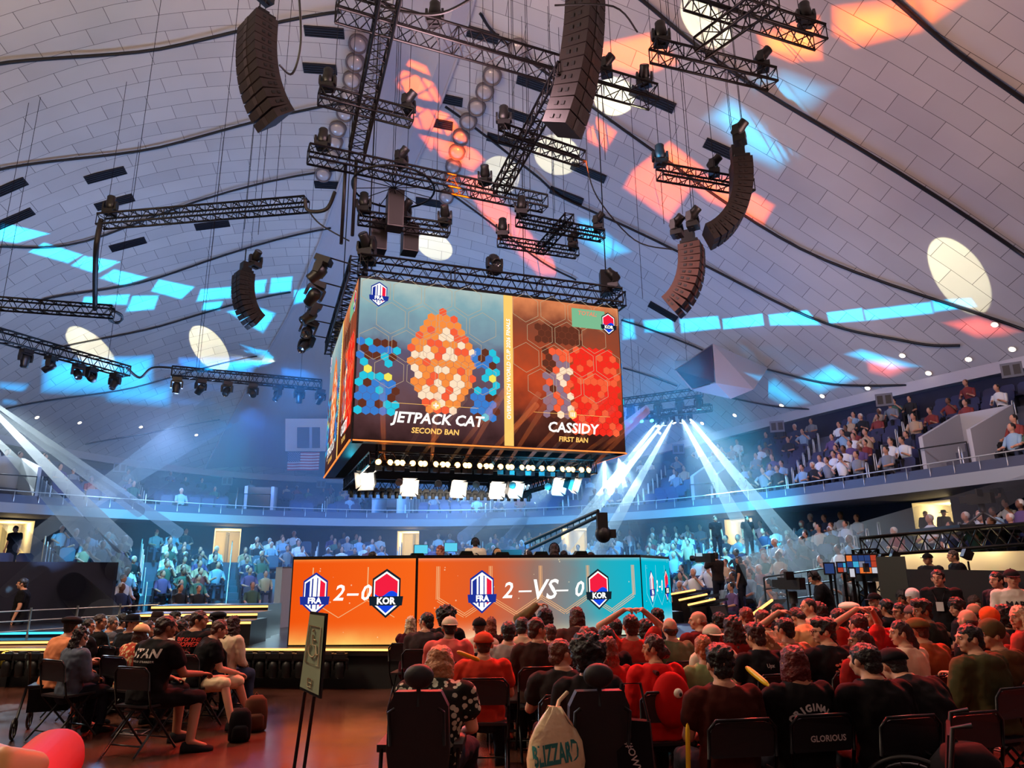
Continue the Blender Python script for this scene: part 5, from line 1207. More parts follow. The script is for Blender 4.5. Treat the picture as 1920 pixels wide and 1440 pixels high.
# round hanging wheel frame with a speaker column
c0 = at_z(738, 352, 11.3); t = thing('wheel_frame', 'round spoked frame hanging above the screen cube', 'rigging', c0)
mb = MB(); mb.tube([(1.05*math.cos(a), 1.05*math.sin(a), 0) for a in [2*PI*k/36 for k in range(36)]], .03, TR, 6, closed=True); mb.build('rim', t)
for k in range(6): a = PI*k/6; mb = MB(); mb.tube([(-1.05*math.cos(a), -1.05*math.sin(a), 0), (1.05*math.cos(a), 1.05*math.sin(a), 0)], .014, TR, 4); mb.build('spoke', t)
up_wire(c0, 'wire holding the round spoked frame', 'wheel frame wires')
for x, y, z, w, h_, l in ((740, 396, 10.9, .42, 1.05, 'tall dark speaker cabinet hanging under the wheel frame'), (709, 445, 10.4, .42, .85, 'dark speaker cabinet hanging left above the cube'), (768, 450, 10.4, .42, .8, 'dark speaker cabinet hanging right above the cube')):
    p = at_z(x, y, z); t = thing('speaker_cabinet', l, 'speaker', p, .35); mb = MB(); mb.box((0, 0, 0), (w, w, h_), mat('speaker_dark_paint', (46, 34, 34), .5)); mb.build('cabinet', t); mb = MB(); mb.box((0, -w/2-.005, 0), (w*.86, .01, h_*.92), mat('speaker_grille_cloth', (34, 28, 30), .7)); mb.build('grille', t); mb = MB(); mb.tube([(0, 0, h_/2), (0, 0, h_/2+.6)], .015, TR, 5); mb.build('hook', t)
# ---------------------------------------------------------------- speaker stacks
def array(px, py, D, n, w, hc, dp, rz, bend, label, m, power=1.5, hang=.35, lead=0.):
    top = at_d(px, py, D); t = thing('line_array_speaker', label, 'speaker', top, rz, 'hanging curved speaker stacks')
    gm = mat('speaker_grille', (34, 22, 20), .6, .2, noise=.3, scale=60, bump=.5)
    mb = MB(); mb.box((0, 0, .05), (w*.9, dp*.8, .07), BLACK); mb.box((0, -dp*.1, .25), (.28, .3, .34), BLACK); mb.tube([(0, 0, .4), (0, 0, .9)], .02, TR, 6); mb.build('fly_frame', t)
    P = Vector((0, 0, 0)); a = lead
    for k in range(n):
        a2 = -lead-bend*((k+1)/n)**power; R = Matrix.Rotation(a2, 3, 'X'); d = R @ Vector((0, 0, -hc)); f = R @ Vector((0, 1, 0))
        c = P+d*.5; mb = MB(); th = (bend*((k+1)/n)**power-bend*(k/n)**power)*.5
        w2, y2 = w/2, dp/2; o = []
        for z, s in ((hc*.47, 1), (-hc*.47, 1)):
            for x, y in ((-w2, y2), (w2, y2), (w2*.94, -y2), (-w2*.94, -y2)):
                zz = z*(1 if y > 0 else 1-th*1.6); o.append(c+R @ Vector((x, y, zz)))
        mb.add(o, [(0, 3, 2, 1), (4, 5, 6, 7), (1, 2, 6, 5), (2, 3, 7, 6), (3, 0, 4, 7)], m); mb.add(o, [(0, 1, 5, 4)], gm)
        # side grips and front horn slot
        for g in (-1, 1):
            for yy in (-.15, .12): mb.box(c+R @ Vector((g*(w2-.002), yy*dp, 0)), (.02, dp*.13, hc*.3), BLACKP, R)
        mb.box(c+R @ Vector((0, y2+.004, 0)), (w*.16, .02, hc*.86), m, R)
        mb.build('cabinet', t); P = P+d
    for g in (-.3, .3): up_wire(t.matrix_basis @ Vector((g, 0, .9)) if False else top+Vector((g*.5, 0, .9)), 'wire holding the hanging speaker stack '+' '.join(label.split()[-5:]), 'speaker stack wires '+' '.join(label.split()[-5:]))
    return t
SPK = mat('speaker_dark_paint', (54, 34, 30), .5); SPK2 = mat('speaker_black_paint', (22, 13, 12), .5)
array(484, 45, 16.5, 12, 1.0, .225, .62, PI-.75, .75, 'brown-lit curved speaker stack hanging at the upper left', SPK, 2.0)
array(1096, -70, 12.8, 14, .72, .29, .62, PI+1.0, .42, 'very large dark speaker stack hanging at the top centre', SPK2, 1.6)
array(457, 515, 23.0, 11, .66, .155, .5, PI-.8, .95, 'small curved speaker stack hanging low at the left', SPK2, 2.0)
array(1388, 305, 16, 14, .62, .16, .45, PI+1.45, 1.15, 'slim curved speaker stack hanging at the right', SPK2, 1.8)
array(1296, 462, 17, 10, .62, .175, .55, PI+1.1, .95, 'orange-lit curved speaker stack right of the screen cube', mat('speaker_red_lit_paint', (92, 52, 42), .55), 1.8)  # red stage light is put into this stack's paint colour
# small moving heads on top of the stacks
for x, y, D, l in ((497, 6, 14.5, 'upper left'), (1388, 270, 14.5, 'right'), (1300, 430, 15.5, 'red-lit'), (1270, 445, 15.6, 'left of red-lit'), (478, 503, 21, 'small left')):
    MV[1].spawn(at_d(x, y, D), 0, 'moving head fixed above the %s speaker stack' % l, 'moving heads above the speakers', rot=(PI, 0, 1.1))
# ---------------------------------------------------------------- cube frame: upper and lower rings, floods, lamps
JU, JV, JH = u.copy(), v.copy(), h
def jw(a, b, z): return JC+JU*(a*JH)+JV*(b*JH)+Vector((0, 0, z))
for k, (a, b, c, d, l) in enumerate(((-1, -1, 1, -1, 'front'), (1, -1, 1, 1, 'right'), (1, 1, -1, 1, 'rear'), (-1, 1, -1, -1, 'left'))):
    truss(jw(a*1.0, b*1.0, ZTJ+.28), jw(c*1.0, d*1.0, ZTJ+.28), .42, 'black box truss along the top of the cube, %s side' % l, group='top ring of the cube')
    truss(jw(a*.8, b*.8, ZB-.28), jw(c*.8, d*.8, ZB-.28), .32, 'black box truss under the cube, %s side' % l, group='lower ring of the cube')
for k, (a, b) in enumerate(((-1, -1), (1, -1), (1, 1), (-1, 1))):
    l = ('near left', 'right', 'far right', 'far left')[k]; p = jw(a*.93, b*.93, ZTJ+.5); mb = MB(); mb.box(p+Vector((0, 0, .3)), (.35, .35, .7), BLACKP); mb.cyl(p+Vector((0, 0, .65)), (p.x, p.y, zc(p.x, p.y)-.1), .018, TR, 6); tag(mb.build('chain_hoist'), 'black chain hoist above the %s corner of the cube' % l, 'hoist', 'chain hoists of the cube')
    q = jw(a*.8, b*.8, ZB); mb = MB(); mb.tube([q-Vector((0, 0, .3)), q+Vector((0, 0, .1))], .04, TR, 6); tag(mb.build('hanger_post'), 'short post under the %s corner of the cube' % l, 'post', 'hanger posts of the cube')
for i, f in enumerate((-.96, -.02, .96)): MV[(1, 3, 2)[i]].spawn(jw(f, -1.0, ZTJ+.5), AZ, 'moving head standing on the front top truss of the cube, %s' % ('left', 'middle', 'right')[i], 'moving heads on the cube', rot=(PI, 0, .6*i), scale=1.15)
for i, f in enumerate((-.9, -.45, 0., .4, .8)):
    p = jw(-1.22, f, ZTJ+.55-.02*i); MV[(4, 1, 4, 2, 4)[i]].spawn(p, AZ+PI/2, 'moving head outrigged on the left side of the cube, %s from the near corner' % ('first', 'second', 'third', 'fourth', 'fifth')[i], 'outrigged moving heads', rot=(0, .35, .3*i), scale=1.3)
    mb = MB(); mb.tube([p, jw(-1.0, f, ZTJ+.4)], .02, TR, 6); tag(mb.build('outrigger_bar'), 'short bar holding the %s outrigged moving head of the cube' % ('first', 'second', 'third', 'fourth', 'fifth')[i], 'bar')
# row of amber lamps
PA = Proto('amber_lamp', 'stage light'); mb = MB(); mb.cyl((0, .06, 0), (0, -.03, .02), .075, BLACKP, 14); mb.box((0, .05, -.1), (.13, .13, .1), BLACKP); PA.part('housing', mb); mb = MB(); mb.cyl((0, -.031, .02), (0, -.037, .021), .062, LA_, 14); PA.part('lens', mb)
n_ = 30
for i in range(n_):
    f = -.78+1.52*i/(n_-1)+(.012 if i % 3 else -.01); PA.spawn(jw(f, -.84, ZB-.42), AZ+(.25 if i % 2 else -.3), 'small round amber lamp in the row under the cube front', 'row of amber lamps', scale=1.15)
# barn-door floods
def flood_proto():
    P = Proto('flood_light', 'stage light'); mb = MB(); mb.box((0, .1, 0), (.36, .16, .36), BLACKP); mb.tube([(-.22, .1, 0), (-.22, .1, .28), (.22, .1, .28), (.22, .1, 0)], .014, BLACK, 6); P.part('housing', mb)
    mb = MB(); mb.quad((-.16, .015, -.16), (.16, .015, -.16), (.16, .015, .16), (-.16, .015, .16), emis('flood_face', (255, 240, 222), 16)); P.part('lamp_face', mb)
    wm = mat('barn_door_white', (210, 205, 196), .5)
    for k in range(4):
        R = Matrix.Rotation(k*PI/2, 3, 'Y'); o = [(-.17, .02, .17), (.17, .02, .17), (.21, -.13, .25), (-.21, -.13, .25)]; mb = MB(); mb.prism([R @ Vector(q) for q in o], R @ Vector((0, 0, .006)), wm); P.part('barn_door', mb)
    return P
FL = flood_proto()
for i, (a, b) in enumerate(((-.80, -.35), (-.42, .0), (-.02, .02), (.32, .04), (.46, -.02), (.72, -.32), (.78, -.5))):
    FL.spawn(jw(a, b, ZB-.6), AZ+(-.5, 0, .2, .1, .35, .3, .8)[i], 'bright white flood light with barn doors under the cube, %s' % (SPOT_LAB[i]), 'white flood lights', rot=(.35, 0, AZ+(-.5, 0, .2, .1, .35, .3, .8)[i]), scale=1.05)
for i in range(26): MV[0].spawn(jw(-.8+1.6*i/25, .55, ZB-.44), AZ, 'small dark lamp in the rear row under the cube', 'rear lamp row', scale=.55)
for i in range(5): mb = MB(); p = jw(-.55+.3*i, -.3, ZB-.62); mb.cyl(p, p+Vector((0, -.05, -.03)), .1, mat('pale_lamp_glass', (200, 196, 186), .3), 16); mb.cyl(p, p+Vector((0, .12, .06)), .11, BLACKP, 16, .05); tag(mb.build('round_lamp'), 'pale round lamp hanging inside the ring under the cube', 'stage light', 'round lamps under the cube')
lamp('AREA', jw(0, 0, ZB-.75), (255, 236, 214), 260, aim=jw(0, .2, 0), size=3.0, name='flood_wash')
for a, b, c in ((-.75, -.75, (255, 120, 30)), (-.9, -.2, (60, 220, 255)), (.1, -.6, (60, 200, 255))): lamp('POINT', jw(a, b, ZB-.35), c, 9, size=.08, name='cube_accent')
# ---------------------------------------------------------------- the stands: seats, spectators, handrails
LS = [mat('stand_skin', (196, 142, 116), .6), mat('stand_skin_dark', (120, 80, 60), .6)]
LH = [mat('stand_hair_black', (24, 20, 22), .6), mat('stand_hair_brown', (84, 54, 38), .6), mat('stand_cap_white', (214, 210, 204), .7)]
LT = [(n, mat('stand_top_'+n, c, .9)) for n, c in (('white', (222, 224, 224)), ('black', (30, 30, 36)), ('grey', (128, 132, 140)), ('navy', (44, 54, 84)), ('red', (136, 56, 54)), ('green', (66, 96, 80)), ('pale blue', (140, 172, 196)), ('purple', (96, 74, 120)), ('tan', (184, 156, 126)))]
LB = [mat('stand_jeans', (56, 66, 92), .9), mat('stand_dark_trousers', (30, 30, 36), .9)]
def low_person(v):
    """simple seated figure in one mesh: skin, hair, top, trousers"""
    mb = MB(); A, Bm, Cm, Dm = LS[0], LH[0], LT[0][1], LB[0]; ln = (0, .12, -.08, .22)[v]
    I = Matrix.Identity(3); Y = lambda z: ln*(z-.45)
    mb.loft([ringe((0, Y(z), z), rx, ry, I, 8) for z, rx, ry in ((.42, .17, .14), (.62, .16, .12), (.85, .2, .12), (.96, .19, .1), (1.02, .08, .07))], Cm)
    mb.tube([(0, Y(1.), .98), (0, Y(1.1)+.02, 1.1)], .055, A, 6, False)
    mb.ell((0, Y(1.17)+.03, 1.17), (.078, .095, .115), A, None, 8, 6); mb.ell((0, Y(1.18)+.005, 1.2), (.09, .1, .1), Bm, None, 8, 6)
    for g in (-1, 1):
        e = ((g*.25, Y(.75)+.1, .72), (g*.29, .16, .80), (g*.24, .05, .7), (g*.24, .2, .66))[v]; w = ((g*.1, .3, .66), (g*.09, .2, 1.02), (g*.2, .26, .62), (g*.1, .36, .74))[v] if not (v == 1 and g > 0) else (.12, .32, .66)
        mb.tube([(g*.19, Y(.95), .94), e], [.058, .05], Cm, 6); mb.tube([e, w], [.04, .03], A, 5); mb.ell(w, (.04, .05, .035), A, None, 6, 4)
        mb.tube([(g*.09, .02, .48), (g*.13, .42, .5)], [.088, .065], Dm, 6); mb.tube([(g*.13, .42, .5), (g*.14, .40, .06)], [.06, .045], Dm, 6); mb.box((g*.14, .46, .04), (.09, .24, .08), Bm)
    return mb
LP = [low_person(v) for v in range(4)]; LPM = [m.mesh('person') for m in LP]
def seat_mb():
    mb = MB(); b = mat('stand_seat_blue', (32, 38, 78), .5); I = Matrix.Identity(3)
    mb.prism([(-.22, -.16, .46), (.22, -.16, .46), (.23, -.24, .84), (.15, -.26, .92), (-.15, -.26, .92), (-.23, -.24, .84)], (0, -.035, 0), b)
    mb.prism([(-.22, -.14, .44), (-.2, .2, .46), (.2, .2, .46), (.22, -.14, .44)], (0, 0, -.06), b)
    for g in (-1, 1): mb.box((g*.24, 0, .3), (.03, .3, .6), mat('seat_bracket', (40, 42, 52), .5))
    return mb
SEAT = seat_mb(); SEATM = SEAT.mesh('stadium_seat')
INV = camo.matrix_world.inverted()
def proj(p):
    q = INV @ p
    if q.z > -.1: return None
    return (960+F*q.x/-q.z, 720-F*q.y/-q.z)
rs = random.Random(11); SLOTS = []
AIS = [math.radians(a) for a in range(-66, 90, 9)]
VOM = [(1772, 1862, 868, 'u'), (1310, 1352, 915, 'u'), (1345, 1385, 907, 'x'), (457, 508, 940, 'u'), (700, 748, 945, 'u'), (-30, 52, 915, 'u')]
def th_up(px, r_off=1.8):
    d = ray(px, 940); t_ = 5.
    while t_ < 80:
        q = Vector((0, 0, EYE))+d*t_; th = math.atan2(q.x-CX, q.y-CY)
        if math.hypot(q.x-CX, q.y-CY) >= fasr(th)+r_off: return th
        t_ += .05
VT = [(th_up(a), th_up(b)) for a, b, _, k in VOM if k == 'u']
for tier, n in (('lower', NL), ('upper', NU)):
    for i in range(n):
        t = math.radians(-62)
        while t < math.radians(84):
            if tier == 'lower': r, z = lo_r(t, i)-.32, lo_z(i); ok = i < 4 or deep(t)
            else: r, z = up_r(t, i+1)-.32, up_z(i); ok = True; pitch = up_r(t, i+1)-up_r(t, i)
            t += .54/r
            if min(abs(t-a) for a in AIS) < .42/r: continue
            if tier == 'lower' and i < 3 and any(a-.6/r < t < b+.6/r for a, b in DA): continue
            if tier == 'upper' and i < 5 and any(a-.035 < t < b+.035 for a, b in VT): continue
            if not ok: continue
            p = pol(t, r, z); s = proj(p+Vector((0, 0, 1)))
            if s is None or not (-60 < s[0] < 1980): continue
            SLOTS.append((math.hypot(p.x, p.y), tier, i, t, p))
def occupied(tier, i, t):
    d = math.degrees(t)
    if tier == 'lower': return rs.random() < (.93 if deep(t) else .72)
    k = .5+.5*math.sin(t*23)*math.sin(t*7+i)
    base = (.85 if d > 45 else .6 if d > 28 else .22 if d > 8 else .28)*(1.15-.09*i)
    return rs.random() < base*(.35+1.1*k)
SLOTS.sort(key=lambda s: s[0])
OCC = [s for s in SLOTS if occupied(s[1], s[2], s[3])]
NI_P = 300-len(FLOOR)-26; NI_S = 300
def sect(t, tier):
    d = math.degrees(t); w = 'left of the stage' if d < -15 else 'behind the stage' if d < 18 else 'right of the stage' if d < 50 else 'at the right edge'
    return '%s stand %s' % (tier, w)
for k, (D, tier, i, t, p) in enumerate(SLOTS[:NI_S]):
    o = bpy.data.objects.new('stadium_seat', SEATM); COL.objects.link(o); o.location = p; o.rotation_euler = (0, 0, face_rz(p, (CX, CY)))
    tag(o, 'dark blue tip-up seat in a row of '+sect(t, tier), 'seat', 'blue seats in '+sect(t, tier))
def cols():
    return (LS[0] if rs.random() < .8 else LS[1], rs.choice([LH[0], LH[0], LH[0], LH[1], LH[2]]), rs.choice([LT[1], LT[1], LT[1], LT[0], LT[0], LT[2], LT[2], LT[3], LT[4], LT[5], LT[6], LT[6], LT[7], LT[8]]), rs.choice(LB))
for k, (D, tier, i, t, p) in enumerate(OCC[:NI_P]):
    c = cols(); v = rs.randrange(4); o = bpy.data.objects.new('person', LPM[v]); COL.objects.link(o); o.location = p; o.rotation_euler = (0, 0, face_rz(p, (-1+rs.uniform(-3, 3), 16)))
    s = rs.uniform(.92, 1.06); o.scale = (s, s, s)
    mm = (c[2][1], c[0], c[1], c[3])
    for q, sl in enumerate(o.material_slots): sl.link = 'OBJECT'; sl.material = mm[q]
    hn = {LH[0].name: 'black-haired', LH[1].name: 'brown-haired', LH[2].name: 'white-capped'}[c[1].name]
    lb = '%s spectator in a %s top seated in %s' % (hn, c[2][0], sect(t, tier)); tag(o, lb, 'person', lb.replace('spectator', 'spectators'))
def mass(name, items, label, cat, colored):
    """one mesh holding everything too many and too far to separate; clothing colours ride on a face attribute"""
    V, Fc, MI, off = [], [], [], 0; CL = []
    base = []
    for mb in items[0]:
        base.append((np.array(mb.v, dtype=float), mb.f, mb.m, [m for m in mb.ms]))
    polys = []
    for (v, p, rz, s, cc) in items[1]:
        bv, bf, bm, ms = base[v]; c_, s_ = math.cos(rz), math.sin(rz); R = np.array([[c_, -s_, 0], [s_, c_, 0], [0, 0, 1]])
        V.append(bv @ R.T*s+np.array(p)); polys += [tuple(off+j for j in f) for f in bf]; off += len(bv)
        if colored: CL += [cc[q] for q in bm for _ in (0,)]
        else: MI += bm
    V = np.concatenate(V); me = bpy.data.meshes.new(name); me.from_pydata(V.tolist(), [], polys)
    if colored:
        at = me.attributes.new('tint', 'FLOAT_COLOR', 'FACE'); at.data.foreach_set('color', np.array([(*c[:3], 1) for c in CL], dtype=np.float32).ravel())
        m = bpy.data.materials.new('crowd_clothing'); m.use_nodes = True; a = m.node_tree.nodes.new('ShaderNodeAttribute'); a.attribute_name = 'tint'; m.node_tree.links.new(a.outputs['Color'], m.node_tree.nodes['Principled BSDF'].inputs['Base Color']); m.node_tree.nodes['Principled BSDF'].inputs['Roughness'].default_value = .85
        me.materials.append(m)
    else:
        for m in base[0][3]: me.materials.append(m)
        me.polygons.foreach_set('material_index', MI)
    me.update(); o = bpy.data.objects.new(name, me); COL.objects.link(o); return tag(o, label, cat, None, 'stuff')
mass('stadium_seating', ([SEAT], [(0, s[4], face_rz(s[4], (CX, CY)), 1., None) for s in SLOTS[NI_S:]]), 'remaining rows of dark blue seats around both stands', 'seats', False)
def lin(m): return tuple(m.node_tree.nodes['Principled BSDF'].inputs['Base Color'].default_value)
it = []
for (D, tier, i, t, p) in OCC[NI_P:]:
    c = cols(); it.append((rs.randrange(4), p, face_rz(p, (-1+rs.uniform(-4, 4), 16)), rs.uniform(.92, 1.06), (lin(c[2][1]), lin(c[0]), lin(c[1]), lin(c[3]))))
mass('crowd', (LP, it), 'distant crowd filling the rest of the lower and upper stands', 'crowd', True)
# aisle handrails
hr = MB(); hr.tube([(-.07, 0, 0), (-.07, 0, .82), (-.045, 0, .89), (.045, 0, .89), (.07, 0, .82), (.07, 0, 0)], .02, RAILM, 6); HRM = hr.mesh('aisle_handrail')
for tier, rows in (('lower', (0, 1, 2, 3, 5, 7)), ('upper', (0, 1, 2, 3, 4, 5, 6))):
    for a in AIS:
        for i in rows:
            if tier == 'lower' and i > 3 and not deep(a): continue
            p = pol(a, lo_r(a, i)-.35, lo_z(i)) if tier == 'lower' else pol(a, up_r(a, i+1)-.35, up_z(i)); s = proj(p+Vector((0, 0, .5)))
            if s is None or not (0 < s[0] < 1920): continue
            o = bpy.data.objects.new('aisle_handrail', HRM); COL.objects.link(o); o.location = p; o.rotation_euler = (0, 0, face_rz(p, (CX, CY))+PI/2)
            tag(o, 'pale looped handrail beside an aisle of '+sect(a, tier), 'handrail', 'handrails of '+sect(a, tier))
# vomitories of the upper stand
VW = mat('vomitory_wall_paint', (176, 178, 184), .8); k = 0
for a, b in VT:
    k += 1; mb = MB(); r0, r1 = fasr(a)+.9, up_r(a, 4)
    for (t0, t1, ra, rb) in ((a, a, r0, r1), (b, b, r0, r1), (a, b, r1, r1)):
        A1, B1 = pol(t0, ra), pol(t1, rb); z0, z1 = 4.0, (5.35 if ra == r0 else 6.3); mb.prism([A1+Vector((0, 0, z0)), B1+Vector((0, 0, z0)), B1+Vector((0, 0, 6.3)), A1+Vector((0, 0, z1))], pol((a+b)/2, .14)-pol((a+b)/2, 0) if t0 != t1 else (pol(t0+.006, r0)-pol(t0, r0)), VW)
    struct(mb.build('wall_vomitory_%d' % k))
    mb = MB(); mb.tube([pol(a, r0-.1, 4.1), pol(a, r0-.1, 5.), pol(b, r0-.1, 5.), pol(b, r0-.1, 4.1)], .025, BLACK, 5); tag(mb.build('guard_rail'), 'dark guard rail in front of the upper entrance '+('near the right edge', 'right of the screen cube', 'left of the stage', 'behind the stage', 'at the left edge')[k-1], 'rail')
for i, (x, y, D) in enumerate(((225, 877, 38), (426, 902, 42), (602, 908, 46), (1272, 842, 34), (1457, 800, 30), (1658, 750, 27.5), (1897, 694, 25.5))):
    p = at_d(x, y, D); mb = MB(); mb.box((0, 0, 0), (.55, .12, .45), mat('grey_wall_cabinet', (92, 98, 112), .6)); mb.box((-.13, -.065, 0), (.18, .02, .3), BLACK); mb.box((.13, -.065, 0), (.18, .02, .3), BLACK)
    o = mb.build('wall_speaker', None, p, (0, 0, face_rz(p, (0, 0))+PI)); tag(o, 'small twin-panel wall box high on the dark rear wall, %s' % SPOT_LAB[i], 'wall box', 'wall boxes under the ceiling rim')  # small box with two dark panels, use unknown
# lights in the ceiling rim
DLM = emis('downlight_glow', (255, 238, 210), 9)
dl = MB(); dl.cyl((0, 0, 0), (0, 0, -.03), .12, PLAST, 18); DLB = dl.mesh('trim_ring'); dl = MB(); dl.cyl((0, 0, -.031), (0, 0, -.04), .085, DLM, 18); DLL = dl.mesh('lens')
for i, (x, y) in enumerate(((69,782),(149,792),(264,800),(368,815),(466,867),(1692,666),(1816,673),(1898,654),(1741,699),(1627,727),(1542,742),(1466,760),(1378,778),(1317,793),(1237,811),(1203,770),(1865,608))):
    p = on_ceil(x, y, .03); n = ceil_n(p); t = thing('downlight', 'small round lit downlight recessed near the ceiling rim, %s' % ('left of the screen cube' if x < 600 else 'right of the screen cube'), 'ceiling light', p, 0, 'downlights near the ceiling rim '+('left' if x < 600 else 'right'))
    t.rotation_euler = (-n).to_track_quat('Z', 'Y').to_euler(); child(t, DLB); child(t, DLL)
# recessed round dome lamps: two curved rows
dm = MB(); dm.loft([[(r*math.cos(a), r*math.sin(a), z) for a in [2*PI*k/20 for k in range(20)]] for z, r in ((.02, .34), (-.28, .33), (-.30, .29), (-.05, .27))], mat('lamp_hood_grey', (120, 114, 118), .5)); DMH = dm.mesh('hood'); dm = MB(); dm.ell((0, 0, -.2), (.28, .28, .13), mat('frosted_lamp_glass', (196, 190, 190), .2, spec=.8), None, 18, 8); DMG = dm.mesh('glass')
for i, (x, y) in enumerate(((673,78),(667,113),(661,146),(656,174),(648,208),(634,238),(628,263),(623,288),(607,323),(973,87),(924,138),(910,168),(895,197),(879,224),(865,253),(858,281),(851,308),(846,335),(838,365))):
    p = on_ceil(x, y, .0); n = ceil_n(p); l = 'left' if x < 700 else 'right'
    t = thing('dome_lamp', 'hooded round lamp under the tiled dome in the curved row %s of the smooth groin' % l, 'ceiling light', p, 0, 'round dome lamps '+l); t.rotation_euler = ((-n)*.75+Vector((0, .45, .35))).to_track_quat('Z', 'Y').to_euler(); child(t, DMH); child(t, DMG)
# dark slots and long black tubes of the dome
AXD = math.radians(8.5); VENT = mat('dark_ceiling_slot', (34, 32, 40), .7)
for i, (x, y, s) in enumerate(((198,328,1.),(215,379,1.),(240,458,1.),(398,422,1.),(10,355,1.),(25,411,1.),(608,60,.9),(600,129,.8),(622,347,1.),(842,187,.7),(895,63,1.),(1006,160,1.),(971,217,.9),(828,233,.6),(940,263,.8),(1103,323,1.),(1062,367,1.),(807,380,.9),(1223,186,1.1),(1362,285,1.1),(1243,584,1.))):
    p = on_ceil(x, y, .04); n = ceil_n(p); ax = Vector((math.cos(AXD), math.sin(AXD), 0)); ax = (ax-n*ax.dot(n)).normalized(); ay = n.cross(ax)
    R = Matrix((ax, ay, n)).transposed(); mb = MB(); mb.box((0, 0, 0), (1.45*s, .42, .07), VENT)
    for q in range(4): mb.box((0, -.15+q*.1, .045), (1.38*s, .02, .02), BLACKP)
    o = mb.build('ceiling_vent', None, p, R.to_euler()); tag(o, 'dark slotted vent panel under the tiled dome, %s of the hall' % ('left side' if x < 700 else 'middle' if x < 1010 else 'right side'), 'vent', 'dark dome vents '+('left' if x < 700 else 'middle' if x < 1010 else 'right'))
TUBES = [('topmost on the left', [(-10,121),(300,92),(640,22)], .055), ('second from the top on the left', [(-10,320),(300,276),(650,193)], .05), ('third from the top on the left', [(-10,464),(200,440),(640,318)], .045), ('fourth from the top on the left', [(80,562),(300,520),(620,428)], .045), ('fifth from the top on the left', [(100,655),(300,612),(545,548)], .045), ('sixth from the top on the left', [(10,767),(250,727),(482,668)], .045), ('lowest on the left', [(160,833),(280,812),(412,787)], .045),
 ('at the top right corner', [(1672,-6),(1790,96),(1930,196)], .07), ('long one across the right dome', [(1190,-10),(1420,165),(1930,487)], .065), ('starting by the groin on the right', [(835,200),(1000,325),(1100,392),(1480,578),(1700,640),(1800,648)], .05), ('from the round lamps to the hood', [(900,25),(960,90),(1200,265),(1500,466),(1930,622)], .055), ('above the video cube', [(840,360),(1000,480),(1080,525)], .045), ('lower one right of the cube', [(1165,600),(1290,645),(1325,660)], .045), ('beside the screen hood', [(1436,692),(1560,720),(1700,722)], .045), ('under the screen hood', [(1168,690),(1270,724)], .04), ('lowest on the right', [(1330,738),(1440,760),(1530,768)], .04)]
for l, pts, r in TUBES:
    q = [on_ceil(*p, .14) for p in pts]; out = []
    for i in range(len(q)-1):
        a, b, c, d = q[max(i-1, 0)], q[i], q[i+1], q[min(i+2, len(q)-1)]
        for k in range(8):
            s = k/8; e = .5*((2*b)+(c-a)*s+(2*a-5*b+4*c-d)*s*s+(3*b-a-3*c+d)*s**3); out.append(Vector((e.x, e.y, zc(e.x, e.y)-.14)))
    out.append(q[-1]); mb = MB(); mb.tube(out, r, mat('black_ceiling_tube', (26, 24, 28), .5), 6); tag(mb.build('ceiling_tube'), 'long black tube running under the tiled dome, '+l, 'tube')
# screen hoods fixed to the dome and the flag
def hoodbox(name, P, faces, label):
    t = thing(name, label, 'screen housing', P[0]); mb = MB(); o = P[0]
    for f in faces: mb.poly([P[i]-o for i in f], mat('hood_white_paint', (198, 194, 200), .6))
    mb.build('housing', t); return t
q = [at_d(1264,694,29.5), at_d(1336,644,28.5), at_d(1342,718,27.6), at_d(1296,731,28.8), on_ceil(1440,690,-.05), at_d(1413,730,28.5), at_d(1370,748,28.2), on_ceil(1280,670,-.05)+Vector((0, 1.5, .4))]
t = hoodbox('screen_hood', q, [(1, 4, 5, 2), (2, 5, 6), (3, 2, 6), (0, 1, 4, 7), (0, 3, 6, 7)], 'white wedge-shaped hood with a dark screen hanging from the dome right of the cube')
mb = MB(); c = sum(q[:4], Vector())/4; mb.poly([(c+(q[i]-c)*.93)-q[0]+Vector((0, -.03, 0)) for i in (0, 1, 2, 3)], mat('dark_blue_screen', (36, 34, 62), .3)); mb.build('screen', t)
q = [at_d(x, y, D) for x, y, D in ((535, 785, 44), (640, 785, 44), (640, 846, 44), (535, 846, 44))]; q += [p+Vector((0, 2.5, 0)) for p in q]
t = hoodbox('scoreboard', q, [(0, 1, 2, 3), (0, 4, 5, 1), (3, 2, 6, 7), (0, 3, 7, 4), (1, 5, 6, 2)], 'pale wall scoreboard partly hidden behind the left side of the video cube')
mb = MB(); z = [at_d(x, y, 43.9)-q[0] for x, y in ((557, 801), (600, 801), (600, 840), (557, 840))]; mb.poly(z, mat('scoreboard_dark', (46, 54, 92), .4)); mb.build('screen', t)
mb = MB(); z = [at_d(x, y, 43.85)-q[0] for x, y in ((580, 801), (585, 801), (585, 840), (580, 840))]; mb.poly(z, mat('scoreboard_bar', (150, 160, 190), .4)); mb.build('divider', t)
fl = thing('national_flag', 'red, white and blue flag with stars and stripes hung below the pale scoreboard', 'flag', at_d(538, 882, 43.6)); a, b = at_d(538, 882, 43.6), at_d(600, 882, 43.6); W_ = (b-a).length; H_ = (at_d(538, 848, 43.6)-a).z; mb = MB()
for k in range(13):
    for s in range(12):
        x0, x1 = W_*s/12, W_*(s+1)/12; y0, y1 = .05*math.sin(s*.9), .05*math.sin((s+1)*.9)
        mb.quad((x0, y0, H_*k/13), (x1, y1, H_*k/13), (x1, y1, H_*(k+1)/13), (x0, y0, H_*(k+1)/13), mat('flag_red', (176, 44, 56), .8) if k % 2 == 0 else mat('flag_white', (220, 220, 224), .8))
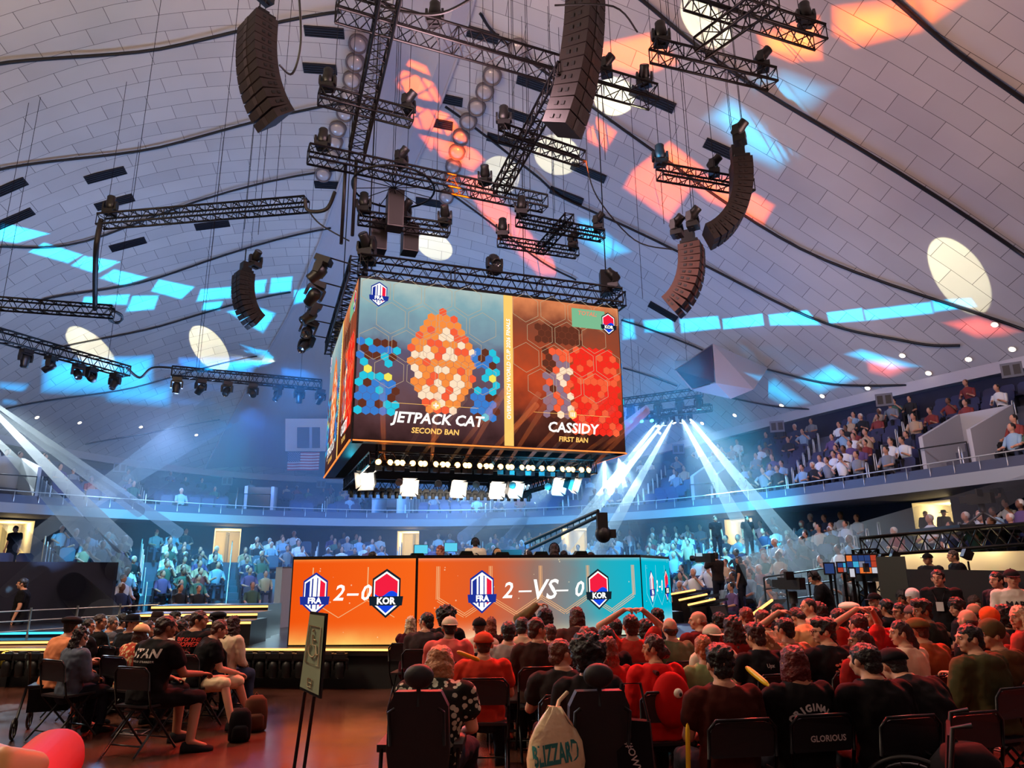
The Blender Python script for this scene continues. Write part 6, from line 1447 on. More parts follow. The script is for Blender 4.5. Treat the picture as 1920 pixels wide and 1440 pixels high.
mb.build('stripes', fl); mb = MB(); mb.quad((0, -.07, H_*6/13), (W_*.4, -.07, H_*6/13), (W_*.4, -.07, H_), (0, -.07, H_), mat('flag_blue', (48, 60, 120), .8)); cn = mb.build('canton', fl); mb = MB()
for r in range(9):
    for c in range(6 if r % 2 == 0 else 5):
        x, z = W_*.4*(c+.5+(.5 if r % 2 else 0))/6, H_*6/13+H_*7/13*(r+.5)/9; mb.add([(x+(.035 if k % 2 == 0 else .014)*math.sin(PI*k/5), -.075, z+(.035 if k % 2 == 0 else .014)*math.cos(PI*k/5)) for k in range(10)], [tuple(range(10))], mat('flag_white'))
mb.build('star', cn)
# ---------------------------------------------------------------- crew and players
def worker(x, y, D, pz, label, sc=1., zf=0., rz=None, **k):
    p = pose(pz)['p']; _r0 = ray(x, y); q = at_d(x, y, D*math.hypot(_r0.x, _r0.y)/_r0.y); r = face_rz(q, STAGE_C) if rz is None else rz
    o = Matrix.Rotation(r, 3, 'Z') @ Vector((p.head.x, p.head.y, 0)); sc = sc if sc else (q.z-zf)/(p.head.z+.135)
    return person(Vector((q.x-o.x*sc, q.y-o.y*sc, zf)), r, pz, label=label, sc=min(1.15, max(.8, sc)), **k)
rz_ = at_d(780, 1040, 16.2)
PZ = .80; t = thing('player_riser', 'low black riser behind the LED desk', 'platform', (-.2, 16.2, DZ)); mb = MB(); mb.box((0, .6, (PZ-DZ)/2), (7.0, 3.6, PZ-DZ), STG, Matrix.Rotation(AZ, 3, 'Z')); mb.build('deck', t)
worker(891, 1008, 17.2, 'stand', 'person standing on the stage in a cream and black jacket and headphones', 0, PZ, rz=.1, top='long', tc=(226, 222, 196), hat='phones', hair='short')
for x, y, D, pz, l, kw in ((825, 1021, 16.6, 'play', 'player in a white printed shirt with reddish hair', dict(top='long', tc=(224, 214, 210), hc=(130, 60, 50), pat='print', pc=(190, 120, 120), rz=2.6)),
                           (932, 1028, 16.0, 'play', 'blond player with headphones in a gaming chair', dict(tc=(60, 60, 60), hc=(190, 150, 100), hat='phones', rz=.5)),
                           (1039, 1018, 16.4, 'play', 'long-haired player in a black jersey with a white ring emblem', dict(tc=(24, 24, 28), hair='long', hc=(44, 24, 22), hat='phones', rz=-.1)),
                           (989, 1031, 16.2, 'play', 'player with white headphones next to a gaming chair', dict(tc=(40, 46, 52), hat='phones', hatc=(220, 220, 220), rz=1.2)),
                           (1058, 1031, 16.7, 'play', 'player with dark hair behind the long-haired player', dict(tc=(40, 40, 46), rz=-1.2)),
                           (700, 1033, 16.6, 'play', 'dark-haired person with headphones at the left end of the desk', dict(tc=(30, 40, 44), hair='bob', rz=-1.3)),
                           (1106, 1034, 17.0, 'play', 'person with dark hair at the right end of the desk', dict(tc=(40, 40, 60), rz=1.3))): worker(x, y, D, pz, l, 0, PZ, **kw)
emb = MB()
for r0, r1 in ((.075, .1),):
    for k in range(24):
        a, b = 2*PI*k/24, 2*PI*(k+1)/24
        if 5 < k < 8: continue
        emb.add([(r0*math.cos(a), r0*math.sin(a), 0), (r1*math.cos(a), r1*math.sin(a), 0), (r1*math.cos(b), r1*math.sin(b), 0), (r0*math.cos(b), r0*math.sin(b), 0)], [(0, 1, 2, 3)], INKW)
for s in (-1, 1): emb.add([(0, .02, 0), (s*.055, -.06, 0), (s*.035, -.075, 0), (0, -.02, 0)], [(0, 1, 2, 3)], INKW)
EMB = emb.mesh('print')
for o in list(COL.objects):
    if o.get('label', '').startswith('long-haired player'): back_print(o, [(EMB, 0, .84)])
    if o.get('label', '').startswith('person standing on the stage'):
        e2 = EMB.copy(); e2.materials.clear(); e2.materials.append(mat('dark_shirt_ink', (30, 32, 40), .8)); back_print(o, [(e2, 0, 1.25)])
GC = Proto('gaming_chair', 'chair'); gm_ = mat('dark_green_leather', (34, 42, 36), .45); mb = MB()
o = [(-.2, .5), (-.26, .7), (-.25, 1.0), (-.18, 1.22), (-.12, 1.32), (.12, 1.32), (.18, 1.22), (.25, 1.0), (.26, .7), (.2, .5)]
mb.prism([(x, -.3-.12*(z-.5)-.05*(x/.25)**2*-1, z) for x, z in o], (0, .09, 0), gm_); GC.part('backrest', mb); mb = MB(); mb.box((0, 0, .46), (.52, .5, .1), gm_); GC.part('seat', mb)
mb = MB(); mb.ell((0, -.33, 1.16), (.13, .05, .07), gm_); GC.part('head_cushion', mb)
mb = MB(); mb.cyl((0, 0, .1), (0, 0, .42), .03, BLACK); GC.part('gas_post', mb)
for k in range(5): a = 2*PI*k/5; mb = MB(); mb.tube([(0, 0, .1), (.3*math.cos(a), .3*math.sin(a), .06)], [.03, .018], BLACK, 6); mb.ell((.3*math.cos(a), .3*math.sin(a), .03), (.03, .03, .03), BLACKP, None, 8, 6); GC.part('leg', mb)
for i, (x, y) in enumerate(((650, 1043), (776, 1038), (860, 1034), (938, 1036), (1003, 1035), (1071, 1034))):
    p = at_d(x, y, 15.5); GC.spawn((p.x, p.y, PZ), AZ+.2*((i % 3)-1), 'dark green gaming chair behind the LED desk, %s' % SPOT_LAB[i], 'gaming chairs', scale=(1, 1, max(.85, min(1.15, (p.z-PZ)/1.32))))
for i, (x, y, D) in enumerate(((789, 1030, 17.4), (845, 1026, 18.0), )):
    p = at_d(x, y, D); t = thing('monitor', 'small glowing cyan monitor on the stage, %s' % SPOT_LAB[i], 'monitor', (p.x, p.y, PZ), AZ); mb = MB(); mb.box((0, 0, p.z-PZ), (.34, .04, .22), BLACKP); mb.build('bezel', t)
    mb = MB(); mb.quad((-.16, -.024, p.z-PZ-.1), (.16, -.024, p.z-PZ-.1), (.16, -.024, p.z-PZ+.1), (-.16, -.024, p.z-PZ+.1), emis('monitor_cyan', (90, 200, 230), 1.1)); mb.build('screen', t); mb = MB(); mb.cyl((0, 0, 0), (0, 0, p.z-PZ-.15), .03, BLACK); mb.box((0, 0, .01), (.3, .2, .02), BLACK); mb.build('stand', t)
worker(1340, 1034, 19.5, 'cam', 'camera operator in dark clothes with a camera on the shoulder beside the stage', 0, DZ, rz=.5, top='long', tc=(40, 34, 34))
q = at_d(1322, 1046, 19.2); t = thing('video_camera', 'shoulder video camera held by the operator beside the stage', 'camera', q, .6); mb = MB(); mb.box((0, 0, 0), (.18, .5, .22), BLACKP); mb.build('body', t); mb = MB(); mb.cyl((0, .24, 0), (0, .46, 0), .07, BLACK, 16); mb.build('lens_barrel', t); mb = MB(); mb.box((-.16, .05, .08), (.12, .1, .08), emis('viewfinder', (170, 220, 240), .9)); mb.build('viewfinder', t)
worker(1384, 1042, 19.0, 'look', 'tall dark-haired man in a black t-shirt standing beside the camera operator', 0, DZ, rz=.9, top='tee', tc=(26, 26, 30), hair='bob')
worker(1524, 1066, 12.6, 'work', 'camera operator in a headset and black t-shirt leaning over a tripod camera', .98, .0, rz=1.2, top='tee', tc=(24, 24, 28), hat='phones', bc=(26, 26, 30))
worker(1584, 1062, 14.2, 'look', 'dark-haired crew member in a grey t-shirt standing by the monitors', .97, 0, rz=.8, top='tee', tc=(92, 92, 98), hair='bob')
worker(1754, 1056, 9.9, 'stand', 'crew member in black with a white lanyard badge standing behind the rows', .97, 0, rz=2.4, top='long', tc=(26, 26, 30), hair='short')
worker(1784, 1030, 12.4, 'stand', 'man in a dark suit standing on the raised crew deck', 0, .45, rz=1.4, top='long', tc=(24, 24, 30), hc=(70, 56, 50))
worker(1737, 1036, 12.6, 'stand', 'crew member in a cap standing left of the man in the dark suit', 0, .45, rz=2., top='long', tc=(34, 34, 40), hat='cap')
worker(1893, 1058, 9.0, 'stand', 'man in a white baseball shirt lettered in black near the frame edge', .97, 0, rz=2.7, top='tee', tc=(226, 214, 200), hat='cap', hatc=(40, 36, 40)); back_print(list(COL.objects)[-1] if False else [o for o in COL.objects if o.get('label', '').startswith('man in a white baseball')][0], [(text_mesh('MARS', .10, mat('dark_shirt_ink', (30, 32, 40), .8), 0, .003), 0, 1.28)], front=True)
worker(1862, 1056, 9.8, 'stand', 'bearded person standing left of the man in the white baseball shirt', .95, 0, rz=1.9, top='tee', tc=(36, 34, 40), hair='short')
worker(1735, 962, 22.3, 'stand', 'dark silhouette of a person in the lit upper doorway', 0, 2.0, rz=PI, top='long', tc=(20, 20, 24)); worker(1770, 966, 22.0, 'stand', 'person in a hat silhouetted in the lit upper doorway', 0, 2.0, rz=PI, top='long', tc=(22, 22, 26), hat='brim')
worker(1342, 985, 23.5, 'stand', 'dark figure standing left of the lit doorway right of the stage', 0, 2.0, rz=PI, tc=(20, 20, 26)); worker(1401, 975, 23.5, 'stand', 'long-haired figure standing beside the lit doorway right of the stage', 0, 2.0, rz=PI, tc=(20, 20, 26), hair='long')
worker(1862, 906, 19.0, 'work', 'camera operator in black on the balcony platform at the right edge', 0, 2.6, rz=1.5, top='tee', tc=(24, 24, 28))
t = thing('camera_platform', 'dark scaffold platform carrying the balcony camera operator', 'platform', at_d(1850, 1000, 19.6).xy.to_3d()+Vector((0, 0, 0))); mb = MB(); mb.box((0, 0, 2.5), (2.4, 2.0, .12), BLACK); mb.build('deck', t)
for a in (-1, 1):
    for b in (-1, 1): mb = MB(); mb.tube([(a*1.15, b*.95, 0), (a*1.15, b*.95, 2.45)], .03, BLACK, 6); mb.build('leg', t)
worker(30, 985, 24.5, 'stand', 'dark figure standing at the lit doorway at the left edge', 0, 1.75, rz=PI, tc=(20, 20, 26)); worker(42, 1092, 15.2, 'stand', 'staff member in black behind the barrier at the left edge', .97, 0, rz=2., tc=(24, 24, 28))
def tripod_cam(x, y, D, zf, label, s=1.):
    q = at_d(x, y, D); t = thing('tripod_camera', label, 'camera', (q.x, q.y, zf), .5); H_ = q.z-zf; mb = MB(); mb.box((0, 0, H_), (.2*s, .6*s, .26*s), BLACKP); mb.box((0, .38*s, H_), (.17*s, .2*s, .17*s), BLACKP); mb.build('camera_body', t)
    mb = MB(); mb.box((-.22*s, -.1, H_+.12), (.26*s, .04, .18*s), BLACKP); mb.build('viewfinder', t); mb = MB(); mb.cyl((0, 0, H_-.3), (0, 0, H_-.12), .07, BLACK); mb.build('fluid_head', t)
    for k in range(3): a = 2*PI*k/3+.5; mb = MB(); mb.tube([(0, 0, H_-.3), (.45*math.cos(a), .45*math.sin(a), 0)], [.03, .02], mat('grey_tripod_leg', (90, 92, 96), .4, .6), 6); mb.build('leg', t)
tripod_cam(1484, 1094, 12.4, 0, 'broadcast camera on a tall tripod in front of the leaning operator', .7); tripod_cam(1632, 1078, 13.8, 0, 'second broadcast camera on a tripod under the monitor bank', .8); tripod_cam(1838, 935, 19.4, 2.56, 'large broadcast camera on the balcony platform', .9)
for o in [o for o in COL.objects if o.get('label', '').startswith('crew member in black with a white')]:
    mb = MB(); mb.box((0, .16, 1.22), (.09, .006, .12), mat('white_badge_card', (220, 220, 220), .5)); mb.tube([(-.03, .165, 1.28), (-.08, .1, 1.44)], .004, BLACKP, 4); mb.tube([(.03, .165, 1.28), (.08, .1, 1.44)], .004, BLACKP, 4); mb.build('lanyard_badge', o)
# jib crane
a, b = at_d(985, 1034, 20.5), at_d(1122, 968, 17.6); t = thing('camera_crane', 'long black camera crane reaching up over the stage', 'crane', a); mb = MB()
for o in (Vector((0, 0, 0)), Vector((0, 0, .22))): mb.tube([o, b-a+o*.6], .045, BLACK, 6)
for k in range(14): f = k/13; p = (b-a)*f; mb.tube([p, p+Vector((0, 0, .22-.09*f))], .014, BLACK, 4)
mb.build('boom', t); mb = MB(); e = b-a; mb.box(e+Vector((.08, 0, -.12)), (.25, .3, .4), BLACKP); mb.ell(e+Vector((.1, 0, -.42)), (.2, .2, .22), BLACKP); mb.box(e+Vector((.25, 0, -.42)), (.3, .2, .2), BLACKP); mb.build('remote_head', t)
mb = MB(); mb.box(Vector((-.4, .1, -.15)), (.6, .4, .4), BLACKP); mb.tube([(-.2, .1, -.2), (-.2, .1, -(a.z-DZ))], .07, BLACK, 8); mb.build('pedestal', t)
# crew area at the right: deck, barrier, truss rail, monitors, lit rear room
p0, p1 = at_d(1700, 1070, 13.2), at_d(2000, 1072, 11.6)
t = thing('barrier', 'long black barrier wall behind the right-hand rows', 'barrier', (p0.x, p0.y, 0)); d = p1-p0; mb = MB(); mb.prism([(0, 0, 0), (d.x, d.y, 0), (d.x, d.y, 1.62), (0, 0, 1.66)], (.05, .12, 0), SKRT); mb.build('panel', t)
t = thing('crew_deck', 'raised black crew deck behind the barrier', 'platform', (p0.x, p0.y, 0)); mb = MB(); mb.box((2.6, 2.0, .22), (5.5, 3.2, .45), SKRT, Matrix.Rotation(-.55, 3, 'Z')); mb.build('deck', t)
q0, q1 = at_d(1650, 1100, 13.5), at_d(1705, 1100, 13.3); t = thing('flight_case_screen', 'dark flat equipment panel beside the monitors', 'panel', (q0.x, q0.y, 0)); mb = MB(); d = q1-q0; mb.prism([(0, 0, 0), (d.x, d.y, 0), (d.x, d.y, 1.86), (0, 0, 1.86)], (.03, .08, 0), mat('dark_green_grey_panel', (44, 52, 50), .5)); mb.build('panel', t)
truss(at_d(1618, 1026, 15.6), at_d(1935, 1000, 15.4), .34, 'black horizontal truss along the edge of the right-hand stand', group=None)
truss(at_d(1622, 1030, 15.5), Vector((*at_d(1622, 1030, 15.5).xy, 0)), .32, 'upright black truss leg at the end of the right-hand stand')
def tv(x, y, D, w, h_, label, grid, rz=.0):
    q = at_d(x, y, D); t = thing('monitor', label, 'monitor', (q.x, q.y, 0), face_rz(q, (0, 0))+PI+rz); mb = MB(); mb.box((0, .02, q.z), (w, .05, h_), BLACKP); mb.build('bezel', t)
    r = random.Random(int(x)); gx, gy = grid; pl = [(90, 140, 190), (220, 110, 50), (40, 60, 110), (190, 190, 200), (60, 160, 200), (170, 60, 40), (120, 120, 140)]
    mb = MB()
    for i in range(gx):
        for j in range(gy):
            c = r.choice(pl); x0 = -w/2+.02+(w-.04)*i/gx; z0 = q.z-h_/2+.02+(h_-.04)*j/gy; mb.quad((x0+.004, -.008, z0+.004), (x0+(w-.04)/gx-.004, -.008, z0+.004), (x0+(w-.04)/gx-.004, -.008, z0+(h_-.04)/gy-.004), (x0+.004, -.008, z0+(h_-.04)/gy-.004), emis('multiview_%d_%d_%d' % c, c, 1.1))
    mb.build('screen', t); mb = MB(); mb.tube([(0, .05, 0), (0, .05, q.z-h_/2)], .03, BLACK, 6); mb.box((0, .05, .02), (.5, .4, .04), BLACK); mb.build('stand', t)
tv(1616, 1058, 13.6, .50, .34, 'wide multiview monitor with a grid of small pictures', (5, 3)); tv(1581, 1064, 14.0, .22, .2, 'small monitor left of the multiview monitor', (2, 2)); tv(1598, 1074, 13.5, .12, .18, 'narrow blue monitor under the multiview monitor', (1, 1)); tv(1555, 1066, 14.5, .2, .22, 'dark monitor behind the leaning operator', (1, 1))
for i, (x, y, D) in enumerate(((1654, 1049, 15), (1678, 1041, 15), (1813, 1040, 13.5))):
    q = at_d(x, y, D); t = thing('stand_lamp', 'small black lamp head on a thin stand at the crew deck, %s' % SPOT_LAB[i], 'lamp', (q.x, q.y, 0)); mb = MB(); mb.box((0, 0, q.z), (.14, .1, .13), BLACKP, Matrix.Rotation(.5, 3, 'Y')); mb.build('head', t); mb = MB(); mb.tube([(0, 0, 0), (0, 0, q.z-.1)], .014, BLACK, 6); mb.build('pole', t)
q0, q1 = at_d(1640, 1080, 17.0), at_d(1990, 1078, 15.6); d = q1-q0; mb = MB(); mb.prism([q0*1+Vector((0, 0, -q0.z+1.0)), q1*1+Vector((0, 0, -q1.z+1.0)), Vector((q1.x, q1.y, 1.95)), Vector((q0.x, q0.y, 1.95))], (.06, .1, 0), mat('lit_room_wall', (226, 216, 186), .8)); struct(mb.build('wall_lit_room'))
for f in (.12, .3, .5, .68): p = q0.lerp(q1, f)*.985; lamp('POINT', (p.x, p.y, 2.1), (255, 228, 175), 8, size=.08, name='rear_room_light')
# railings and drapes at the left, seated rows there
mb = MB(); a, b = at_d(-40, 1075, 19), at_d(214, 1078, 20.5); mb.prism([(a.x, a.y, 0), (b.x, b.y, 0), (b.x, b.y, 2.0), (a.x, a.y, 2.0)], (.02, .1, 0), mat('navy_drape', (24, 28, 48), .9)); tag(mb.build('drape'), 'dark blue drape hanging below the left stand', 'drape')
t = thing('guard_rail', 'multi-bar steel guard rail along the left of the floor', 'rail', at_d(0, 1100, 15.5).xy.to_3d()); a, b = at_d(-30, 1100, 15.5), at_d(300, 1115, 16.8); o = t.location
for k in range(6): mb = MB(); mb.tube([Vector((a.x, a.y, .25+.17*k))-o, Vector((b.x, b.y, .25+.17*k))-o], .012, RAILM, 5); mb.build('bar', t)
for f in (0, .25, .5, .75, 1): p = a.lerp(b, f); mb = MB(); mb.tube([Vector((p.x, p.y, 0))-o, Vector((p.x, p.y, 1.15))-o], .02, RAILM, 5); mb.build('post', t)
t = thing('guard_rail', 'dark steel guard rail on the steps right of the stage', 'rail', at_d(1480, 1060, 16).xy.to_3d()); a, b = at_d(1430, 1060, 17), at_d(1560, 1040, 15.5); o = t.location
for k in range(5): mb = MB(); mb.tube([Vector((a.x, a.y, .5+.25*k))-o, Vector((b.x, b.y, .7+.25*k))-o], .016, BLACK if k else RAILM, 5); mb.build('bar', t)
for f in (0, .33, .66, 1): p = a.lerp(b, f); mb = MB(); mb.tube([Vector((p.x, p.y, 0))-o, Vector((p.x, p.y, 1.5+.2*f))-o], .022, BLACK, 5); mb.build('post', t)
t = thing('stage_side_block', 'grey and white wall block left of the LED desk', 'panel', (*at_d(510, 1100, 17).xy, 0)); a, b, c = at_d(518, 1060, 17), at_d(530, 1060, 16.6), at_d(556, 1060, 17); o = t.location
mb = MB(); mb.prism([Vector((a.x, a.y, 0))-o, Vector((b.x, b.y, 0))-o, Vector((b.x, b.y, 1.83))-o, Vector((a.x, a.y, 1.83))-o], (.1, .3, 0), mat('grey_block', (92, 92, 100), .7)); mb.build('side', t); mb = MB(); mb.prism([Vector((b.x, b.y, 0))-o, Vector((c.x, c.y, 0))-o, Vector((c.x, c.y, 1.8))-o, Vector((b.x, b.y, 1.8))-o], (0, .3, 0), mat('white_block', (170, 176, 190), .7)); mb.build('front', t)
# wedge monitors and lamps along the stage front
for i, (x, y) in enumerate(((622, 1190), (869, 1185), (1352, 1165))):
    q = at_z(x, y, DZ+.02); t = thing('stage_monitor', 'dark wedge speaker on the stage edge, %s' % ('left of the wheelchair sign', 'middle', 'right of the desk')[i], 'speaker', (q.x, q.y, DZ+.002), AZ); mb = MB(); mb.prism([(-.19, -.02, 0), (-.19, .34, 0), (-.19, .3, .3), (-.19, .1, .33), (-.19, -.02, .12)], (.38, 0, 0), BLACKP); mb.build('cabinet', t); mb = MB(); mb.quad((-.17, -.018, .02), (.17, -.018, .02), (.17, .08, .3), (-.17, .08, .3), mat('speaker_grille')); mb.build('grille', t)
for i in range(26):
    f = i/25; x = 205+f*500; q = at_z(x, 1203, DZ-.14); fy = min((FLD[k][1]+(FLD[k+1][1]-FLD[k][1])*(q.x-FLD[k][0])/(FLD[k+1][0]-FLD[k][0])) for k in range(4) if FLD[k][0] <= q.x <= FLD[k+1][0])
    MV[0].spawn((q.x, fy-.16, DZ-.03), 0, 'dark moving head in the row along the stage front', 'stage front moving heads', scale=.62)
for i, (x, y, c) in enumerate(((15, 1211, (255, 190, 60)), (77, 1209, (255, 240, 200)))):
    q = at_z(x, y, .45); q = q*(12.0/q.y); t = thing('stage_lamp', 'lit %s lamp at the foot of the runway' % ('amber', 'yellow-white')[i], 'stage light', (q.x, q.y, .42)); mb = MB(); mb.cyl((0, .14, 0), (0, 0, 0), .13, BLACKP, 18); mb.build('housing', t); mb = MB(); mb.cyl((0, -.002, 0), (0, -.01, 0), .115, emis('lamp_lens_%d' % i, c, 5), 18); mb.build('lens', t); mb = MB(); mb.box((0, .07, -.27), (.1, .1, .3), BLACK); mb.build('foot', t)
# ---------------------------------------------------------------- objects among the floor audience
def dz(x, y, D): r = ray(x, y); return at_d(x, y, D*math.hypot(r.x, r.y)/r.y)
t = thing('wheelchair_sign', 'tilted grey-green wheelchair space sign on two black poles', 'sign', (*dz(585, 1230, 5.4).xy, 0)); o = t.location; cs = [dz(581, 1146, 5.45)-o, dz(611, 1150, 5.3)-o, dz(599, 1310, 5.25)-o, dz(561, 1292, 5.4)-o]
n = (cs[1]-cs[0]).cross(cs[3]-cs[0]).normalized(); n = -n if n.y > 0 else n
mb = MB(); mb.prism([c-n*.02 for c in cs], n*.018, BLACK); mb.build('frame', t); cc = sum(cs, Vector())/4; mb = MB(); mb.poly([cc+(c-cc)*.93+n*.004 for c in cs], mat('sign_green', (150, 170, 140), .6)); bd = mb.build('board', t)
def sp(u_, v_): return cs[0].lerp(cs[1], u_).lerp(cs[3].lerp(cs[2], u_), v_)+n*.008
INK = mat('sign_cream_ink', (206, 190, 150), .6); mb = MB()
def line2(pts, r=.006):
    mb.tube([sp(*p) for p in pts], r, INK, 5)
line2([(.16, .18), (.84, .18), (.84, .64), (.16, .64), (.16, .18)], .0035); line2([(.43, .29), (.46, .41), (.64, .41), (.71, .52), (.8, .51)], .0055); line2([(.45, .345), (.6, .345)], .0045)
line2([(.47+.2*math.cos(a), .475+.085*math.sin(a)) for a in [-2.3-k*4.0/14 for k in range(15)]], .0048); line2([(.415, .235), (.44, .235)], .011); line2([(.4, .82), (.4, .92), (.6, .92), (.6, .82), (.4, .82)], .003); line2([(.4, .87), (.6, .87)], .003)
mb.build('pictogram', bd)
for x0 in (cs[3].lerp(cs[2], .3), cs[3].lerp(cs[2], .75)): mb = MB(); mb.tube([x0, Vector((x0.x-.05, x0.y-.12, 0.01))], .012, BLACK, 8); mb.build('pole', t)
mb = MB(); mb.box(((cs[3]+cs[2])/2*1 if False else Vector(((cs[3].x+cs[2].x)/2-.05, (cs[3].y+cs[2].y)/2-.12, .01))), (.4, .3, .02), BLACK); mb.build('foot_plate', t)
def power_chair(x, y, D, label, lit):
    q = dz(x, y, D); t = thing('power_wheelchair', label, 'wheelchair', (q.x, q.y, 0), face_rz(q, STAGE_C)); t.scale = (.84, .95, .88); up = mat('black_upholstery', (24, 22, 26), .6, noise=.2, scale=6, bump=.3)
    def part(nm, b): b.build(nm, t)
    I = Matrix.Identity(3); mb = MB(); mb.prism([(xx, -.2-.1*(z-.5), z) for xx, z in ((-.21, .5), (-.235, .7), (-.225, 1.0), (-.17, 1.1), (.17, 1.1), (.225, 1.0), (.235, .7), (.21, .5))], (0, .09, 0), up); part('backrest', mb)
    mb = MB(); mb.ell((0, -.24, 1.2), (.115, .06, .085), up, None, 16, 10); mb.tube([(0, -.24, 1.0), (0, -.25, 1.2)], .018, BLACK, 6); part('headrest', mb); mb = MB(); mb.box((0, .08, .47), (.48, .5, .1), up); part('seat', mb)
    for g in (-1, 1):
        mb = MB(); mb.box((g*.29, .05, .7), (.07, .36, .05), up); mb.tube([(g*.29, -.15, .5), (g*.29, -.12, .7)], .016, BLACK, 6); part('armrest', mb)
        mb = MB(); mb.tube([(g*.29-g*.04, .0, .18), (g*.29+g*.04, .0, .18)], .18, BLACKP, 22); mb.tube([(g*.335, 0, .18), (g*.345, 0, .18)], .1, BLACK, 12); part('wheel', mb)
        mb = MB(); mb.tube([(g*.24, -.34, .07), (g*.30, -.34, .07)], .07, BLACKP, 14); part('caster', mb)
        mb = MB(); mb.box((g*.17, -.37, .34), (.1, .02, .035), emis('tail_light_'+lit, (255, 40, 24) if lit == 'a' else (150, 20, 16), 1.6)); part('tail_light', mb)
    mb = MB(); mb.box((0, -.1, .27), (.42, .5, .26), mat('dark_motor_cover', (30, 20, 22), .35)); mb.tube([(-.26, -.36, .16), (-.24, -.38, .39), (.24, -.38, .39), (.26, -.36, .16)], .014, mat('red_frame_tube', (130, 20, 24), .3, .5), 6); part('motor_base', mb)
    mb = MB(); mb.tube([(-.2, -.26, .75), (-.2, -.34, .98), (-.16, -.33, 1.0)], .014, BLACK, 6); mb.tube([(.2, -.26, .75), (.2, -.34, .98), (.16, -.33, 1.0)], .014, BLACK, 6); part('push_handle', mb); return t
pc1 = power_chair(795, 1230, 5.05, 'black power wheelchair with a rounded headrest and red tail lights left of the aisle chairs', 'a'); pc2 = power_chair(1108, 1230, 5.0, 'black power wheelchair with bags hung on its handles', 'b')
person(pc1.matrix_basis @ Vector((.06, .08, .05)), pc1.rotation_euler.z-.15, 'chin', top='tee', tc=(30, 32, 30), pat='print', pc=(190, 190, 170), hair='bob', hc=(176, 112, 72), label='person in a black and white floral top sitting in the power wheelchair left', w=1.2, sc=.9)
person(pc2.matrix_basis @ Vector((0, .1, .04)), pc2.rotation_euler.z, 'sit', top='tee', tc=(30, 26, 28), hair='afro', hc=(18, 14, 16), label='person with big curly black hair sitting in the power wheelchair with bags', sc=.93)
# shopping bag lettered in teal
q = dz(1040, 1372, 4.7); t = thing('shopping_bag', 'wrinkled cream plastic shopping bag with teal lettering hung on the wheelchair', 'bag', (q.x, q.y, .22)); t.scale = (1.15, 1.1, 1.05); mb = MB(); I = Matrix.Identity(3); rb = random.Random(2); rings = []
for z, rx, ry in ((0, .10, .05), (.05, .128, .075), (.2, .14, .085), (.36, .145, .08), (.46, .135, .065), (.53, .10, .05), (.59, .06, .035), (.64, .03, .02)):
    rings.append([p+Vector((rb.uniform(-.013, .013), rb.uniform(-.012, .012), rb.uniform(-.006, .006))) for p in ringe((0, 0, z), rx, ry, I, 22, 3.)])
mb.loft(rings, mat('cream_plastic', (232, 208, 166), .35, noise=.1, scale=9, bump=1.)); bg = mb.build('bag_body', t)
bv = BVHTree.FromPolygons([v.co for v in bg.data.vertices], [tuple(q.vertices) for q in bg.data.polygons])
me = text_mesh('BLIZZARD', .085, mat('teal_print', (28, 120, 116), .6), 0, .003)
for v in me.vertices:
    X, Z = v.co.x*.62, v.co.y*1.7; a = .18; x_, z_ = X*math.cos(a)-Z*math.sin(a)*.5, .40+X*math.sin(a)+Z*math.cos(a); h_ = bv.ray_cast(Vector((x_, -1, z_)), Vector((0, 1, 0))); v.co = (x_, (h_[0].y if h_[0] else -.07)-.003, z_)
o = bpy.data.objects.new('lettering', me); COL.objects.link(o); o.parent = bg
mb = MB(); mb.tube([(0, 0, .58), (.03, .05, .66), (.08, .1, .70)], .012, mat('cream_plastic'), 6); mb.build('handle', t)
q = dz(1188, 1360, 4.8); t = thing('tote_bag', 'black tote bag with thin white lettering hanging right of the wheelchair', 'bag', (q.x, q.y, .3)); mb = MB(); mb.prism([(-.1, 0, 0), (.12, 0, .02), (.1, 0, .48), (-.12, 0, .5)], (.02, .07, 0), cloth((24, 22, 26))); bb = mb.build('bag_body', t); place_flat(text_mesh('#OWWC', .06, INKW, .1, .001), 'lettering', bb, (0, -.006, .25), (.35, 0, -1), (1, 0, .35)); mb = MB(); mb.tube([(-.1, .03, .48), (-.06, .03, .7), (.06, .03, .7), (.1, .03, .48)], .01, cloth((24, 22, 26)), 6); mb.build('handle', t)
# red backpack with a round white eye
w_ = who('red hoodie turned left'); q = w_.matrix_basis @ Vector((.04, -.22, .68)); t = thing('backpack', 'red backpack with a round white eye worn by the woman in the red hoodie', 'backpack', q, w_.rotation_euler.z); mb = MB(); mb.ell((0, 0, .12), (.15, .10, .2), cloth((190, 22, 22)), None, 20, 14); mb.build('bag_body', t); mb = MB(); mb.ell((.02, -.095, .18), (.035, .025, .035), mat('white_vinyl', (225, 215, 200), .4)); ee = mb.build('eye_patch', t); mb = MB(); mb.ell((.03, -.12, .175), (.012, .008, .014), BLACKP); mb.build('pupil', ee); mb = MB(); mb.tube([(-.08, .05, .3), (-.1, .16, .32), (-.11, .2, .1)], .018, cloth((60, 20, 22)), 6); mb.build('strap', t)
